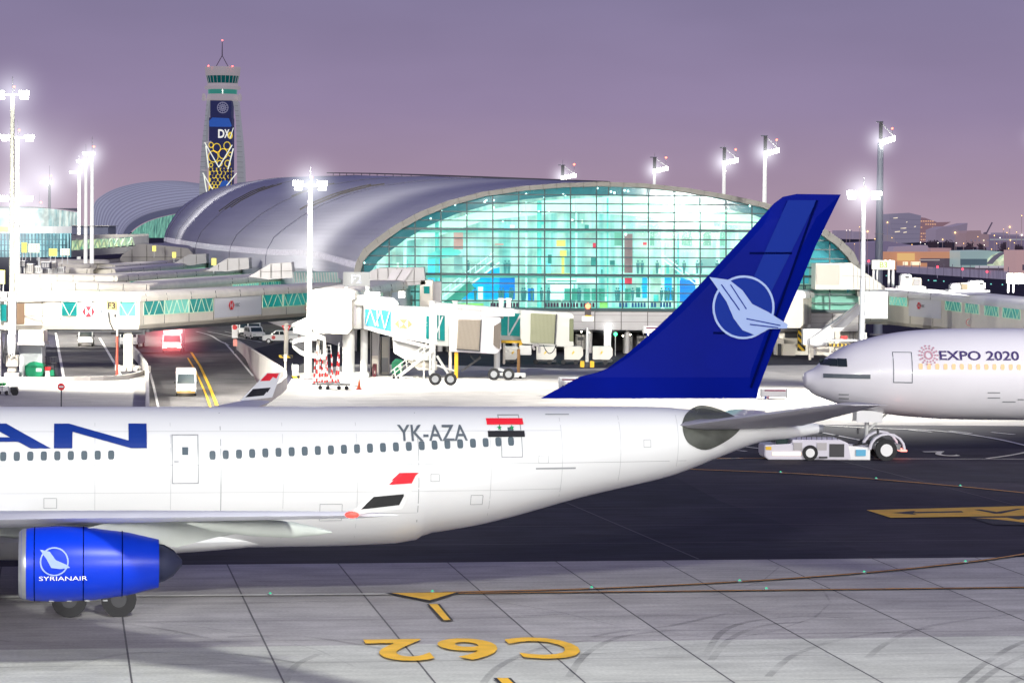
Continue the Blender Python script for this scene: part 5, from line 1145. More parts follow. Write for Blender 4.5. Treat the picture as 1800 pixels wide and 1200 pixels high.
for x, y, D in ((376, 460, 480), (306, 448, 600), (271, 437, 630)): 
    t = thing('lit_sign_box', {376: 'small glowing yellow box beside the middle ramp housing', 306: 'tiny glowing yellow box above the third bridge', 271: 'tiny glowing yellow box on the pale annex'}[x], 'lamp', (P(x, y, D).x, D, 0)); MB().cbox(P(x, y, D), .75, .6, 1.2).build('lamp_box', emat('sign_yellow_glow', (1, .85, .15), 1.6), t)
    MB().bar(P(x, y, D) - Vector((0, 0, .6)), P(x, y, D) - Vector((0, 0, 2)), .15).build('post', GALV, t)
# walkway joining the concourse at the left of the glass
t, path, face2 = bridge('cream walkway tube rising to the glass end wall, red logo on its side', [(618, 509), (660, 500), (742, 488)], 4.6, 9.1, wins=((640, 672),), seams=(632, 648, 664, 684, 705, 727), panels=((688, 736, .1, .72, (722, 1.2, .42)),), W_=4)
slabbox('end_wall', 738, 760, 492, 555, 343, 4, CREAM, t, .05); slabbox('window', 745, 755, 503, 516, 342.8, .1, BLUEPANE, t)
slabbox('grey_pier', 761, 775, 495, 560, 345, 4, GREYP, t); 
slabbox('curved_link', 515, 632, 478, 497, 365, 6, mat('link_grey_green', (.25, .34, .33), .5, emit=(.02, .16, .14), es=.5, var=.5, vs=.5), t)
mb = MB()
for i in range(24): a = P(516 + i * 4.8, 479, 364.8); b = P(516 + i * 4.8 + 2, 497, 364.8); mb.bar(a, b, .12)
mb.build('link_rib', GREYP, t)

# ---------------------------------------------------------------- F2 bridge, brightly lit, with two telescopic arms
WB_ = mat('bridge_white', (.74, .74, .70), .4, var=.12, vs=.6); D2 = 288.0
f2 = thing('boarding_bridge', 'glaring white twin boarding bridge under the F2 gate sign', 'boarding bridge', (P(625, 660, D2).x, D2, 0))
def SB(nm, x0, x1, y0, y1, D, dp, m, par=None, bv=.05): a = P(x0, y0, D); b = P(x1, y1, D); return MB().box(a.x, b.x, D, D + dp, b.z, a.z).build(nm, m, par or f2, bevel=bv)
def PRI(nm, pts, D, dp, m, par=None, bv=0): return MB().prism([P(x, y, D) for x, y in pts], (0, dp, 0)).build(nm, m, par or f2, bevel=bv)
# rotunda
a = P(625, 520, D2); mb = MB(); R = []
for z_, rr in ((P(625, 578, D2).z, 2.35), (P(625, 574, D2).z, 2.5), (P(625, 530, D2).z, 2.5), (P(625, 521, D2).z, 2.2), (P(625, 518, D2).z, 1.2)): R.append([Vector((P(628, 540, D2).x + math.cos(q) * rr, D2 + 2.5 + math.sin(q) * rr, z_)) for q in [2 * PI * i / 32 for i in range(32)]])
MB().loft(R).build('rotunda', WB_, f2, smooth=True)
SB('rotunda_door', 612, 626, 532, 572, D2 - .15, .3, mat('door_lilac', (.55, .52, .56), .4)); SB('service_box', 570, 606, 556, 577, D2 - .6, 1.6, WB_); SB('window', 596, 602, 532, 549, D2 + .1, .2, BLUEPANE)
PRI('roof_canopy', [(596, 537), (597, 524), (604, 516), (690, 524), (700, 531), (700, 538)], D2 - .4, 4.4, WB_, bv=.08); SB('roof_unit', 640, 668, 513, 522, D2, 2.5, WB_); SB('roof_unit', 700, 712, 512, 524, D2, 1.5, WB_)
for x0, x1, nm in ((600, 622, 'column'), (632, 645, 'column')): a = P((x0 + x1) / 2, 620, D2); MB().tube((a.x, D2 + 1.5, 0), (a.x, D2 + 1.5, P(0, 574, D2).z), (x1 - x0) / 17 / 2, n=20).build('support_column', WB_, f2, smooth=True)
SB('plinth', 594, 648, 655, 664, D2 - .5, 3, WB_)
# tunnel sections, front arm falling to the right
PRI('tunnel', [(639, 536), (768, 541), (768, 606), (690, 592), (639, 578)], D2 - .6, 3.0, WB_, bv=.04)
wv_ = PRI('window', [(642, 543), (687, 546), (687, 582), (642, 571)], D2 - .72, .1, mat('cool_pane', (.05, .3, .4), .12, emit=(.05, .38, .50), es=.7, var=.5, vs=.5)); mb = MB()
for a, b in (((643, 570), (651, 544)), ((651, 544), (660, 573)), ((660, 573), (669, 545)), ((669, 545), (676, 578)), ((676, 578), (685, 547)), ((663, 545), (664, 574))): mb.bar(P(*a, D2 - .8), P(*b, D2 - .8), .16, .08)
mb.build('window_frame', WHITE, wv_)
for xx, ya, yb, dd in ((658, 537.5, 543, -.62), (690, 538.5, 590, -.62), (728, 540, 599, -.62), (745, 541, 602, -.62), (786, 536, 556, .38), (812, 538, 556, .38), (845, 541, 556, .38), (868, 543, 556, .38)): MB().bar(P(xx, ya, D2 + dd), P(xx, yb, D2 + dd), .07, .04).build('panel_joint', GREYP, f2)
for a, b, dd in (((690, 541), (766, 545.5), -.62), ((690, 587), (766, 600), -.62), ((782, 541), (900, 550), .38)): MB().bar(P(*a, D2 + dd), P(*b, D2 + dd), .06, .04).build('panel_joint', GREYP, f2)
ORL = mat('logo_orange', (.85, .22, .10), .5)
hexlogo(f2, P(709, 569, D2 - .75), Vector((1, 0, 0)), Vector((0, 0, 1)), .92, 'HSBC', m1=ORL, tm=mat('faded_grey', (.45, .47, .48), .5))
SB('window', 749, 754, 555, 596, D2 - .75, .1, BLUEPANE)
PRI('tunnel', [(764, 532), (905, 543), (905, 556), (830, 556), (830, 612), (764, 607)], D2 + .4, 3.0, WB_, bv=.04); wv_ = PRI('window', [(763, 553), (782, 555), (782, 599), (763, 596)], D2 + .25, .1, BLUEPANE); MB().bar(P(764, 595, D2 + .1), P(778, 556, D2 + .1), .14).bar(P(772, 553, D2 + .1), P(772, 596, D2 + .1), .1).build('window_frame', WHITE, wv_)
SB('frame_post', 755, 764, 529, 660, D2 - .5, .6, WB_); SB('frame_post', 796, 804, 531, 560, D2, .6, WB_); SB('frame_post', 877, 885, 524, 560, D2 + 3.5, .5, WB_); SB('frame_post', 890, 898, 524, 556, D2 + 3.5, .5, WB_)
for x0, x1 in ((753, 766), (794, 806), (875, 887), (888, 900)): SB('post_cap', x0, x1, 524 if x0 > 870 else 529, 531 if x0 < 870 else 528, D2 - .7 if x0 < 770 else D2, .9, WB_)
MB().bar(P(690, 594, D2 - .3), P(765, 612, D2 - .3), .5, .35).build('rail_beam', GREYP, f2)
# cab with folding canopy (front arm)
CAN = mat('canopy_taupe', (.36, .31, .25), .6, var=.05, vs=.5); CANP = mat('canopy_fold', (.20, .17, .14), .7)
PRI('cab', [(790, 556), (880, 558), (881, 614), (872, 622), (790, 618)], D2 - 1.6, 3.2, mat('cab_lilac', (.74, .71, .72), .4), bv=.06)
cv = PRI('folding_canopy', [(805, 561), (845, 562), (842, 616), (802, 613)], D2 - 1.75, .3, CAN, bv=.05); mb = MB()
for i in range(17): x = 806.5 + i * 2.3; mb.bar(P(x, 562, D2 - 1.78), P(x - 3, 614, D2 - 1.78), .045, .03)
mb.build('canopy_fold', CANP, cv); PRI('canopy_rim', [(845, 561), (847, 562), (844, 617), (842, 617)], D2 - 1.85, .4, DARK); PRI('canopy_rim', [(802, 613), (844, 616), (844, 618), (802, 615)], D2 - 1.85, .3, DARK)
PRI('bumper', [(868, 573), (880, 566), (881, 574), (879, 612), (876, 613), (867, 606)], D2 - 1.9, .4, mat('bumper_brown', (.12, .10, .085), .8))
droop(P(823, 617, D2 - 1.2), P(848, 617, D2 - 1.2), .9, .05).build('cable', RUBBER, f2)
# second arm behind
PRI('tunnel', [(860, 540), (918, 545), (918, 600), (860, 598)], D2 + 5, 3.0, WB_, bv=.04); wv_ = PRI('window', [(881, 550), (915, 551), (914, 591), (880, 589)], D2 + 4.85, .1, BLUEPANE); mb = MB(); mb.bar(P(894, 590, D2 + 4.7), P(915, 553, D2 + 4.7), .18).bar(P(894, 550, D2 + 4.7), P(893, 590, D2 + 4.7), .12).build('window_frame', WHITE, wv_)
PRI('cab', [(915, 545), (1003, 550), (1009, 555), (1004, 580), (1009, 608), (1000, 610), (918, 604), (914, 590)], D2 + 3.6, 3.2, mat('cab_ivory', (.74, .74, .66), .4), bv=.06)
cv = PRI('folding_canopy', [(933, 550), (977, 553), (975, 604), (932, 602)], D2 + 3.4, .3, mat('canopy_sage', (.42, .43, .28), .6, var=.06, vs=.6), bv=.05); mb = MB()
for i in range(18): x = 934.5 + i * 2.35; mb.bar(P(x, 552, D2 + 3.37), P(x - 1, 602, D2 + 3.37), .04, .03)
mb.build('canopy_fold', mat('canopy_fold_sage', (.27, .27, .17), .7), cv); PRI('canopy_rim', [(977, 552), (979, 552), (976, 605), (974, 605)], D2 + 3.3, .4, DARK); SB('cab_window', 1001, 1008, 560, 600, D2 + 3.5, .2, mat('cab_pane', (.2, .22, .12), .2))
SB('drive_box', 913, 934, 607, 624, D2 + 3.4, 1.6, WB_); MB().path([P(940, 615, D2 + 3.3), P(936, 609, D2 + 3.3), P(940, 606, D2 + 3.3), P(948, 608, D2 + 3.3), P(948, 620, D2 + 3.3)], .12, 8).build('cable', GREYP, f2); droop(P(955, 606, D2 + 3.2), P(978, 606, D2 + 3.2), .9, .05).build('cable', RUBBER, f2)
SB('yellow_beam', 880, 918, 598, 603, D2 + 4.5, .6, YELLOW); PRI('yellow_brace', [(918, 588), (922, 588), (921, 600), (913, 612), (912, 606)], D2 + 4.3, .4, YELLOW)
# wheel bogies, legs, stairs
def bogie2(px, py, D, post_x, y0, nm='wheel'):
    g = G(px, py); r = .62
    for dx in (-.0, 1.5):
        w_ = MB().tube((g.x + dx, g.y - .2, r), (g.x + dx, g.y + .25, r), r, n=22).build('wheel', RUBBER, f2); MB().tube((g.x + dx, g.y - .23, r), (g.x + dx, g.y + .2, r), r * .55, n=14).build('rim', STEEL, w_)
    a = P(post_x, y0, D); MB().bar((g.x + .2, g.y, r), (g.x + 1.7, g.y, r), .3).build('axle', WB_, f2); MB().tube((a.x, D, a.z), (a.x, D, .9), .24, n=12).build('lift_column', WB_, f2)
bogie2(765, 677, D2 - 2, 762, 606); bogie2(868, 668, D2 + 1, 875, 615)
MB().tube(P(873, 614, D2 + 1), P(873, 652, D2 + 1), .3, n=14).build('lift_column', WB_, f2)
for a, b, w_ in (((768, 625), (795, 668), .25), ((762, 640), (800, 652), .2), ((876, 648), (912, 660), .25)): MB().bar(P(*a, D2 - 1), P(*b, D2 - 1), w_).build('brace', WB_, f2)
for x0, x1, y0, y1, D in ((787, 804, 664, 673, D2 - 1.5), (900, 924, 655, 664, D2)): SB('tow_box', x0, x1, y0, y1, D, .8, WB_); [MB().sphere((P(x, 0, D).x, D, .12), .16, 8, 6).build('castor', RUBBER, f2) for x in (x0 + 4, x1 - 3)]
SB('cable_chain', 799, 805, 617, 667, D2 - 1.4, .25, YELLOW); SB('cable_chain', 909, 914, 613, 656, D2 + 2.5, .25, mat('chain_brown', (.25, .13, .04), .6)); SB('support_post', 789, 794, 617, 655, D2 - .8, .3, CREAM); SB('support_post', 884, 888, 603, 640, D2 + 4, .3, CREAM)
MB().bar(P(811, 652, D2), P(845, 628, D2), .35, .2).build('belt_arm', DARK, f2)
PRI('lower_skirt', [(690, 596), (756, 611), (756, 634), (712, 632), (692, 620)], D2 + .2, 2.2, WB_, bv=.04); PRI('lower_skirt', [(714, 632), (768, 636), (768, 650), (735, 650)], D2 + .6, 2, CREAM)
# stairs
st = thing('access_stairs', 'open metal stairs with handrails leaning on the F2 bridge', 'stairs', (P(690, 668, D2 - 2).x, D2 - 2, 0)); A, B = P(690, 670, D2 - 2.6), P(762, 614, D2 - 2.6); SG = mat('stair_white', (.66, .64, .56), .5)
for dy in (0, 1.1): MB().bar(A + Vector((0, dy, 0)), B + Vector((0, dy, 0)), .12, .3).build('stringer', SG, st); MB().bar(A + Vector((-.2, dy, 1.0)), B + Vector((-.2, dy, 1.0)), .07).bar(A + Vector((-.1, dy, .6)), B + Vector((-.1, dy, .6)), .05).build('handrail', SG, st)
for i in range(14): p = A.lerp(B, (i + .5) / 14); MB().cbox((p.x, p.y + .55, p.z), .32, 1.1, .05).build('step', GALV, st)
for i in range(7):
    p = A.lerp(B, (i + .5) / 7)
    for dy in (0, 1.1): MB().bar(p + Vector((0, dy, 0)), p + Vector((-.15, dy, 1.0)), .05).build('baluster', SG, st)
MB().bar(P(745, 628, D2 - 2.5), P(745, 668, D2 - 2.5), .14).build('stair_leg', SG, st)
for x in (692, 700): MB().sphere((P(x, 672, D2 - 2.8).x, D2 - 2.8, .12), .15, 8, 6).build('castor', RUBBER, st)
# F2 gate sign
def gate_sign(label, txt, x0, x1, y0, y1, D, posts, pm, tm, bm_=WHITE, post_y=None, tsz=.62):
    t = thing('gate_sign', label, 'sign', (P((x0 + x1) / 2, y1, D).x, D, 0)); SB('sign_board', x0, x1, y0, y1, D, .5, bm_, t); h_ = (P(0, y0, D).z - P(0, y1, D).z); cx = P((x0 + x1) / 2, (y0 + y1) / 2, D - .02)
    MB().text(txt, (cx.x, D - .03, cx.z - h_ * tsz / 2), (1, 0, 0), (0, 0, 1), h_ * tsz, align='CENTER', bold=.02).build('sign_lettering', tm, t)
    for px0, px1, yb in posts: SB('post', px0, px1, y1 + .2, yb, D + .1, .3, pm, t)
    return t
gate_sign('glaring white F2 gate sign on two posts above the white bridge', 'F2', 603, 650, 478, 503, D2, ((605, 612, 530), (643, 649, 520)), WB_, mat('letter_pale_grey', (.16, .17, .2), .5), emat('glow_white_board', (1, 1, .97), .45))
# equipment behind the rotunda
eq = [('utility_cabinet', 'tall grey utility cabinet right of the white F2 columns', 651, 666, 582, 664, D2 + 3, GREYP), ('utility_cabinet', 'cream cabinet pair with cables below the front tunnel', 668, 684, 592, 655, D2 + 5, CREAM),
      ('utility_box', 'small maroon box standing between two cabinets', 655, 661, 640, 662, D2 + 1.5, mat('maroon', (.12, .01, .02), .6))]
for nm, lb, x0, x1, y0, y1, D, m in eq:
    t = thing(nm, lb, 'cabinet', (P((x0 + x1) / 2, y1, D).x, D, 0)); a, b = P(x0, y0, D), P(x1, y1, D); MB().box(a.x, b.x, D, D + 1.6, 0, a.z).build('cabinet_body', m, t, bevel=.03); MB().box(a.x + .1, b.x - .1, D - .03, D, .3, a.z * .45).build('door', CREAM if m is not CREAM else GREYP, t); MB().tube((a.x + .15, D - .15, .2), (a.x + .15, D - .15, a.z), .05, n=6).build('conduit', RUBBER, t)
# curved white loading ramp left of the F2 columns
lr = thing('loading_ramp', 'white curved loading ramp with sweeping guard bands left of the F2 column', 'ramp', (P(545, 655, 296).x, 296, 0))
def sweep(pts, D, w_, h_, m, nm='guard_band'):
    q = spline([tuple(P(x, y, D + dd)) for x, y, dd in pts], 6); R = []
    for p in q: R.append([Vector(p) + Vector(v) for v in ((0, 0, -h_ / 2), (0, w_, -h_ / 2), (0, w_, h_ / 2), (0, 0, h_ / 2))])
    return MB().loft(R).build(nm, m, lr)
sweep([(556, 594, 0), (535, 596, 1), (518, 600, 3), (514, 606, 4), (530, 620, 2), (556, 626, 0), (572, 628, 0)], 294, .4, .5, WB_); sweep([(513, 572, 6), (540, 560, 4), (560, 556, 2), (590, 558, 0)], 294, .4, .35, WB_); sweep([(572, 596, 0), (556, 590, 0), (530, 583, 2), (515, 580, 4)], 296, .5, .55, WB_)
sweep([(572, 656, 0), (545, 660, 1), (522, 656, 3), (513, 648, 4), (514, 640, 4)], 294, .3, .35, WB_)
for x in (535, 556, 568): SB('post', x, x + 5, 598, 655, 295, .35, CREAM, lr)
PRI('deck', [(515, 606), (535, 596), (572, 598), (572, 622), (545, 622)], 296, .2, DARK, lr); PRI('deck', [(515, 650), (530, 640), (556, 634), (556, 655), (530, 657)], 296, .2, DARK, lr)
PRI('canopy', [(512, 572), (545, 556), (560, 560), (552, 578), (530, 579)], 298, .3, mat('pale_green_pane', (.55, .65, .6), .3), lr)
for y in (606, 613, 620): SB('louvre', 559, 583, y, y + 2, 297, .2, GREYP, lr)

# ---------------------------------------------------------------- right-hand bridge towards gates B3 and B2
BRW = mat('right_bridge_cream', (.82, .77, .66), .45, var=.06, vs=.4)
t, path, face3 = bridge('broad cream bridge on the right with red logo and green windows, above the second airliner', [(1412, 510), (1480, 505), (1560, 507), (1657, 513.5), (1830, 531)], 3.6, 8.3,
    wins=((1445, 1476, LTEAL), (1477, 1492), (1498, 1510), (1564, 1595, LTEAL), (1662, 1690), (1697, 1721), (1731, 1756), (1763, 1794)), seams=(1420, 1440, 1460, 1480, 1530, 1560, 1600, 1640), panels=((1598, 1655, .30, .86, (1617, .80, .60)),), mat_=BRW, roofm=WHITE, winz=(.55, .82), W_=5)
c = face3(1705, 5.1, .06); mb = MB()
for i in range(16):
    a, b = 2 * PI * i / 16, 2 * PI * (i + 1) / 16; mb.quad(*[c + Vector((math.cos(q) * r, 0, math.sin(q) * r)) for q, r in ((a, .42), (b, .42), (b, .34), (a, .34))])
mb.build('round_mark', lgm, t)
mb = MB()
for i in range(8): p = path[0].lerp(path[-1], i / 8 + .05); mb.box(p.x - .3, p.x + .3, p.y + 1.5, p.y + 2.1, 0, 3.6)
mb.build('support_post', CREAM, t)
slabbox('wall_panel', 1512, 1560, 512, 560, 330, .3, WHITE, t)
h = thing('ramp_housing', 'large cream ramp housing with square panel and slope at the right of the glass', 'roof housing', (P(1480, 500, 345).x, 345, 0)); PRI('shell', [(1433, 504), (1434, 463), (1496, 462), (1556, 504), (1556, 509), (1433, 509)], 345, 8, BRW, h); SB('square_panel', 1435, 1475, 465, 501, 344.8, .1, mat('panel_sand', (.62, .57, .48), .5), h); mb = MB()
for i in range(8): x = 1500 + i * 7; mb.bar(P(x, 466 + (i * 4.9), 344.9), P(x - 9 + 10, 508, 344.9), .05)
mb.build('panel_joint', GREYP, h); MB().bar(P(1480, 485, 344.9), P(1530, 486, 344.9), .07).build('panel_joint', GREYP, h)
t = thing('annex_building', 'white panelled annex wall with service plant between tail fin and right bridge', 'building', (P(1420, 560, 352).x, 352, 0))
SB('wall', 1370, 1520, 498, 640, 352, 6, BRW, t); 
for x in (1375, 1400, 1415): SB('wall_joint', x, x + .6, 500, 575, 351.9, .1, SEAM, t)
for y in (510, 526, 542, 558, 574): SB('wall_joint', 1372, 1415, y, y + .5, 351.9, .1, SEAM, t)
SB('equipment', 1399, 1412, 553, 566, 350, 1.2, DARK, t); SB('platform', 1380, 1425, 570, 575, 349, 3, WHITE, t); SB('dark_opening', 1380, 1404, 576, 594, 351.7, .2, DARK, t); SB('pier', 1366, 1378, 595, 636, 350.5, 1, CREAM, t); SB('pier', 1378, 1398, 604, 638, 350, 1.5, CREAM, t); SB('dark_gap', 1367, 1373, 604, 637, 350.2, .3, DARK, t)
# hazard-striped column and barriers
HZ = mat('hazard', (.75, .5, .02), .5); N, L, b = nodes(HZ); tc_ = N.new('ShaderNodeTexCoord'); wv = N.new('ShaderNodeTexWave'); wv.bands_direction = 'DIAGONAL'; wv.inputs['Scale'].default_value = .75; r = N.new('ShaderNodeValToRGB'); r.color_ramp.interpolation = 'CONSTANT'; r.color_ramp.elements[1].position = .5
r.color_ramp.elements[0].color = (.75, .48, .02, 1); r.color_ramp.elements[1].color = (.012, .012, .012, 1); L.new(tc_.outputs['Object'], wv.inputs[0]); L.new(wv.outputs[0], r.inputs[0]); L.new(r.outputs[0], b.inputs['Base Color'])
SB('hazard_column', 1403, 1416, 576, 617, 348, .8, HZ, t)
st2 = thing('service_staircase', 'solid white service staircase descending left from the right bridge', 'stairs', (P(1480, 600, 338).x, 338, 0)); PRI('stair_body', [(1510, 535), (1524, 540), (1445, 612), (1424, 606), (1424, 596)], 338, 2, WHITE, st2); PRI('lower_flight', [(1430, 612), (1452, 606), (1476, 628), (1466, 634)], 337, 1.5, CREAM, st2); PRI('landing', [(1412, 578), (1446, 578), (1446, 606), (1412, 606)], 339, 2, WHITE, st2); SB('leg', 1422, 1426, 606, 640, 338, .3, CREAM, st2)
for a, b in (((1510, 530), (1440, 590)), ((1512, 535), (1442, 595))): MB().bar(P(*a, 337.8), P(*b, 337.8), .06).build('handrail', CREAM, st2)
for x, y, D, lb in ((1404, 640, 330, 'yellow and black striped barrier beam in front of the cream piers'),):
    t = thing('striped_barrier', lb, 'barrier', (P(x, y, D).x, D, 0)); mb = MB(); mb2 = MB(); mbb = MB()
    for i in range(12): xx = 1372 + i * 5; (mb if i % 2 else mb2).box(P(xx, 0, D).x, P(xx + 5, 0, D).x, D, D + .2, P(0, 643, D).z, P(0, 639.5, D).z)
    mb.build('yellow_block', YELLOW, t); mb2.build('black_block', BLACK, t)
    for xx in (1373, 1402, 1425): SB('foot', xx, xx + 4, 643, 652, D, .3, HZ, t)
for i, (x0, x1, y0, y1) in enumerate(((1465, 1510, 589, 593),)):
    t = thing('striped_barrier', 'yellow and black striped rail under the white staircase', 'barrier', (P(x0, y0, 333).x, 333, 0)); mb = MB(); mb2 = MB()
    for k in range(14): xx = 1463 + k * 3.4; (mb if k % 2 else mb2).box(P(xx, 0, 333).x, P(xx + 3.4, 0, 333).x, 333, 333.2, P(0, 595, 333).z, P(0, 590, 333).z)
    mb.build('yellow_block', YELLOW, t); mb2.build('black_block', BLACK, t); SB('shelf', 1454, 1512, 596, 600, 332.5, 1, WHITE, t); SB('red_block', 1478, 1490, 590, 596, 332.8, .3, RED, t); SB('post', 1458, 1461, 600, 640, 333, .3, CREAM, t)
gate_sign('cream B3 gate sign in front of the tall grey mast on the right bridge roof', 'B3', 1533, 1573, 457, 474, 350, ((1534, 1537, 505), (1541, 1543, 505), (1561, 1564, 505), (1568, 1572, 505)), WHITE, mat('letter_lime', (.42, .55, .12), .5), mat('board_cream', (.7, .7, .6), .5, emit=(.9, .9, .75), es=.4))
gate_sign('cream B2 gate sign on the bridge roof at the right edge', 'B2', 1770, 1816, 480, 499, 300, ((1771, 1774, 515), (1780, 1783, 515), (1806, 1809, 515)), WHITE, MATS['letter_lime'], MATS['board_cream'])
for i, (xs, lb) in enumerate((((1584, 1603, 1620), 'air handling unit on the roof near the B3 sign'), ((1672, 1702, 1733), 'air handling unit on the roof between the gate signs'))):
    t = thing('air_handling_unit', 'white ' + lb, 'roof unit', (P(xs[1], 505, 330).x, 330, 0)); D = 325 if i else 338; a0, a1 = (494, 511) if i else (482, 505)
    if i == 0: SB('fan_housing', 1584, 1603, 482, 505, D, 2, WHITE, t, .15); SB('condenser', 1603, 1620, 488, 506, D, 2, CREAM, t, .1); SB('grille', 1606, 1617, 491, 502, D - .05, .1, GREYP, t)
    else: SB('fan_housing', 1702, 1733, 493, 511, D, 2, WHITE, t, .25); SB('condenser', 1689, 1703, 497, 511, D, 2, CREAM, t, .05); SB('duct_box', 1672, 1690, 498, 511, D, 2, WHITE, t, .2); SB('grille', 1690, 1701, 499, 509, D - .05, .1, mat('grille_tan', (.4, .32, .2), .6), t)
    SB('fan_opening', xs[1] - 12 if i == 0 else 1722, xs[1] - 5 if i == 0 else 1729, a0 + 3, a0 + 7, D - .06, .1, DARK, t)
    SB('plinth', xs[0] - 4, xs[2] + 8, 503 if i == 0 else 509, 508 if i == 0 else 514, D - .3, 3, WHITE, t)
# ---------------------------------------------------------------- floodlight masts and painted glow standing in for lit haze around them
MASTM = mat('mast_paint', (.62, .62, .60), .45, var=.06, vs=.4); MASTD = mat('mast_grey', (.34, .37, .42), .5)
HOT = emat('flood_hot', (1, .98, .88), 40); HOT2 = emat('flood_hot_far', (1, .97, .85), 14)
MASTW = mat('mast_lit', (.8, .8, .76), .5, emit=(1, 1, .92), es=.55)  # floodlit look painted in: the pole itself glows
RL = emat('mast_red', (1, .10, .06), 10)
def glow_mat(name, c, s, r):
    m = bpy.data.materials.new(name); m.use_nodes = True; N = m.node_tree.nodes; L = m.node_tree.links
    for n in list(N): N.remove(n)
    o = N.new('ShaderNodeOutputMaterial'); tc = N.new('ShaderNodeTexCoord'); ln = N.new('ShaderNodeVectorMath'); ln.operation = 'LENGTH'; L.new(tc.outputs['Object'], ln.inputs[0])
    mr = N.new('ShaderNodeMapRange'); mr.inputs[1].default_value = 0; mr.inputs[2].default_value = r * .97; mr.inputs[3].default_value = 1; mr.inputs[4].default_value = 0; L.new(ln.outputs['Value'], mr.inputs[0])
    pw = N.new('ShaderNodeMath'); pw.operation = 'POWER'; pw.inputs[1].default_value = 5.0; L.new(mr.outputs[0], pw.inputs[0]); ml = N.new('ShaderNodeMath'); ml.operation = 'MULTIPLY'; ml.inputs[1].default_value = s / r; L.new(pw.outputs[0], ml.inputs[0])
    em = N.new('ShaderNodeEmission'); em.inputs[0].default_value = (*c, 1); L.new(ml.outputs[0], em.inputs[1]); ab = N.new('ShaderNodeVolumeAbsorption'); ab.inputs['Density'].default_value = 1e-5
    ad = N.new('ShaderNodeAddShader'); L.new(em.outputs[0], ad.inputs[0]); L.new(ab.outputs[0], ad.inputs[1]); L.new(ad.outputs[0], o.inputs['Volume']); m.cycles.homogeneous_volume = False  # halo painted as emission fading outward; absorption is negligible
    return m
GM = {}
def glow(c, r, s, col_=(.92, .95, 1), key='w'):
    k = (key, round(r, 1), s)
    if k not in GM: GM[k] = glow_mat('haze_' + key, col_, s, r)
    me = bpy.data.meshes.new('haze'); b_ = bmesh.new(); bmesh.ops.create_icosphere(b_, subdivisions=3, radius=r); b_.to_mesh(me); b_.free(); me.materials.append(GM[k])  # glow ball standing in for lit haze
    o = bpy.data.objects.new('haze', me); col.objects.link(o); o.location = c; tag(o, kind='stuff'); o['label'] = 'painted glow standing in for lit haze around a lamp'; return o
def lamp0(kind, loc, power, tgt=None, cone=150, size=.5, color=(1, .98, .90)):
    l = bpy.data.lights.new('floodlight', kind); l.energy = power; l.color = color; l.shadow_soft_size = size  # mostly added spots, with no lamp built there
    if kind == 'SPOT': l.spot_size = math.radians(cone); l.spot_blend = .5
    o = bpy.data.objects.new('floodlight', l); col.objects.link(o); o.location = loc; d = (Vector(tgt) - Vector(loc)) if tgt is not None else Vector((0, 0, -1)); o.rotation_euler = d.to_track_quat('-Z', 'Y').to_euler(); return o  # most of these spots are added, with no lamp built there
def mast(label, px, D, y_head, kind, wpx, side=0, gl=None, shaft=MASTM, ybase=None, red=True, hot=HOT):
    h = P(px, y_head, D); k = D / FPX; r = wpx * k / 2; t = thing('floodlight_mast', label, 'lamp mast', (h.x, D, 0), group='floodlight masts around the aprons')
    MB().tube((h.x, D, 0), (h.x, D, h.z - .3), r * 1.25, r * .8, n=16).build('pole', shaft, t, smooth=True); MB().tube((h.x, D, 0), (h.x, D, .25), r * 2.2, n=16).build('base_plate', GREYP, t)
    MB().tube((h.x, D, h.z * .52), (h.x, D, h.z * .52 + .15), r * 1.25, n=16).build('pole_collar', GREYP, t)
    if kind == 'twin':
        hd = MB().bar((h.x - 24 * k, D, h.z - .1), (h.x + 24 * k, D, h.z - .1), .25).build('crossarm', STEEL, t)
        for sx in (-1, 1):
            for i in range(3): x = h.x + sx * (15 + 6.5 * i) * k; f_ = MB().cbox((x, D - .25, h.z + .1), 5 * k, .5, .55).build('floodlight', STEEL, t); MB().cbox((x, D - .55, h.z + .05), 4.2 * k, .06, .42).build('lamp_face', hot, f_); 
            MB().cbox((h.x + sx * 21 * k, D - .1, h.z - .45), 12 * k, .8, .25).build('lamp_face', hot, t)
    elif kind == 'tall':
        MB().cbox((h.x, D, h.z + 1.6), 5.5 * k, .8, 2.6).build('head_box', DARK, t); n_ = 5
        a = Vector((h.x - 3 * k, D - .5, h.z - .3)); b = Vector((h.x + 24 * k * (side or 1), D - .5, h.z + .5)); MB().bar(a, b, .25).bar(Vector((h.x, D, h.z + 2.8)), b, .15).build('crossarm', STEEL, t)
        for i in range(n_): p = a.lerp(b, (i + .5) / n_); f_ = MB().cbox(p, 4.2 * k, .6, .5).build('floodlight', STEEL, t); MB().cbox(p + Vector((0, -.38, -.05)), 4.1 * k, .06, .8).build('lamp_face', hot, f_)
        MB().tube((h.x - 8 * k, D, h.z + 2.9), (h.x + 4 * k, D, h.z + 2.9), .12, n=6).build('ring_bar', STEEL, t)
    elif kind == 'small':
        MB().cbox((h.x - 6 * k, D, h.z), 20 * k, .8, .5).build('floodlight', hot, t)
    MB().tube((h.x, D, h.z), (h.x, D, h.z + 30 * k), .07, .04, n=6).build('lightning_rod', STEEL, t)
    if red:
        rx = h.x + (20 * k * (side or 1) if kind == 'tall' else 3 * k) ; rz2 = h.z + (22 if kind == 'tall' else 12) * k; MB().tube((rx, D, h.z + .2), (rx, D, rz2), .05, n=6).build('lamp_stem', STEEL, t); MB().sphere((rx, D, rz2), 1.7 * k, 10, 6).build('warning_lamp', RL, t)
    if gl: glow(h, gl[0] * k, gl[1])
    return h, k
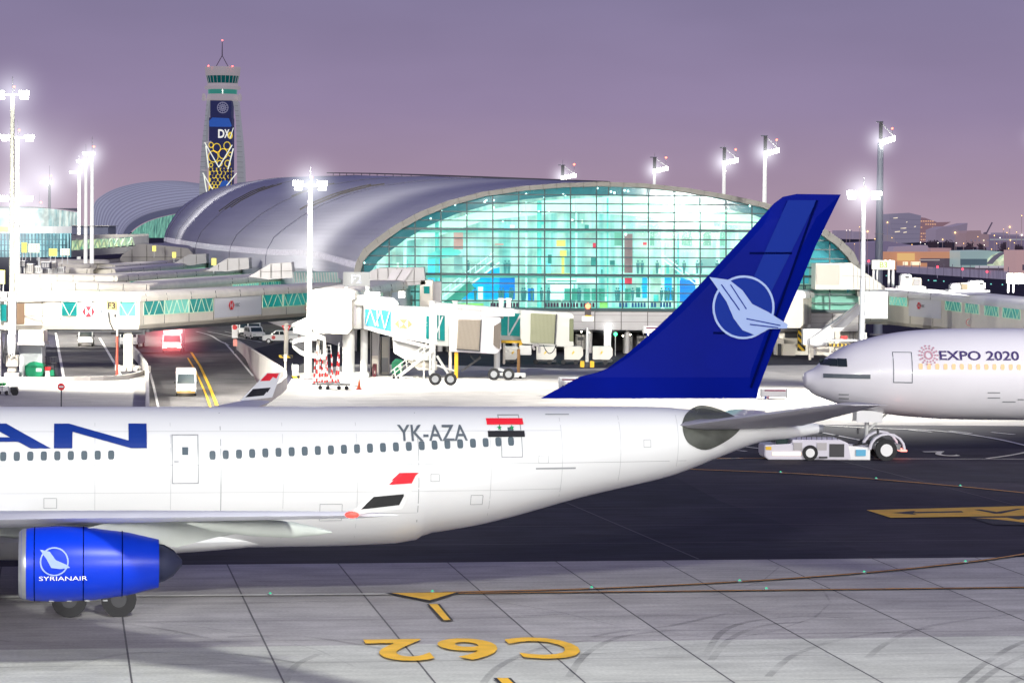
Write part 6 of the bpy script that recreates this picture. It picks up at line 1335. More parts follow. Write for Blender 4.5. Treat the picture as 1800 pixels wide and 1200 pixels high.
h1, _ = mast('tall mast with two glaring lamp clusters in front of the silver roof', 545.5, G(543, 668).y, 324, 'twin', 8.5, gl=(95, 3.2))
h2, _ = mast('twin lamp mast standing just right of the blue tail fin', 1518.5, 318, 341, 'twin', 9, gl=(105, 3.0), shaft=mat('mast_shade', (.50, .52, .54), .5))
h3, _ = mast('tallest mast on the right, behind the twin lamp mast', 1548, 425, 248, 'tall', 13, gl=(62, 2.6), shaft=MASTD)
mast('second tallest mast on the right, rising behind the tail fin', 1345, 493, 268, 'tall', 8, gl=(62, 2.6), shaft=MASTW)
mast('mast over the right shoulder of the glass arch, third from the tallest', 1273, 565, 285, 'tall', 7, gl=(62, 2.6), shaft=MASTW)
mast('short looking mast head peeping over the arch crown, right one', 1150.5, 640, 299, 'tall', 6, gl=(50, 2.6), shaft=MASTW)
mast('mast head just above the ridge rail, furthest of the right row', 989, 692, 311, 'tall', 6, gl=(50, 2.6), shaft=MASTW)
h4, _ = mast('big mast at the left edge with the highest lamps', 22, 310, 165, 'twin', 9, gl=(110, 1.9), shaft=mat('mast_khaki', (.45, .45, .38), .5))
h5, _ = mast('mast behind the leftmost one with lamps half way up the sky', 31, 440, 241, 'twin', 8, gl=(105, 1.8), shaft=MASTW, hot=HOT)
mast('low hanging white lamp cluster on the left, above the glass terminal', 29, 470, 348, 'twin', 13, gl=(105, 1.6), shaft=MASTW)
mast('slim distant mast left of the three mast row', 87, 896, 321, 'small', 5.5, gl=(60, 1.4), shaft=MASTM, hot=HOT2)
mast('left one of the three mast row by the far vault', 139, 730, 303, 'small', 6, gl=(60, 1.9), shaft=MASTW, hot=HOT2)
mast('middle one of the three mast row by the far vault', 151, 600, 284, 'small', 6, gl=(60, 1.9), shaft=MASTW, hot=HOT2)
h6, _ = mast('right and tallest one of the three mast row by the far vault', 162, 548, 270, 'small', 6.5, gl=(62, 1.8), shaft=MASTW, hot=HOT2)
mast('tiny distant mast in the haze over the round glass terminal', 69, 1000, 368, 'small', 3, gl=(45, 1.0), shaft=MASTW, hot=HOT2)
# off-frame mast whose haze reaches the right edge
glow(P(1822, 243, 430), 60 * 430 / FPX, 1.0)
glow(P(20, 400, 640), 180 * 640 / FPX, 1.5)  # wide glow balls painting the washed-out haze on the left
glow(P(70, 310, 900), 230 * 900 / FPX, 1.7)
lamp0('SPOT', (h1.x, h1.y - 1, h1.z - .8), 8.0e4, (h1.x + 4, h1.y - 10, 0), 125); 
lamp0('SPOT', (h2.x - 6, 258, 26), 1.5e5, (h2.x - 10, 252, 0), 108)  # added spot with no mast here, brightens the apron
lamp0('SPOT', (h3.x - 4, 392, 30), 1.6e5, (h3.x - 4, 362, 2), 50)
lamp0('SPOT', (h4.x + 6, 268, 24), 1.0e5, (h4.x + 20, 285, 3), 130); lamp0('SPOT', (-66, 258, 20), 1.2e5, (-62, 292, 5), 110); lamp0('SPOT', (-72, 372, 28), 1.6e5, (-72, 372, 0), 112)  # added spots off the masts, brightening the left bridges
lamp0('SPOT', (-5, 262, 24), 4.5e4, (-8, 292, 3), 105); lamp0('SPOT', (62, 262, 17), 2.8e5, (62, 300, 6), 105)  # added spots without masts, brightening the F2 and right bridges
lamp0('SPOT', (-88, 440, 30), 1.9e5, (-88, 440, 0), 118); lamp0('SPOT', (-108, 570, 32), 2.6e5, (-108, 570, 0), 118)
lamp0('SPOT', (-26, 268, 17), 7e4, (-24, 325, 7), 88)  # added spot brightening the long bridge face
l_ = lamp0('SPOT', (-130, 300, 44), 9.5e5, (-45, 540, 14), 75, 10); l_ = lamp0('SPOT', (-95, 700, 40), 2.0e5, (-150, 1050, 14), 90, 6)  # added soft spots brightening the two vaulted roofs
lamp0('SPOT', (-105, 300, 20), 4.2e5, (-62, 450, 5), 60, 3); lamp0('SPOT', (-60, 270, 16), 5e4, (-75, 345, 2), 75)  # added spots brightening the receding bridges and service road
# ---------------------------------------------------------------- vehicles and small equipment
VG = mat('vehicle_glass', (.02, .035, .04), .08); HL = emat('headlamp', (1, .95, .82), 22); TLM = emat('tail_lamp', (1, .05, .03), 3)
VW = mat('vehicle_white', (.78, .77, .74), .3, coat=.4)
def veh(label, kind, loc, rz, body=VW, name='van', cat='van', group=None, wheel_r=.36, L_=4.8, W_=1.85, lights=False, extra=None):
    t = thing(name, label, cat, (0, 0, 0), 0, group)
    if kind == 'van': pf = [(0, .4), (0, .95), (.15, 1.1), (.55, 1.2), (1.25, 1.95), (1.45, 2.05), (L_ - .1, 2.05), (L_, 1.9), (L_, .4)]; win = [[(.75, 1.28), (1.3, 1.85), (1.75, 1.85), (1.75, 1.28)], [(1.9, 1.28), (1.9, 1.85), (L_ - .4, 1.85), (L_ - .4, 1.28)]]; ws = ((.58, 1.24), (1.22, 1.90)); ht = 2.05
    elif kind == 'suv': pf = [(0, .4), (0, .9), (.15, 1.05), (1.1, 1.12), (1.7, 1.75), (1.9, 1.82), (L_ - .5, 1.8), (L_ - .05, 1.15), (L_, .4)]; win = [[(1.3, 1.15), (1.8, 1.68), (2.4, 1.68), (2.4, 1.15)], [(2.5, 1.15), (2.5, 1.68), (L_ - .65, 1.65), (L_ - .3, 1.15)]]; ws = ((1.14, 1.15), (1.66, 1.70)); ht = 1.8
    elif kind == 'pickup': pf = [(0, .45), (0, 1.0), (.15, 1.12), (1.2, 1.2), (1.75, 1.78), (2.9, 1.78), (3.15, 1.2), (L_, 1.18), (L_, .45)]; win = [[(1.4, 1.22), (1.85, 1.68), (2.25, 1.68), (2.25, 1.22)], [(2.33, 1.22), (2.33, 1.68), (2.8, 1.68), (2.95, 1.22)]]; ws = ((1.24, 1.24), (1.72, 1.74)); ht = 1.78
    elif kind == 'bus': pf = [(0, .35), (-.02, 1.2), (.12, 2.5), (.3, 2.7), (L_ - .1, 2.7), (L_, 2.5), (L_, .35)]; win = [[(.4, 1.4), (.4, 2.3), (L_ - .4, 2.3), (L_ - .4, 1.4)]]; ws = ((.0, 1.35), (.10, 2.3)); ht = 2.7
    else: pf = [(0, .5), (0, 1.3), (.2, 2.1), (.3, 2.3), (1.7, 2.35), (1.75, 2.9), (L_, 2.9), (L_, .5)]; win = [[(.35, 1.4), (.45, 2.1), (1.3, 2.1), (1.3, 1.4)]]; ws = ((.02, 1.4), (.2, 2.15)); ht = 2.3
    b = MB().prism([(x, -W_ / 2, z) for x, z in pf], (0, W_, 0)).build('body', body, t, bevel=.05)
    for sg in (-1, 1):
        for w in win: MB().prism([(x, sg * (W_ / 2 + .005), z) for x, z in w], (0, .012 * sg, 0)).build('side_window', VG, t)
    (x0, z0), (x1, z1) = ws; MB().prism([(x0 - .02, -W_ / 2 + .12, z0), (x0 - .02, W_ / 2 - .12, z0), (x1 - .02, W_ / 2 - .2, z1), (x1 - .015, -W_ / 2 + .2, z1)], (-.05, 0, .01)).build('windscreen', VG, t)
    MB().box(L_ + .004, L_ + .02, -W_ / 2 + .2, W_ / 2 - .2, ht * .62, ht * .86).build('rear_window', VG, t)
    for x in (.85, L_ - .95):
        for sg in (-1, 1): w = MB().tube((x, sg * (W_ / 2 - .18), wheel_r), (x, sg * (W_ / 2 + .03), wheel_r), wheel_r, n=18).build('wheel', RUBBER, t); MB().tube((x, sg * (W_ / 2 - .1), wheel_r), (x, sg * (W_ / 2 + .045), wheel_r), wheel_r * .55, n=12).build('rim', GALV, w)
    for sg in (-1, 1):
        MB().cbox((-.02, sg * (W_ / 2 - .28), .78), .06, .34, .2).build('headlight', HL if lights else GALV, t); MB().cbox((L_ + .01, sg * (W_ / 2 - .15), .95), .05, .16, .3).build('tail_light', RED, t); MB().cbox((ws[0][0] + .25, sg * (W_ / 2 + .12), ws[0][1] + .1), .12, .2, .26).build('mirror', DARK, t)
    MB().box(-.06, .0, -W_ / 2 + .05, W_ / 2 - .05, .32, .55).build('bumper', DARK, t)
    if extra: extra(t, L_, W_, ht)
    t.location = loc; t.rotation_euler = (0, 0, rz); return t
def yellow_nose(t, L_, W_, ht): MB().box(-.09, -.02, -W_ / 2 + .1, W_ / 2 - .1, .36, .62).build('yellow_grille', emat('amber_grille', (1, .55, .08), .8), t)
gb = GR(327, 697, 0)
rampang = math.radians(78)
veh('small white crew bus with yellow nose coming up the sunken ramp', 'bus', (gb.x, gb.y, gb.z), math.radians(97), name='crew_bus', cat='bus', L_=6, W_=2.05, lights=True, extra=yellow_nose)
def beacons(t, L_, W_, ht):
    MB().box(.5, .85, -W_ / 2 + .2, W_ / 2 - .2, 2.36, 2.6).build('light_bar', emat('beacon_red', (1, .16, .16), 16), t); MB().box(-.05, .0, -W_ / 2 + .15, W_ / 2 - .15, .9, 1.15).build('grille_lamp', emat('beacon_pink', (1, .35, .30), 8), t); MB().box(-.07, .0, -W_ / 2 + .1, W_ / 2 - .1, .35, .7).build('red_skirt', RED, t)
ga = G(302, 621); fe = veh('emergency truck with blazing red lights on the service road', 'truck', (ga.x, ga.y, 0), math.radians(93), name='emergency_truck', cat='truck', L_=7, W_=2.3, wheel_r=.45, lights=True, extra=beacons)
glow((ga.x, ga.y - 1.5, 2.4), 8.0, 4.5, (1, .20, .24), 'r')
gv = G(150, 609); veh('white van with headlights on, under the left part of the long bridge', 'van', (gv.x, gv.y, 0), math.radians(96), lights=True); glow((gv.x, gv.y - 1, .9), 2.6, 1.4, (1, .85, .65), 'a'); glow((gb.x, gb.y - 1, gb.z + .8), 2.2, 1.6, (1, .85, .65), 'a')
gv = G(212, 612); veh('white box truck partly hidden by the F3 pole and the bridge column', 'truck', (gv.x + 1, gv.y, 0), math.radians(88), name='box_truck', cat='truck', L_=6.2, W_=2.2)
for i, (px, py, kind, rz, lb) in enumerate(((463, 603.5, 'pickup', 176, 'white pickup with round red badge, nearest in the row under the bridge'), (455, 598, 'suv', 140, 'white four wheel drive car second in the row under the bridge'),
        (447, 593, 'van', 128, 'white van parked third in the row under the bridge'), (432, 590.5, 'suv', 128, 'white car with orange plate patch, fourth in the row under the bridge'), (500, 597, 'van', 170, 'white van parked behind the striped triangular road sign'), (419, 587.5, 'van', 120, 'furthest parked van of the row under the bridge'))):
    g = G(px, py); v = veh(lb, kind, (0, 0, 0), 0, group='white cars parked under the long bridge', name='parked_car', cat='car')
    if i == 0: MB().tube((1.5, -.935, .85), (1.5, -.95, .85), .26, n=14).tube((1.5, .935, .85), (1.5, .95, .85), .26, n=14).build('round_badge', RED, v)
    if i == 3: MB().box(-.07, -.06, -.3, .3, .6, .8).build('number_plate', YELLOW, v)
    v.location = (g.x, g.y, 0); v.rotation_euler = (0, 0, math.radians(rz) - PI if rz > 150 else math.radians(rz - 30))
# rolling stock under the bridge
def dolly(label, px, py, L_=3.2):
    g = G(px, py); t = thing('baggage_dolly', label, 'cart', (g.x, g.y, 0)); MB().box(g.x - L_ / 2, g.x + L_ / 2, g.y - .8, g.y + .8, .42, .56).build('deck', DARK, t, bevel=.02)
    for x in (-L_ / 2 + .35, -L_ / 6, L_ / 6, L_ / 2 - .35): w = MB().tube((g.x + x, g.y - .85, .2), (g.x + x, g.y - .68, .2), .2, n=14).build('wheel', RUBBER, t)
    MB().bar((g.x + L_ / 2, g.y, .4), (g.x + L_ / 2 + .7, g.y, .3), .08).build('drawbar', DARK, t); return t
dolly('low black flatbed dolly on the bright apron below the striped poles', 587, 684)
def cone(label, px, py, h=.85, group=None):
    g = G(px, py); t = thing('traffic_cone', label, 'cone', (g.x, g.y, 0), group=group); MB().box(g.x - .28, g.x + .28, g.y - .28, g.y + .28, 0, .07).build('cone_base', RED, t)
    mb = MB().tube((g.x, g.y, .05), (g.x, g.y, h), .2, .03, n=16).build('cone_body', mat('cone_orange', (.75, .12, .03), .5), t); MB().tube((g.x, g.y, h * .42), (g.x, g.y, h * .66), .132, .085, n=16).build('white_band', WHITE, t); return t
cone('orange and white traffic cone standing alone right of the black dolly', 631, 684, 1.0)
# red and white striped delineator poles
rng = random.Random(11); k = 0
lbs = ['at the left end of the cluster', 'second from the left end of the cluster', 'third from the left end of the cluster', 'left of the middle of the cluster, front row', 'left of the middle of the cluster, rear row', 'in the middle of the cluster', 'right of the middle of the cluster, rear row', 'right of the middle of the cluster, front row', 'second from the right end of the cluster', 'at the right end of the cluster, by the white column']
for i in range(10):
    px = 552 + i * 4.7; py = 676 - (i % 2) * 3; g = G(px, py); t = thing('striped_pole', 'red and white striped pole ' + lbs[i], 'pole', (g.x, g.y, 0), group='red and white striped poles by the F2 column'); hh_ = rng.uniform(2.6, 4.2); tx_ = rng.uniform(-.25, .35)
    for j in range(9): 
        a, b = Vector((g.x + tx_ * j / 9, g.y, hh_ * j / 9)), Vector((g.x + tx_ * (j + 1) / 9, g.y, hh_ * (j + 1) / 9)); MB().tube(a, b, .11 - .009 * j, .11 - .009 * (j + 1), n=10).build('red_band' if j % 2 == 0 else 'white_band', RED if j % 2 == 0 and j < 7 else WHITE, t)
    MB().tube((g.x, g.y, 0), (g.x, g.y, .12), .26, n=12).build('foot', DARK, t)
# white equipment trailer and small boxes near the poles
def simple(nm, lb, cat_, x0, x1, y0, y1, D, dp, m, extra=(), bv=.04):
    t = thing(nm, lb, cat_, (P((x0 + x1) / 2, y1, D).x, D, 0)); SB('body', x0, x1, y0, y1, D, dp, m, t, bv)
    for e_ in extra: SB(*e_[:5], D - e_[5], e_[6], e_[7], t, .01)
    return t
simple('marker_post', 'pale bollard sign standing right of the ramp parapet', 'post', 500, 503, 624, 655, 283, .2, CREAM, (('sign_head', 499, 504, 624, 635, .1, .1, CREAM),))
simple('hydrant_box', 'white box on a yellow striped base left of the tall mast foot', 'box', 514, 524, 641, 664, 284, .8, WHITE, (('striped_base', 513, 526, 660, 668, .1, .9, HZ),))
# green bins
def bin_(lb, x0, x1, yt, yb, D, m=GREEN):
    t = thing('waste_container', lb, 'bin', (P((x0 + x1) / 2, yb, D).x, D, 0)); a, b = P(x0, yt, D), P(x1, yb, D); w = b.x - a.x; h = a.z - b.z; z0 = b.z
    MB().prism([(a.x + w * .08, D, z0), (b.x - w * .08, D, z0), (b.x, D, z0 + h * .62), (b.x - w * .02, D, z0 + h * .7), (a.x, D, z0 + h * .7)], (0, 1.3, 0)).build('body', m, t, bevel=.04)
    MB().prism([(a.x - .02, D - .06, z0 + h * .7), (b.x + .02, D - .06, z0 + h * .7), (b.x - w * .12, D - .06, z0 + h * .93), (a.x + w * .45, D - .06, z0 + h), (a.x + w * .25, D - .06, z0 + h * .93)], (0, 1.42, 0)).build('lid', m, t, bevel=.03)
    SB('label_plate', x0 + (x1 - x0) * .6, x0 + (x1 - x0) * .88, yt + (yb - yt) * .42, yt + (yb - yt) * .62, D - .03, .04, GALV, t, 0)
    for x in (x0 + 4, x1 - 4): MB().tube((P(x, yb, D).x, D - .02, .12), (P(x, yb, D).x, D + .1, .12), .12, n=10).build('castor', RUBBER, t)
    return t
D = G(60, 664).y; bin_('big green waste container with domed lid beside the corrugated shaft', 43, 77, 635, 664, D)
bin_('green waste container behind the white stairs under the F2 bridge', 688, 708, 630, 657, D2 + 3)
simple('waste_bin', 'small red bin between the big green container and the wire cage', 'bin', 79, 87, 646, 663, D + .5, .5, WHITE, (('red_lid', 79, 88, 645, 651, .05, .6, RED),)); simple('waste_bin', 'small green bin right of the red lidded bin', 'bin', 88, 95, 650, 661, D + .5, .5, GREEN)
t = thing('wire_cage', 'dark wire cage trolley behind the small bins', 'cage', (P(89, 655, D + 2).x, D + 2, 0)); mb = MB(); a, b = P(78, 627, D + 2), P(100, 655, D + 2)
for i in range(9): x = lerp(a.x, b.x, i / 8); mb.bar((x, D + 2, .1), (x, D + 2, a.z), .05)
for j in range(4): z = lerp(.2, a.z, j / 3); mb.bar((a.x, D + 2, z), (b.x, D + 2, z), .06)
mb.build('cage_frame', DARK, t); SB('crate', 82, 92, 642, 650, D + 2.2, .6, GREYP, t)
t = thing('equipment_cart', 'green and black equipment cart on the apron at the left edge', 'cart', (P(15, 694, 252).x, 252, 0)); SB('frame', -8, 16, 680, 688, 251, 1, WHITE, t); SB('green_tray', -8, 8, 673, 678, 251, 1, mat('tray_green', (.02, .4, .08), .5), t); mb = MB()
for x in (-6, 4, 15): mb.bar(P(x, 674, 250.9), P(x, 692, 250.9), .07)
mb.build('cart_frame', STEEL, t); MB().tube(P(26, 689, 251), P(26, 689, 250.7), .33, n=16).build('wheel', RUBBER, t); SB('motor', 18, 30, 680, 690, 251, .8, DARK, t)
for x in (-2, 12): MB().tube((P(x, 690, 251).x, 250.9, .2), (P(x, 690, 251).x, 251.1, .2), .2, n=12).build('wheel', RUBBER, t)
# signs
def round_sign(label, px, py, rpx, D, kind, pole=(.05, DARK)):
    c = P(px, py, D); r = rpx * D / FPX; t = thing('road_sign', label, 'sign', (c.x, D, 0)); MB().tube((c.x, D + .08, 0), (c.x, D + .08, c.z), pole[0], n=8).build('post', pole[1], t)
    f = MB().tube((c.x, D, c.z), (c.x, D + .04, c.z), r, n=28).build('sign_face', mat('sign_red', (.75, .01, .02), .4), t); MB().box(c.x - r * .62, c.x + r * .62, D - .012, D - .002, c.z - r * .2, c.z + r * .2).build('white_bar', WHITE, f); return t
round_sign('round red no entry sign with white bar on a thin post', 107.5, 679.5, 6.4, 232, 0)
c = P(540 - 37, 577, 330); t = thing('road_sign', 'red rimmed triangular give way sign on a pale post near parked cars', 'sign', (c.x, 330, 0)); tri = lambda k: [(c.x - .55 * k, 330, c.z + .35 * k), (c.x + .55 * k, 330, c.z + .35 * k), (c.x, 330, c.z - .75 * k)]
MB().tube((c.x, 330.15, 0), (c.x, 330.15, c.z + .6), .28, n=10).build('post', CREAM, t); MB().prism(tri(1.0), (0, .05, 0)).build('sign_face', RED, t); MB().prism([(x, y - .02, z) for x, y, z in tri(.6)], (0, .01, 0)).build('white_centre', WHITE, t); MB().box(c.x - .8, c.x + .8, 329.6, 330.6, 0, .35).build('striped_base', HZ, t)
c = P(413, 575, 340); t = thing('road_sign', 'red and white sign cluster at the far end of the ramp parapet', 'sign', (c.x, 340, 0)); MB().tube((c.x, 340, 0), (c.x, 340, c.z), .07, n=8).build('post', DARK, t); MB().box(c.x - .35, c.x + .35, 339.8, 339.9, c.z - 1.3, c.z + .5).build('sign_face', WHITE, t); MB().tube((c.x, 339.78, c.z), (c.x, 339.7, c.z), .3, n=20).build('red_disc', RED, t); MB().box(c.x - .2, c.x + .3, 339.8, 339.9, c.z - 2.3, c.z - 1.45).build('lower_plate', mat('sign_salmon', (.7, .25, .2), .5), t)
# F3 gate sign on its pole
Dp = G(206, 665).y; bx = P(206, 600, Dp).x; t = thing('gate_sign', 'gold F3 gate sign on a thin pole, red below, before the long bridge', 'sign', (bx, Dp, 0))
MB().tube((bx, Dp, P(206, 590, Dp).z), (bx, Dp, P(206, 517, Dp).z), .11, n=10).build('post', CREAM, t); MB().tube((bx, Dp, 0), (bx, Dp, P(206, 590, Dp).z), .13, n=10).build('lower_post', mat('post_red', (.5, .08, .05), .5), t); MB().bar((bx, Dp, .1), (bx - .7, Dp - .5, .1), .15).build('post_foot', RED, t)
s_ = SB('sign_board', 187.5, 204.5, 528, 545.5, Dp - .2, .25, mat('gold_board', (.52, .38, .14), .5), t, .01); c = P(196, 537, Dp - .23); MB().text('F3', (c.x, Dp - .24, c.z - .33), (1, 0, 0), (0, 0, 1), .66, align='CENTER', bold=.03).build('sign_lettering', BLACK, s_)
sh_ = MB().prism([P(x, y, Dp - .1) for x, y in ((191, 548), (204, 548), (205, 580), (200, 580), (194, 568))], (0, .3, 0)).build('curved_shield', mat('shield_beige', (.42, .38, .33), .5), t); mb = MB()
for a, b in (((190.5, 548), (193, 567)), ((193, 567), (200, 581))): mb.bar(P(*a, Dp - .12), P(*b, Dp - .12), .14, .1)
mb.build('shield_rim', BLACK, sh_); SB('small_box', 201, 204, 552, 557, Dp - .15, .05, DARK, t)
# traffic light mast in front of the undercroft
Dq = G(1033, 645).y; c = P(1033, 545, Dq); t = thing('signal_mast', 'white mast with lit red signal over a white lamp box', 'signal', (c.x, Dq, 0)); MB().tube((c.x, Dq, .4), (c.x, Dq, P(0, 566, Dq).z), .2, .16, n=12).build('post', GALV, t)
SB('lamp_box', 1023, 1044, 556, 565, Dq - .4, .8, emat('white_lamp_box', (1, 1, .92), 1.1), t); SB('yellow_top', 1028, 1040, 554, 556.5, Dq - .3, .5, YELLOW, t); SB('signal_head', 1028, 1039, 533, 554, Dq - .2, .5, DARK, t); MB().sphere(P(1033.5, 538, Dq - .35), .3, 12, 8).build('red_lamp', emat('signal_red', (1, .12, .05), 9), t)
for dx in (-.55, .55): MB().cbox((c.x + dx, Dq - .3, .35), .45, .6, .7).build('yellow_foot', YELLOW, t)
MB().cbox((c.x, Dq, .3), .6, .8, .6).build('base', DARK, t)
# four ground power carts
BOLT = mat('bolt_yellow', (.75, .5, .05), .5)
def gpu(lb, x0, x1, y0=609, y1=632):
    D = G(960, 640).y; t = thing('ground_power_cart', lb, 'cart', (P((x0 + x1) / 2, y1, D).x, D, 0), group='white ground power carts below the glass hall'); PRI('housing', [(x0, y0), (x1 - 3, y0), (x1, y0 + 4), (x1, y1 - 7), (x1 - 6, y1), (x0, y1)], D, 1.8, mat('cart_cream', (.60, .58, .52), .4), t, .04)
    MB().poly([P(x, y, D - .02) for x, y in ((x0 + 12, y0 + 13), (x0 + 17, y0 + 6), (x0 + 16.5, y0 + 9.5), (x0 + 19, y0 + 8.5), (x0 + 13.5, y0 + 15), (x0 + 14.5, y0 + 11.5))]).build('bolt_mark', BOLT, t); SB('chassis', x0, x1, y1, y1 + 4, D + .2, 1.4, DARK, t)
    for x in (x0 + 5, x1 - 6): MB().tube((P(x, 0, D).x, D + .1, .28), (P(x, 0, D).x, D + .3, .28), .28, n=14).build('wheel', RUBBER, t)
for lb, x0, x1 in (('leftmost white power cart, half hidden behind the front bridge cab', 886, 912), ('second white power cart from the left, below the rear folding canopy', 943, 978), ('third white power cart, right below the rear bridge cab end', 992, 1025), ('rightmost white power cart, next to the lit white pillar', 1042, 1077)): gpu(lb, x0, x1)
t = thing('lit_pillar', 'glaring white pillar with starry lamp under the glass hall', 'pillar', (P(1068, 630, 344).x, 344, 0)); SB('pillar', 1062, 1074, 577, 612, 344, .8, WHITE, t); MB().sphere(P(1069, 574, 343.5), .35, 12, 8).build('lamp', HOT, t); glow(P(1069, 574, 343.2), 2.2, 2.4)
t = thing('green_signal', 'small green signal lamp right of the glaring pillar', 'signal', (P(1082, 587, 344).x, 344, 0)); MB().sphere(P(1082, 587, 344), .22, 10, 8).build('lamp', emat('signal_green', (.05, 1, .35), 6), t); MB().tube((P(1082, 587, 344).x, 344.2, 0), (P(1082, 587, 344).x, 344.2, 2.6), .05, n=6).build('post', GALV, t)
rg = random.Random(5); 
for i, (x0, x1, y0, y1) in enumerate(((842, 868, 598, 626), (784, 800, 600, 612), (1012, 1040, 588, 604), (1096, 1112, 592, 612), (1120, 1150, 590, 618), (950, 980, 588, 600))):
    t = thing('stored_machine', ['pale machine housing behind the front bridge lift column', 'pale box behind the yellow cable chain', 'cream machine in the undercroft left of the lit pillar', 'metal frame in the undercroft right of the green signal', 'grey rack deep in the undercroft by the tail fin', 'low pale machine under the rear bridge cab'][i], 'machine', (P((x0 + x1) / 2, y1, 352).x, 352, 0)); SB('housing', x0, x1, y0, y1 + 10, 352.5, 2, mat('machine_grey', (.35, .33, .30), .5, var=.4, vs=2), t)
    for j in range(4): xx = lerp(x0 + 1, x1 - 1, j / 3); SB('frame_post', xx, xx + .8, y0 - 4, y1 + 8, 352.2, .1, DARK, t, 0)
    SB('vent_grille', x0 + 3, x0 + (x1 - x0) * .5, y0 + 4, y0 + 10, 352.4, .08, DARK, t, 0)
# white and maroon container stacks, partly behind the fin
MAR = mat('maroon_stripe', (.16, .01, .05), .5)
def crate(lb, x0, x1, y0, y1, D):
    t = thing('cargo_container', lb, 'container', (P((x0 + x1) / 2, y1, D).x, D, 0)); SB('shell', x0, x1, y0, y1, D, 1.6, WHITE, t, .04); SB('maroon_band', x0 + 6, x1 - 3, y0 + 2, y0 + 4.5, D - .04, .05, MAR, t, 0); SB('blue_mark', x0 + 6, x0 + 9, y0 + 13, y0 + 18, D - .04, .05, NAVY, t, 0); MB().sphere(P(x0 + 12, y0 + 15, D), .14, 8, 6).build('pink_mark', mat('emblem_pink', (.55, .3, .36)), t)
    for x in (x0 + 1, x1 - 1): SB('corner_post', x - .5, x + .5, y0 - 1, y1 + 2, D - .08, .1, GALV, t, 0)
crate('white cargo container with maroon band left of the fin root, front one', 982, 1030, 664, 695, G(1000, 697).y); crate('white cargo container with maroon band behind the first one', 992, 1050, 670, 694, G(1000, 697).y - 2.0); crate('white cargo container with maroon band seen right of the tail fin', 1338, 1384, 683, 698, G(1350, 702).y); crate('white and maroon container deep in the undercroft at the fin edge', 1130, 1160, 573, 586, 349.5)
# ---------------------------------------------------------------- far side of the airfield, right
HC = (.33, .25, .37)  # far materials glow faintly: haze and skylight put into the colour
def far_box(nm, lb, cat_, pts, D, dp, m, parts=()):
    t = thing(nm, lb, cat_, (P(*pts[0], D).x, D, 0)); MB().prism([P(x, y, D) for x, y in pts], (0, dp, 0)).build('walls', m, t)
    for nm2, p2, m2 in parts: MB().poly([P(x, y, D - 1) for x, y in p2]).build(nm2, m2, t)
    return t
def rect(x0, x1, y0, y1): return [(x0, y1), (x1, y1), (x1, y0), (x0, y0)]
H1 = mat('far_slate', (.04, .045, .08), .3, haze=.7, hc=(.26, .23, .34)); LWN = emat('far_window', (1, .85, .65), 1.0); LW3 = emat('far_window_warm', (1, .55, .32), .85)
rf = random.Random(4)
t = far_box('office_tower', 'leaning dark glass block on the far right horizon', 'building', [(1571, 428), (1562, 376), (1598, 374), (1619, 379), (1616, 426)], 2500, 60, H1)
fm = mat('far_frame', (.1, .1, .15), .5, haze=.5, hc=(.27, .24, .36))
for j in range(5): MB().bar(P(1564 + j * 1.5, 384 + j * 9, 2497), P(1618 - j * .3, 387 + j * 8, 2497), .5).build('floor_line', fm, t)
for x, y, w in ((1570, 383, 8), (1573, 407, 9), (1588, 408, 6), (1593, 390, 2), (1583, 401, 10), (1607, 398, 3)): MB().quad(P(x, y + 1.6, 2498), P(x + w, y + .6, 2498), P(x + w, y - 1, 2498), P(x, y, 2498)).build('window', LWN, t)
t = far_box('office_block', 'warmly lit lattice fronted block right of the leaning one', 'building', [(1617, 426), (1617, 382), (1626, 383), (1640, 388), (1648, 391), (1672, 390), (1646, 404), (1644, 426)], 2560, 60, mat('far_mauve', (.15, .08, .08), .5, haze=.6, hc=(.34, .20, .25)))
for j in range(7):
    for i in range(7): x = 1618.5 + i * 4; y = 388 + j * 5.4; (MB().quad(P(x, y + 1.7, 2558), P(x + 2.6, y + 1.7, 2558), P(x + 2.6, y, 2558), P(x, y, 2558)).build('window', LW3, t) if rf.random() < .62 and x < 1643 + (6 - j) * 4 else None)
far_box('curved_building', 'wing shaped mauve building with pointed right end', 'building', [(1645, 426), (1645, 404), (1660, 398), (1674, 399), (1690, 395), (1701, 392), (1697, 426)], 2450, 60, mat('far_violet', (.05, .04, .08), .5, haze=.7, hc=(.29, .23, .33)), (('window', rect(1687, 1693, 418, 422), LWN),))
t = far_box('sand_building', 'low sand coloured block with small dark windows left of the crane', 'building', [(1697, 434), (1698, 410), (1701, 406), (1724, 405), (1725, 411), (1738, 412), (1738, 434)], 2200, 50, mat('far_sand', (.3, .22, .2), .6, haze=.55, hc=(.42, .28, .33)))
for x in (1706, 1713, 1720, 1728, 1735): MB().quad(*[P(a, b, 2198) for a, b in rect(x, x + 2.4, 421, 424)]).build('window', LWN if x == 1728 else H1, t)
far_box('warehouse', 'long low violet roofed warehouse at the far right', 'building', [(1738, 440), (1738, 412), (1760, 414), (1830, 416), (1830, 440)], 2300, 60, mat('far_warehouse', (.08, .07, .12), .6, haze=.6, hc=(.26, .2, .32)), (('roof_glint_strip', rect(1740, 1830, 420, 422), emat('roof_glint', (.6, .62, .7), .5)),))  # the roof strip is a painted glint
far_box('low_building', 'faint low building between mast and leaning block', 'building', [(1550, 432), (1550, 414), (1572, 413), (1573, 432)], 2400, 40, mat('far_pale', (.2, .18, .2), .6, haze=.6, hc=(.34, .29, .38)))
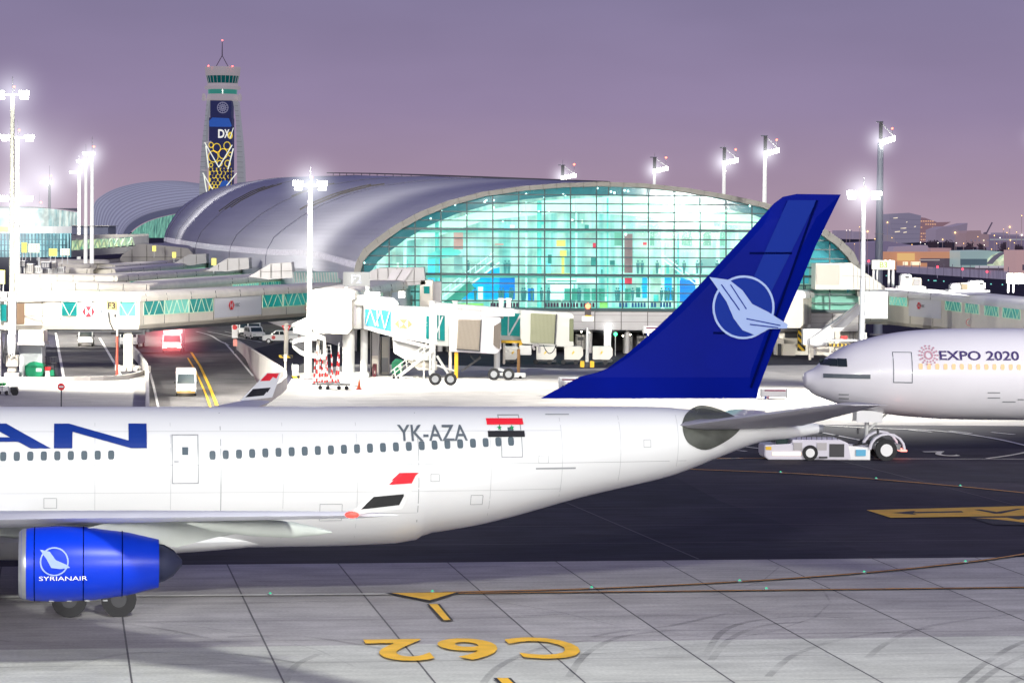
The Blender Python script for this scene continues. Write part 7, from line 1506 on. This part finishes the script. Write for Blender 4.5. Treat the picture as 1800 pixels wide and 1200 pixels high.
t = thing('construction_crane', 'slanted dark crane jib on the far right skyline', 'crane', (P(1734, 412, 2300).x, 2300, 0)); MB().bar(P(1733, 412, 2300), P(1744, 391, 2300), 1.1).build('jib', mat('crane_dark', (.05, .04, .06), .6, haze=.5, hc=(.18, .14, .22)), t); MB().tube(P(1732, 425, 2300), P(1732, 408, 2300), .8, n=6).build('mast', MATS['crane_dark'], t); MB().cbox(P(1732, 411, 2300), 3, 2, 2).build('cab', MATS['crane_dark'], t)
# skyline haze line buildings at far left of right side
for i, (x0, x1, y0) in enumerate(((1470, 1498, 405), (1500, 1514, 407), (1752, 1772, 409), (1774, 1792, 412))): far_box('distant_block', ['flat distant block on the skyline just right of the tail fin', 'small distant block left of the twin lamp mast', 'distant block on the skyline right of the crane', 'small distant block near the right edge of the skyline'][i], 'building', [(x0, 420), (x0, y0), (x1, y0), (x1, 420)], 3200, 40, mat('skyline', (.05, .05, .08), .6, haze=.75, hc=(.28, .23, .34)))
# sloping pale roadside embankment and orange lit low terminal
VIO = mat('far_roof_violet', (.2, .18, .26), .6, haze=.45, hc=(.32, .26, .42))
far_box('hangar_roof', 'wide pale violet hangar roof behind the orange terminal', 'building', [(1440, 470), (1440, 432), (1560, 424), (1640, 436), (1640, 470)], 1500, 60, VIO)
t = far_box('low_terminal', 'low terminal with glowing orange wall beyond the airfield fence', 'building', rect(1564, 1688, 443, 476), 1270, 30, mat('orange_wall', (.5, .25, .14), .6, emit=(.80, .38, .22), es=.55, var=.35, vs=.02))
MB().poly([P(x, y, 1268) for x, y in rect(1577, 1608, 445, 458)]).build('lit_wall', emat('orange_glow', (1, .62, .25), .75), t)
for x0, x1 in ((1587, 1596), (1601, 1618)): MB().poly([P(x, y, 1267) for x, y in rect(x0, x1, 460, 466)]).build('window', emat('warm_white', (1, .85, .6), 1.2), t)
MB().poly([P(x, y, 1267) for x, y in rect(1618, 1688, 454, 462)]).build('dark_glazing', mat('far_dark_glass', (.03, .03, .05), .2, haze=.4, hc=(.2, .14, .2)), t); MB().poly([P(x, y, 1266) for x, y in rect(1616, 1652, 456, 458)]).build('canopy', emat('pale_canopy', (.8, .7, .7), .5), t)
MB().poly([P(x, y, 1266) for x, y in rect(1630, 1690, 462, 470)]).build('dark_base', MATS['far_dark_glass'], t)
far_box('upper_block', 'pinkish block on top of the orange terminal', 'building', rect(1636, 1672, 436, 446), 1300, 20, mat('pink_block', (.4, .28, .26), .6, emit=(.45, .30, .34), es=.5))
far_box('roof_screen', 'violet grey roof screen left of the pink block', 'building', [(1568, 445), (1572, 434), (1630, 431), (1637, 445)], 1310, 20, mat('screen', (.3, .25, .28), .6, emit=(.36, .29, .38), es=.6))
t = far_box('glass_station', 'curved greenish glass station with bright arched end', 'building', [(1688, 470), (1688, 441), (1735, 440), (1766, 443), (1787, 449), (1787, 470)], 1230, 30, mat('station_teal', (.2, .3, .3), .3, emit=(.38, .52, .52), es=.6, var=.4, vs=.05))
MB().poly([P(x, y, 1228) for x, y in ((1735, 467), (1736, 455), (1744, 448), (1757, 444), (1772, 445), (1784, 449), (1787, 467))]).build('arched_end', streaks('station_lit', (.50, .70, .48), (1.0, 1.05, .70), .85, .4, .4), t)
for k in range(5): MB().path([P(1735 + k * 2 + q, 466 - 22 * math.sin(PI * min(1, (q + 2) / 60)), 1226) for q in range(0, 50 - k * 4, 7)], .35, 5).build('arch_rib', mat('station_rib', (.4, .5, .4), .5, haze=.3), t)
MB().poly([P(x, y, 1227) for x, y in rect(1688, 1735, 455, 466)]).build('dark_glazing', mat('station_glass', (.05, .1, .12), .2, emit=(.10, .16, .20), es=.6, var=.5, vs=.1), t)
MB().poly([P(x, y, 1226) for x, y in rect(1714, 1780, 467, 471)]).build('white_canopy', emat('violet_canopy', (.62, .58, .68), .7), t); MB().poly([P(x, y, 1226.5) for x, y in rect(1640, 1780, 470, 478)]).build('shadow_base', MATS['far_dark_glass'], t)  # dark sheet at the station foot paints its shadow
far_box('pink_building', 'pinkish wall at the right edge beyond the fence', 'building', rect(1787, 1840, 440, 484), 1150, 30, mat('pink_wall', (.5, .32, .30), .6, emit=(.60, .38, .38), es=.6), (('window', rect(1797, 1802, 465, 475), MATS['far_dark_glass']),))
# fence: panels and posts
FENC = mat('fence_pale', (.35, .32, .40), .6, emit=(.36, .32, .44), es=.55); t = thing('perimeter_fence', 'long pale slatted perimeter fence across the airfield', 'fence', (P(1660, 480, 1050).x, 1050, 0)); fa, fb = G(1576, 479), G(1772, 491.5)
mb = MB(); NP = 90
for i in range(NP): a = fa.lerp(fb, i / NP); b = fa.lerp(fb, (i + .62) / NP); mb.quad(a, b, b + Vector((0, 0, 3.1)), a + Vector((0, 0, 3.1)))
mb.build('slats', FENC, t); MB().quad(fa + Vector((0, .4, 0)), fb + Vector((0, .4, 0)), fb + Vector((0, .4, 2.6)), fa + Vector((0, .4, 2.6))).build('slat_shade', mat('fence_shadow', (.1, .09, .13), .6, haze=.4, hc=(.2, .17, .27)), t)  # dark sheet behind the slats paints the shade in the gaps
for i in range(0, 14): a = fa.lerp(fb, i / 13); MB().tube(a, a + Vector((0, -.2, 4.6)), .12, n=6).build('post', mat('fence_post', (.08, .07, .1), .6, haze=.4, hc=(.2, .17, .27)), t)
RLF = emat('far_red', (1, .06, .10), 3.2)
for i, (x, y) in enumerate(((1648, 469), (1692, 473), (1735, 477.5), (1527, 459))):
    p = P(x, y, 1030); t = thing('red_marker_lamp', ['red lamp on the fence, left one', 'red lamp on the fence, middle one', 'red lamp on the fence, right one', 'faint red lamp left of the B3 sign'][i], 'lamp', (p.x, 1030, 0)); MB().sphere(p, .45, 10, 6).build('lamp_globe', RLF, t); MB().tube((p.x, 1030.2, 0), (p.x, 1030.2, p.z), .1, n=6).build('post', FENC, t)
# trees with limbs and leafy crowns
LEAF = mat('foliage', (.02, .018, .025), .8, haze=.35, hc=(.085, .055, .09)); BARK = mat('bark', (.05, .035, .03), .9, haze=.3, hc=(.1, .07, .1))
def tree(lb, px, ytop, hw, D=1500):
    p = P(px, ytop, D); h = p.z; w = hw * D / FPX; t = thing('roadside_tree', lb, 'tree', (p.x, D, 0), group='dark trees beyond the low terminal'); rr = random.Random(int(px))
    tb = MB().tube((p.x, D, 0), (p.x, D, h * .5), .45, .25, n=8)
    for i in range(6): a = rr.uniform(0, 2 * PI); tb.tube((p.x, D, h * rr.uniform(.3, .5)), (p.x + math.cos(a) * w * .6, D + math.sin(a) * w * .6, h * rr.uniform(.6, .85)), .16, .05, n=5)
    tb.build('trunk', BARK, t); mb = MB()
    cl = [(rr.gauss(0, .42) * w, rr.gauss(0, .42) * w, h * rr.uniform(.48, .92)) for _ in range(16)]
    for _ in range(900):
        c = rr.choice(cl); x, y, z = [c[k] + rr.gauss(0, .17) * (w, w, h * .45)[k] for k in range(3)]
        if z > h * 1.02 or (x / w) ** 2 + (y / w) ** 2 > 1.15: continue
        s = rr.uniform(.25, .6); u = Vector((rr.uniform(-1, 1), rr.uniform(-1, 1), rr.uniform(-1, 1))).normalized(); v = u.cross(Vector((rr.uniform(-1, 1), rr.uniform(-1, 1), .3))).normalized(); o_ = Vector((p.x + x, D + y, z)); mb.quad(o_ - u * s, o_ - v * s * .6, o_ + u * s, o_ + v * s * .6)
    mb.build('crown', LEAF, t)
for px, yt, hw, lb in ((1641, 423, 11, 'dark tree below the lit lattice block, leftmost'), (1668, 423, 10, 'dark tree below the wing shaped building'), (1701, 424, 10, 'dark tree left of the small windowed sand building'), (1725, 429, 12, 'wide dark tree below the sand building'), (1765, 426, 10, 'dark tree in front of the violet warehouse'), (1792, 430, 8, 'dark tree near the right edge')): tree(lb, px, yt, hw)
# distant street lamps
OR = emat('sodium', (1, .55, .15), 6); WHL = emat('far_white_lamp', (1, .92, .8), 6); PM = mat('far_pole', (.3, .22, .22), .6, haze=.5, hc=(.45, .33, .36)); n_ = 0
L1_ = [(1525, 407, 0, 1.9), (1538, 420, 0, 1.3), (1560, 391, 0, 1.7), (1531, 429, 0, 1.5), (1502, 429, 0, 1.0), (1576, 427, 0, 1.4), (1582, 429, 0, 1.1), (1657, 421, 0, 1.5), (1679, 409, 0, 2.3), (1775, 399, 0, 2.1), (1748, 414, 0, 1.3), (1776, 422, 0, 1.5), (1770, 409, 0, 1.2), (1796, 379, 0, 1.2), (1450, 387, 0, 1.1), (1743, 438, 0, 1.1), (1773, 437, 0, 1.1), (1649, 427, 1, 1.3), (1618, 426, 1, 1.2), (1681, 427, 1, 1.1), (1730, 431, 1, 1.1), (1796, 413, 1, 1.9), (1758, 418, 1, 1.3), (1494, 405, 1, .9), (1511, 399, 0, 1.0), (1519, 423, 0, 1.1), (1546, 412, 0, 1.0), (1568, 418, 0, 1.0), (1603, 430, 0, 1.1), (1626, 429, 1, .9), (1638, 431, 0, 1.0), (1668, 430, 0, .9), (1694, 428, 0, 1.0), (1711, 430, 1, .9), (1719, 416, 0, 1.0), (1752, 428, 0, 1.1), (1783, 427, 0, 1.1), (1787, 408, 0, 1.0), (1764, 403, 0, .9), (1488, 405, 1, .9)]
for i, (x, y, k, r) in enumerate(L1_):
    D = 1400 + (i % 4) * 120; p = P(x, y, D); t = thing('street_lamp', ('orange' if k == 0 else 'white') + ' street lamp far away, ' + ('nearest the tail fin' if x < 1500 else 'near the twin lamp mast' if x < 1560 else 'by the leaning dark block' if x < 1620 else 'by the lattice and wing shaped blocks' if x < 1700 else 'towards the right edge'), 'street lamp', (p.x, D, 0), group='distant street lamps ' + ('near the tail fin' if x < 1500 else 'near the twin mast' if x < 1560 else 'by the leaning block' if x < 1620 else 'by the wing shaped block' if x < 1700 else 'towards the right edge') + (' orange' if k == 0 else ' white'))
    MB().tube((p.x, D, 0), (p.x, D, p.z), .14, n=5).build('post', PM, t); MB().sphere(p, r * D / FPX * .55, 8, 6).build('lamp_head', WHL if k else OR, t)
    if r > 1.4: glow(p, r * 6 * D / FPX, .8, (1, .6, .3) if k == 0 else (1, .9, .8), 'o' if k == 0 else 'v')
# green lamps of the far taxiway
for i, (x, y) in enumerate(((1632, 494), (1642, 495), (1645, 495), (1659, 496), (1742, 501), (1762, 502), (1558, 486))):
    g = G(x, y); t = thing('taxiway_lamp', 'tiny teal lamp on the far taxiway, number ' .replace(', number ', '') + [', left of the pair', ', left of the close pair', ', right of the close pair', ', right of the close pair by a step', ' behind the air units', ' nearest the B2 sign', ' beside the tall grey mast'][i], 'ground lamp', (g.x, g.y, 0)); MB().sphere((g.x, g.y, .3), .22, 8, 5).build('lamp_lens', emat('far_teal_lamp', (.2, .8, .7), 1.6), t); MB().tube((g.x, g.y, 0), (g.x, g.y, .2), .3, n=8).build('lamp_base', STEEL, t)
# small signs and planes of the bright left apron
YG = mat('yellow_board', (.85, .75, .1), .5, emit=(1, .95, .25), es=.75); YP = mat('pale_yellow_board', (.85, .85, .6), .5, emit=(1, 1, .78), es=.7); DOT = mat('dot_olive', (.3, .3, .1), .6)
for i, (x0, x1, y0, y1, D, m, lb) in enumerate(((86, 100, 437, 450, 520, YG, 'yellow gate board left of the pale one'), (106, 122, 437, 449, 520, YP, 'pale yellow gate board right of the bright yellow one'), (38, 47, 426, 444, 540, YG, 'narrow yellow gate board further left'), (50, 69, 428, 444, 540, YP, 'pale gate board beside the narrow yellow one'), (-3, 8, 475, 499, 380, YG, 'large yellow gate board at the left edge'), (-2, 15, 398, 408, 700, YG, 'yellow panel on the glass terminal at the left edge'))):
    t = thing('gate_board', lb, 'sign', (P(x0, y1, D).x, D, 0)); SB('board', x0, x1, y0, y1, D, .4, m, t, 0); w = x1 - x0
    if i < 4:
        for r in range(3):
            for c in range(3): SB('sign_dot', x0 + w * (.22 + .25 * c), x0 + w * (.22 + .25 * c) + 1.2, y0 + 3 + r * 3.4, y0 + 4.4 + r * 3.4, D - .05, .04, DOT, t, 0)
    for q in (.2, .8): SB('post', x0 + w * q - .5, x0 + w * q + .5, y1, y1 + 14, D + .1, .2, WHITE, t, 0)
# boarding equipment clutter above the left bridges
rc = random.Random(8); CL = [mat('clutter_cream', (.62, .58, .52), .5), mat('clutter_grey', (.35, .34, .34), .5), mat('clutter_dark', (.06, .06, .09), .5), WHITE]
for i, (x0, x1, y0, y1, k, lb) in enumerate(((72, 87, 461, 472, 2, 'dark louvred cooling unit with white frame on the left bridge roofs'), (35, 44, 459, 470, 2, 'dark cooling unit beside the big left masts'), (44, 58, 464, 480, 0, 'cream roof unit between the dark cooling units'), (58, 72, 468, 480, 3, 'white roof unit left of the louvred one'), (88, 98, 460, 472, 0, 'cream box right of the louvred unit'), (98, 112, 470, 480, 3, 'small white roof box further right'), (64, 100, 473, 480, 1, 'low grey platform below the louvred unit'))):
    D = 470 + i; t = thing('roof_unit', lb, 'roof unit', (P(x0, y1, D).x, D, 0)); SB('housing', x0, x1, y0, y1, D, 2, CL[k], t, .05); SB('rim', x0 - .6, x1 + .6, y0 - 1, y0 + .4, D - .1, 2.2, CL[3], t, 0)
    for q in range(3): SB('grille', lerp(x0, x1, .15 + q * .28), lerp(x0, x1, .35 + q * .28), y0 + 2, y1 - 2, D - .05, .04, CL[1], t, 0)
    for q in (x0 + 1, x1 - 2): SB('support', q, q + 1, y1, y1 + 10, D + .3, .3, CL[3], t, 0)
# ---------------------------------------------------------------- lights out of frame (near pier floodlights, added fills) and render settings
def lamp(name, kind, loc, power, color=(1, 1, 1), size=1., tgt=None, cone=None, blend=.6):
    l = bpy.data.lights.new(name, kind); l.energy = power; l.color = color
    if kind == 'SPOT': l.spot_size = math.radians(cone or 120); l.spot_blend = blend; l.shadow_soft_size = size
    elif kind == 'POINT': l.shadow_soft_size = size
    elif kind == 'AREA': l.size = size
    o = bpy.data.objects.new(name, l); col.objects.link(o); o.location = loc
    d = (Vector(tgt) - Vector(loc)) if tgt is not None else Vector((0, 0, -1)); o.rotation_euler = d.to_track_quat('-Z', 'Y').to_euler(); return o
lamp('unseen_floodlight', 'SPOT', (-50, -15, 27), 3.3e5, (1, .98, .93), 9, (-12, 120, 3), 75, .8)
lamp('unseen_floodlight', 'SPOT', (45, -20, 27), 3.6e5, (1, .98, .93), 9, (14, 120, 3), 75, .8)
lamp('unseen_floodlight', 'SPOT', (2, 62, 34), 8.0e4, (.97, 1, .93), 2.5, (2, 96, 0), 100, .7)  # added spot above the frame, brightens the near concrete
lamp('airliner_fill_light', 'SPOT', (95, 120, 30), 3.4e5, (1, .97, .93), 2, (38, 190, 5), 42, .7)  # added off-frame spot that brightens the towed airliner
scn.view_settings.view_transform = 'Standard'; scn.view_settings.look = 'None'; scn.view_settings.exposure = 0
cy = scn.cycles; cy.use_denoising = True; cy.max_bounces = 6; cy.transparent_max_bounces = 16; cy.diffuse_bounces = 2; cy.glossy_bounces = 3; cy.sample_clamp_indirect = 4
cy.caustics_reflective = False; cy.caustics_refractive = False
try: cy.denoiser = 'OPENIMAGEDENOISE'
except Exception: pass
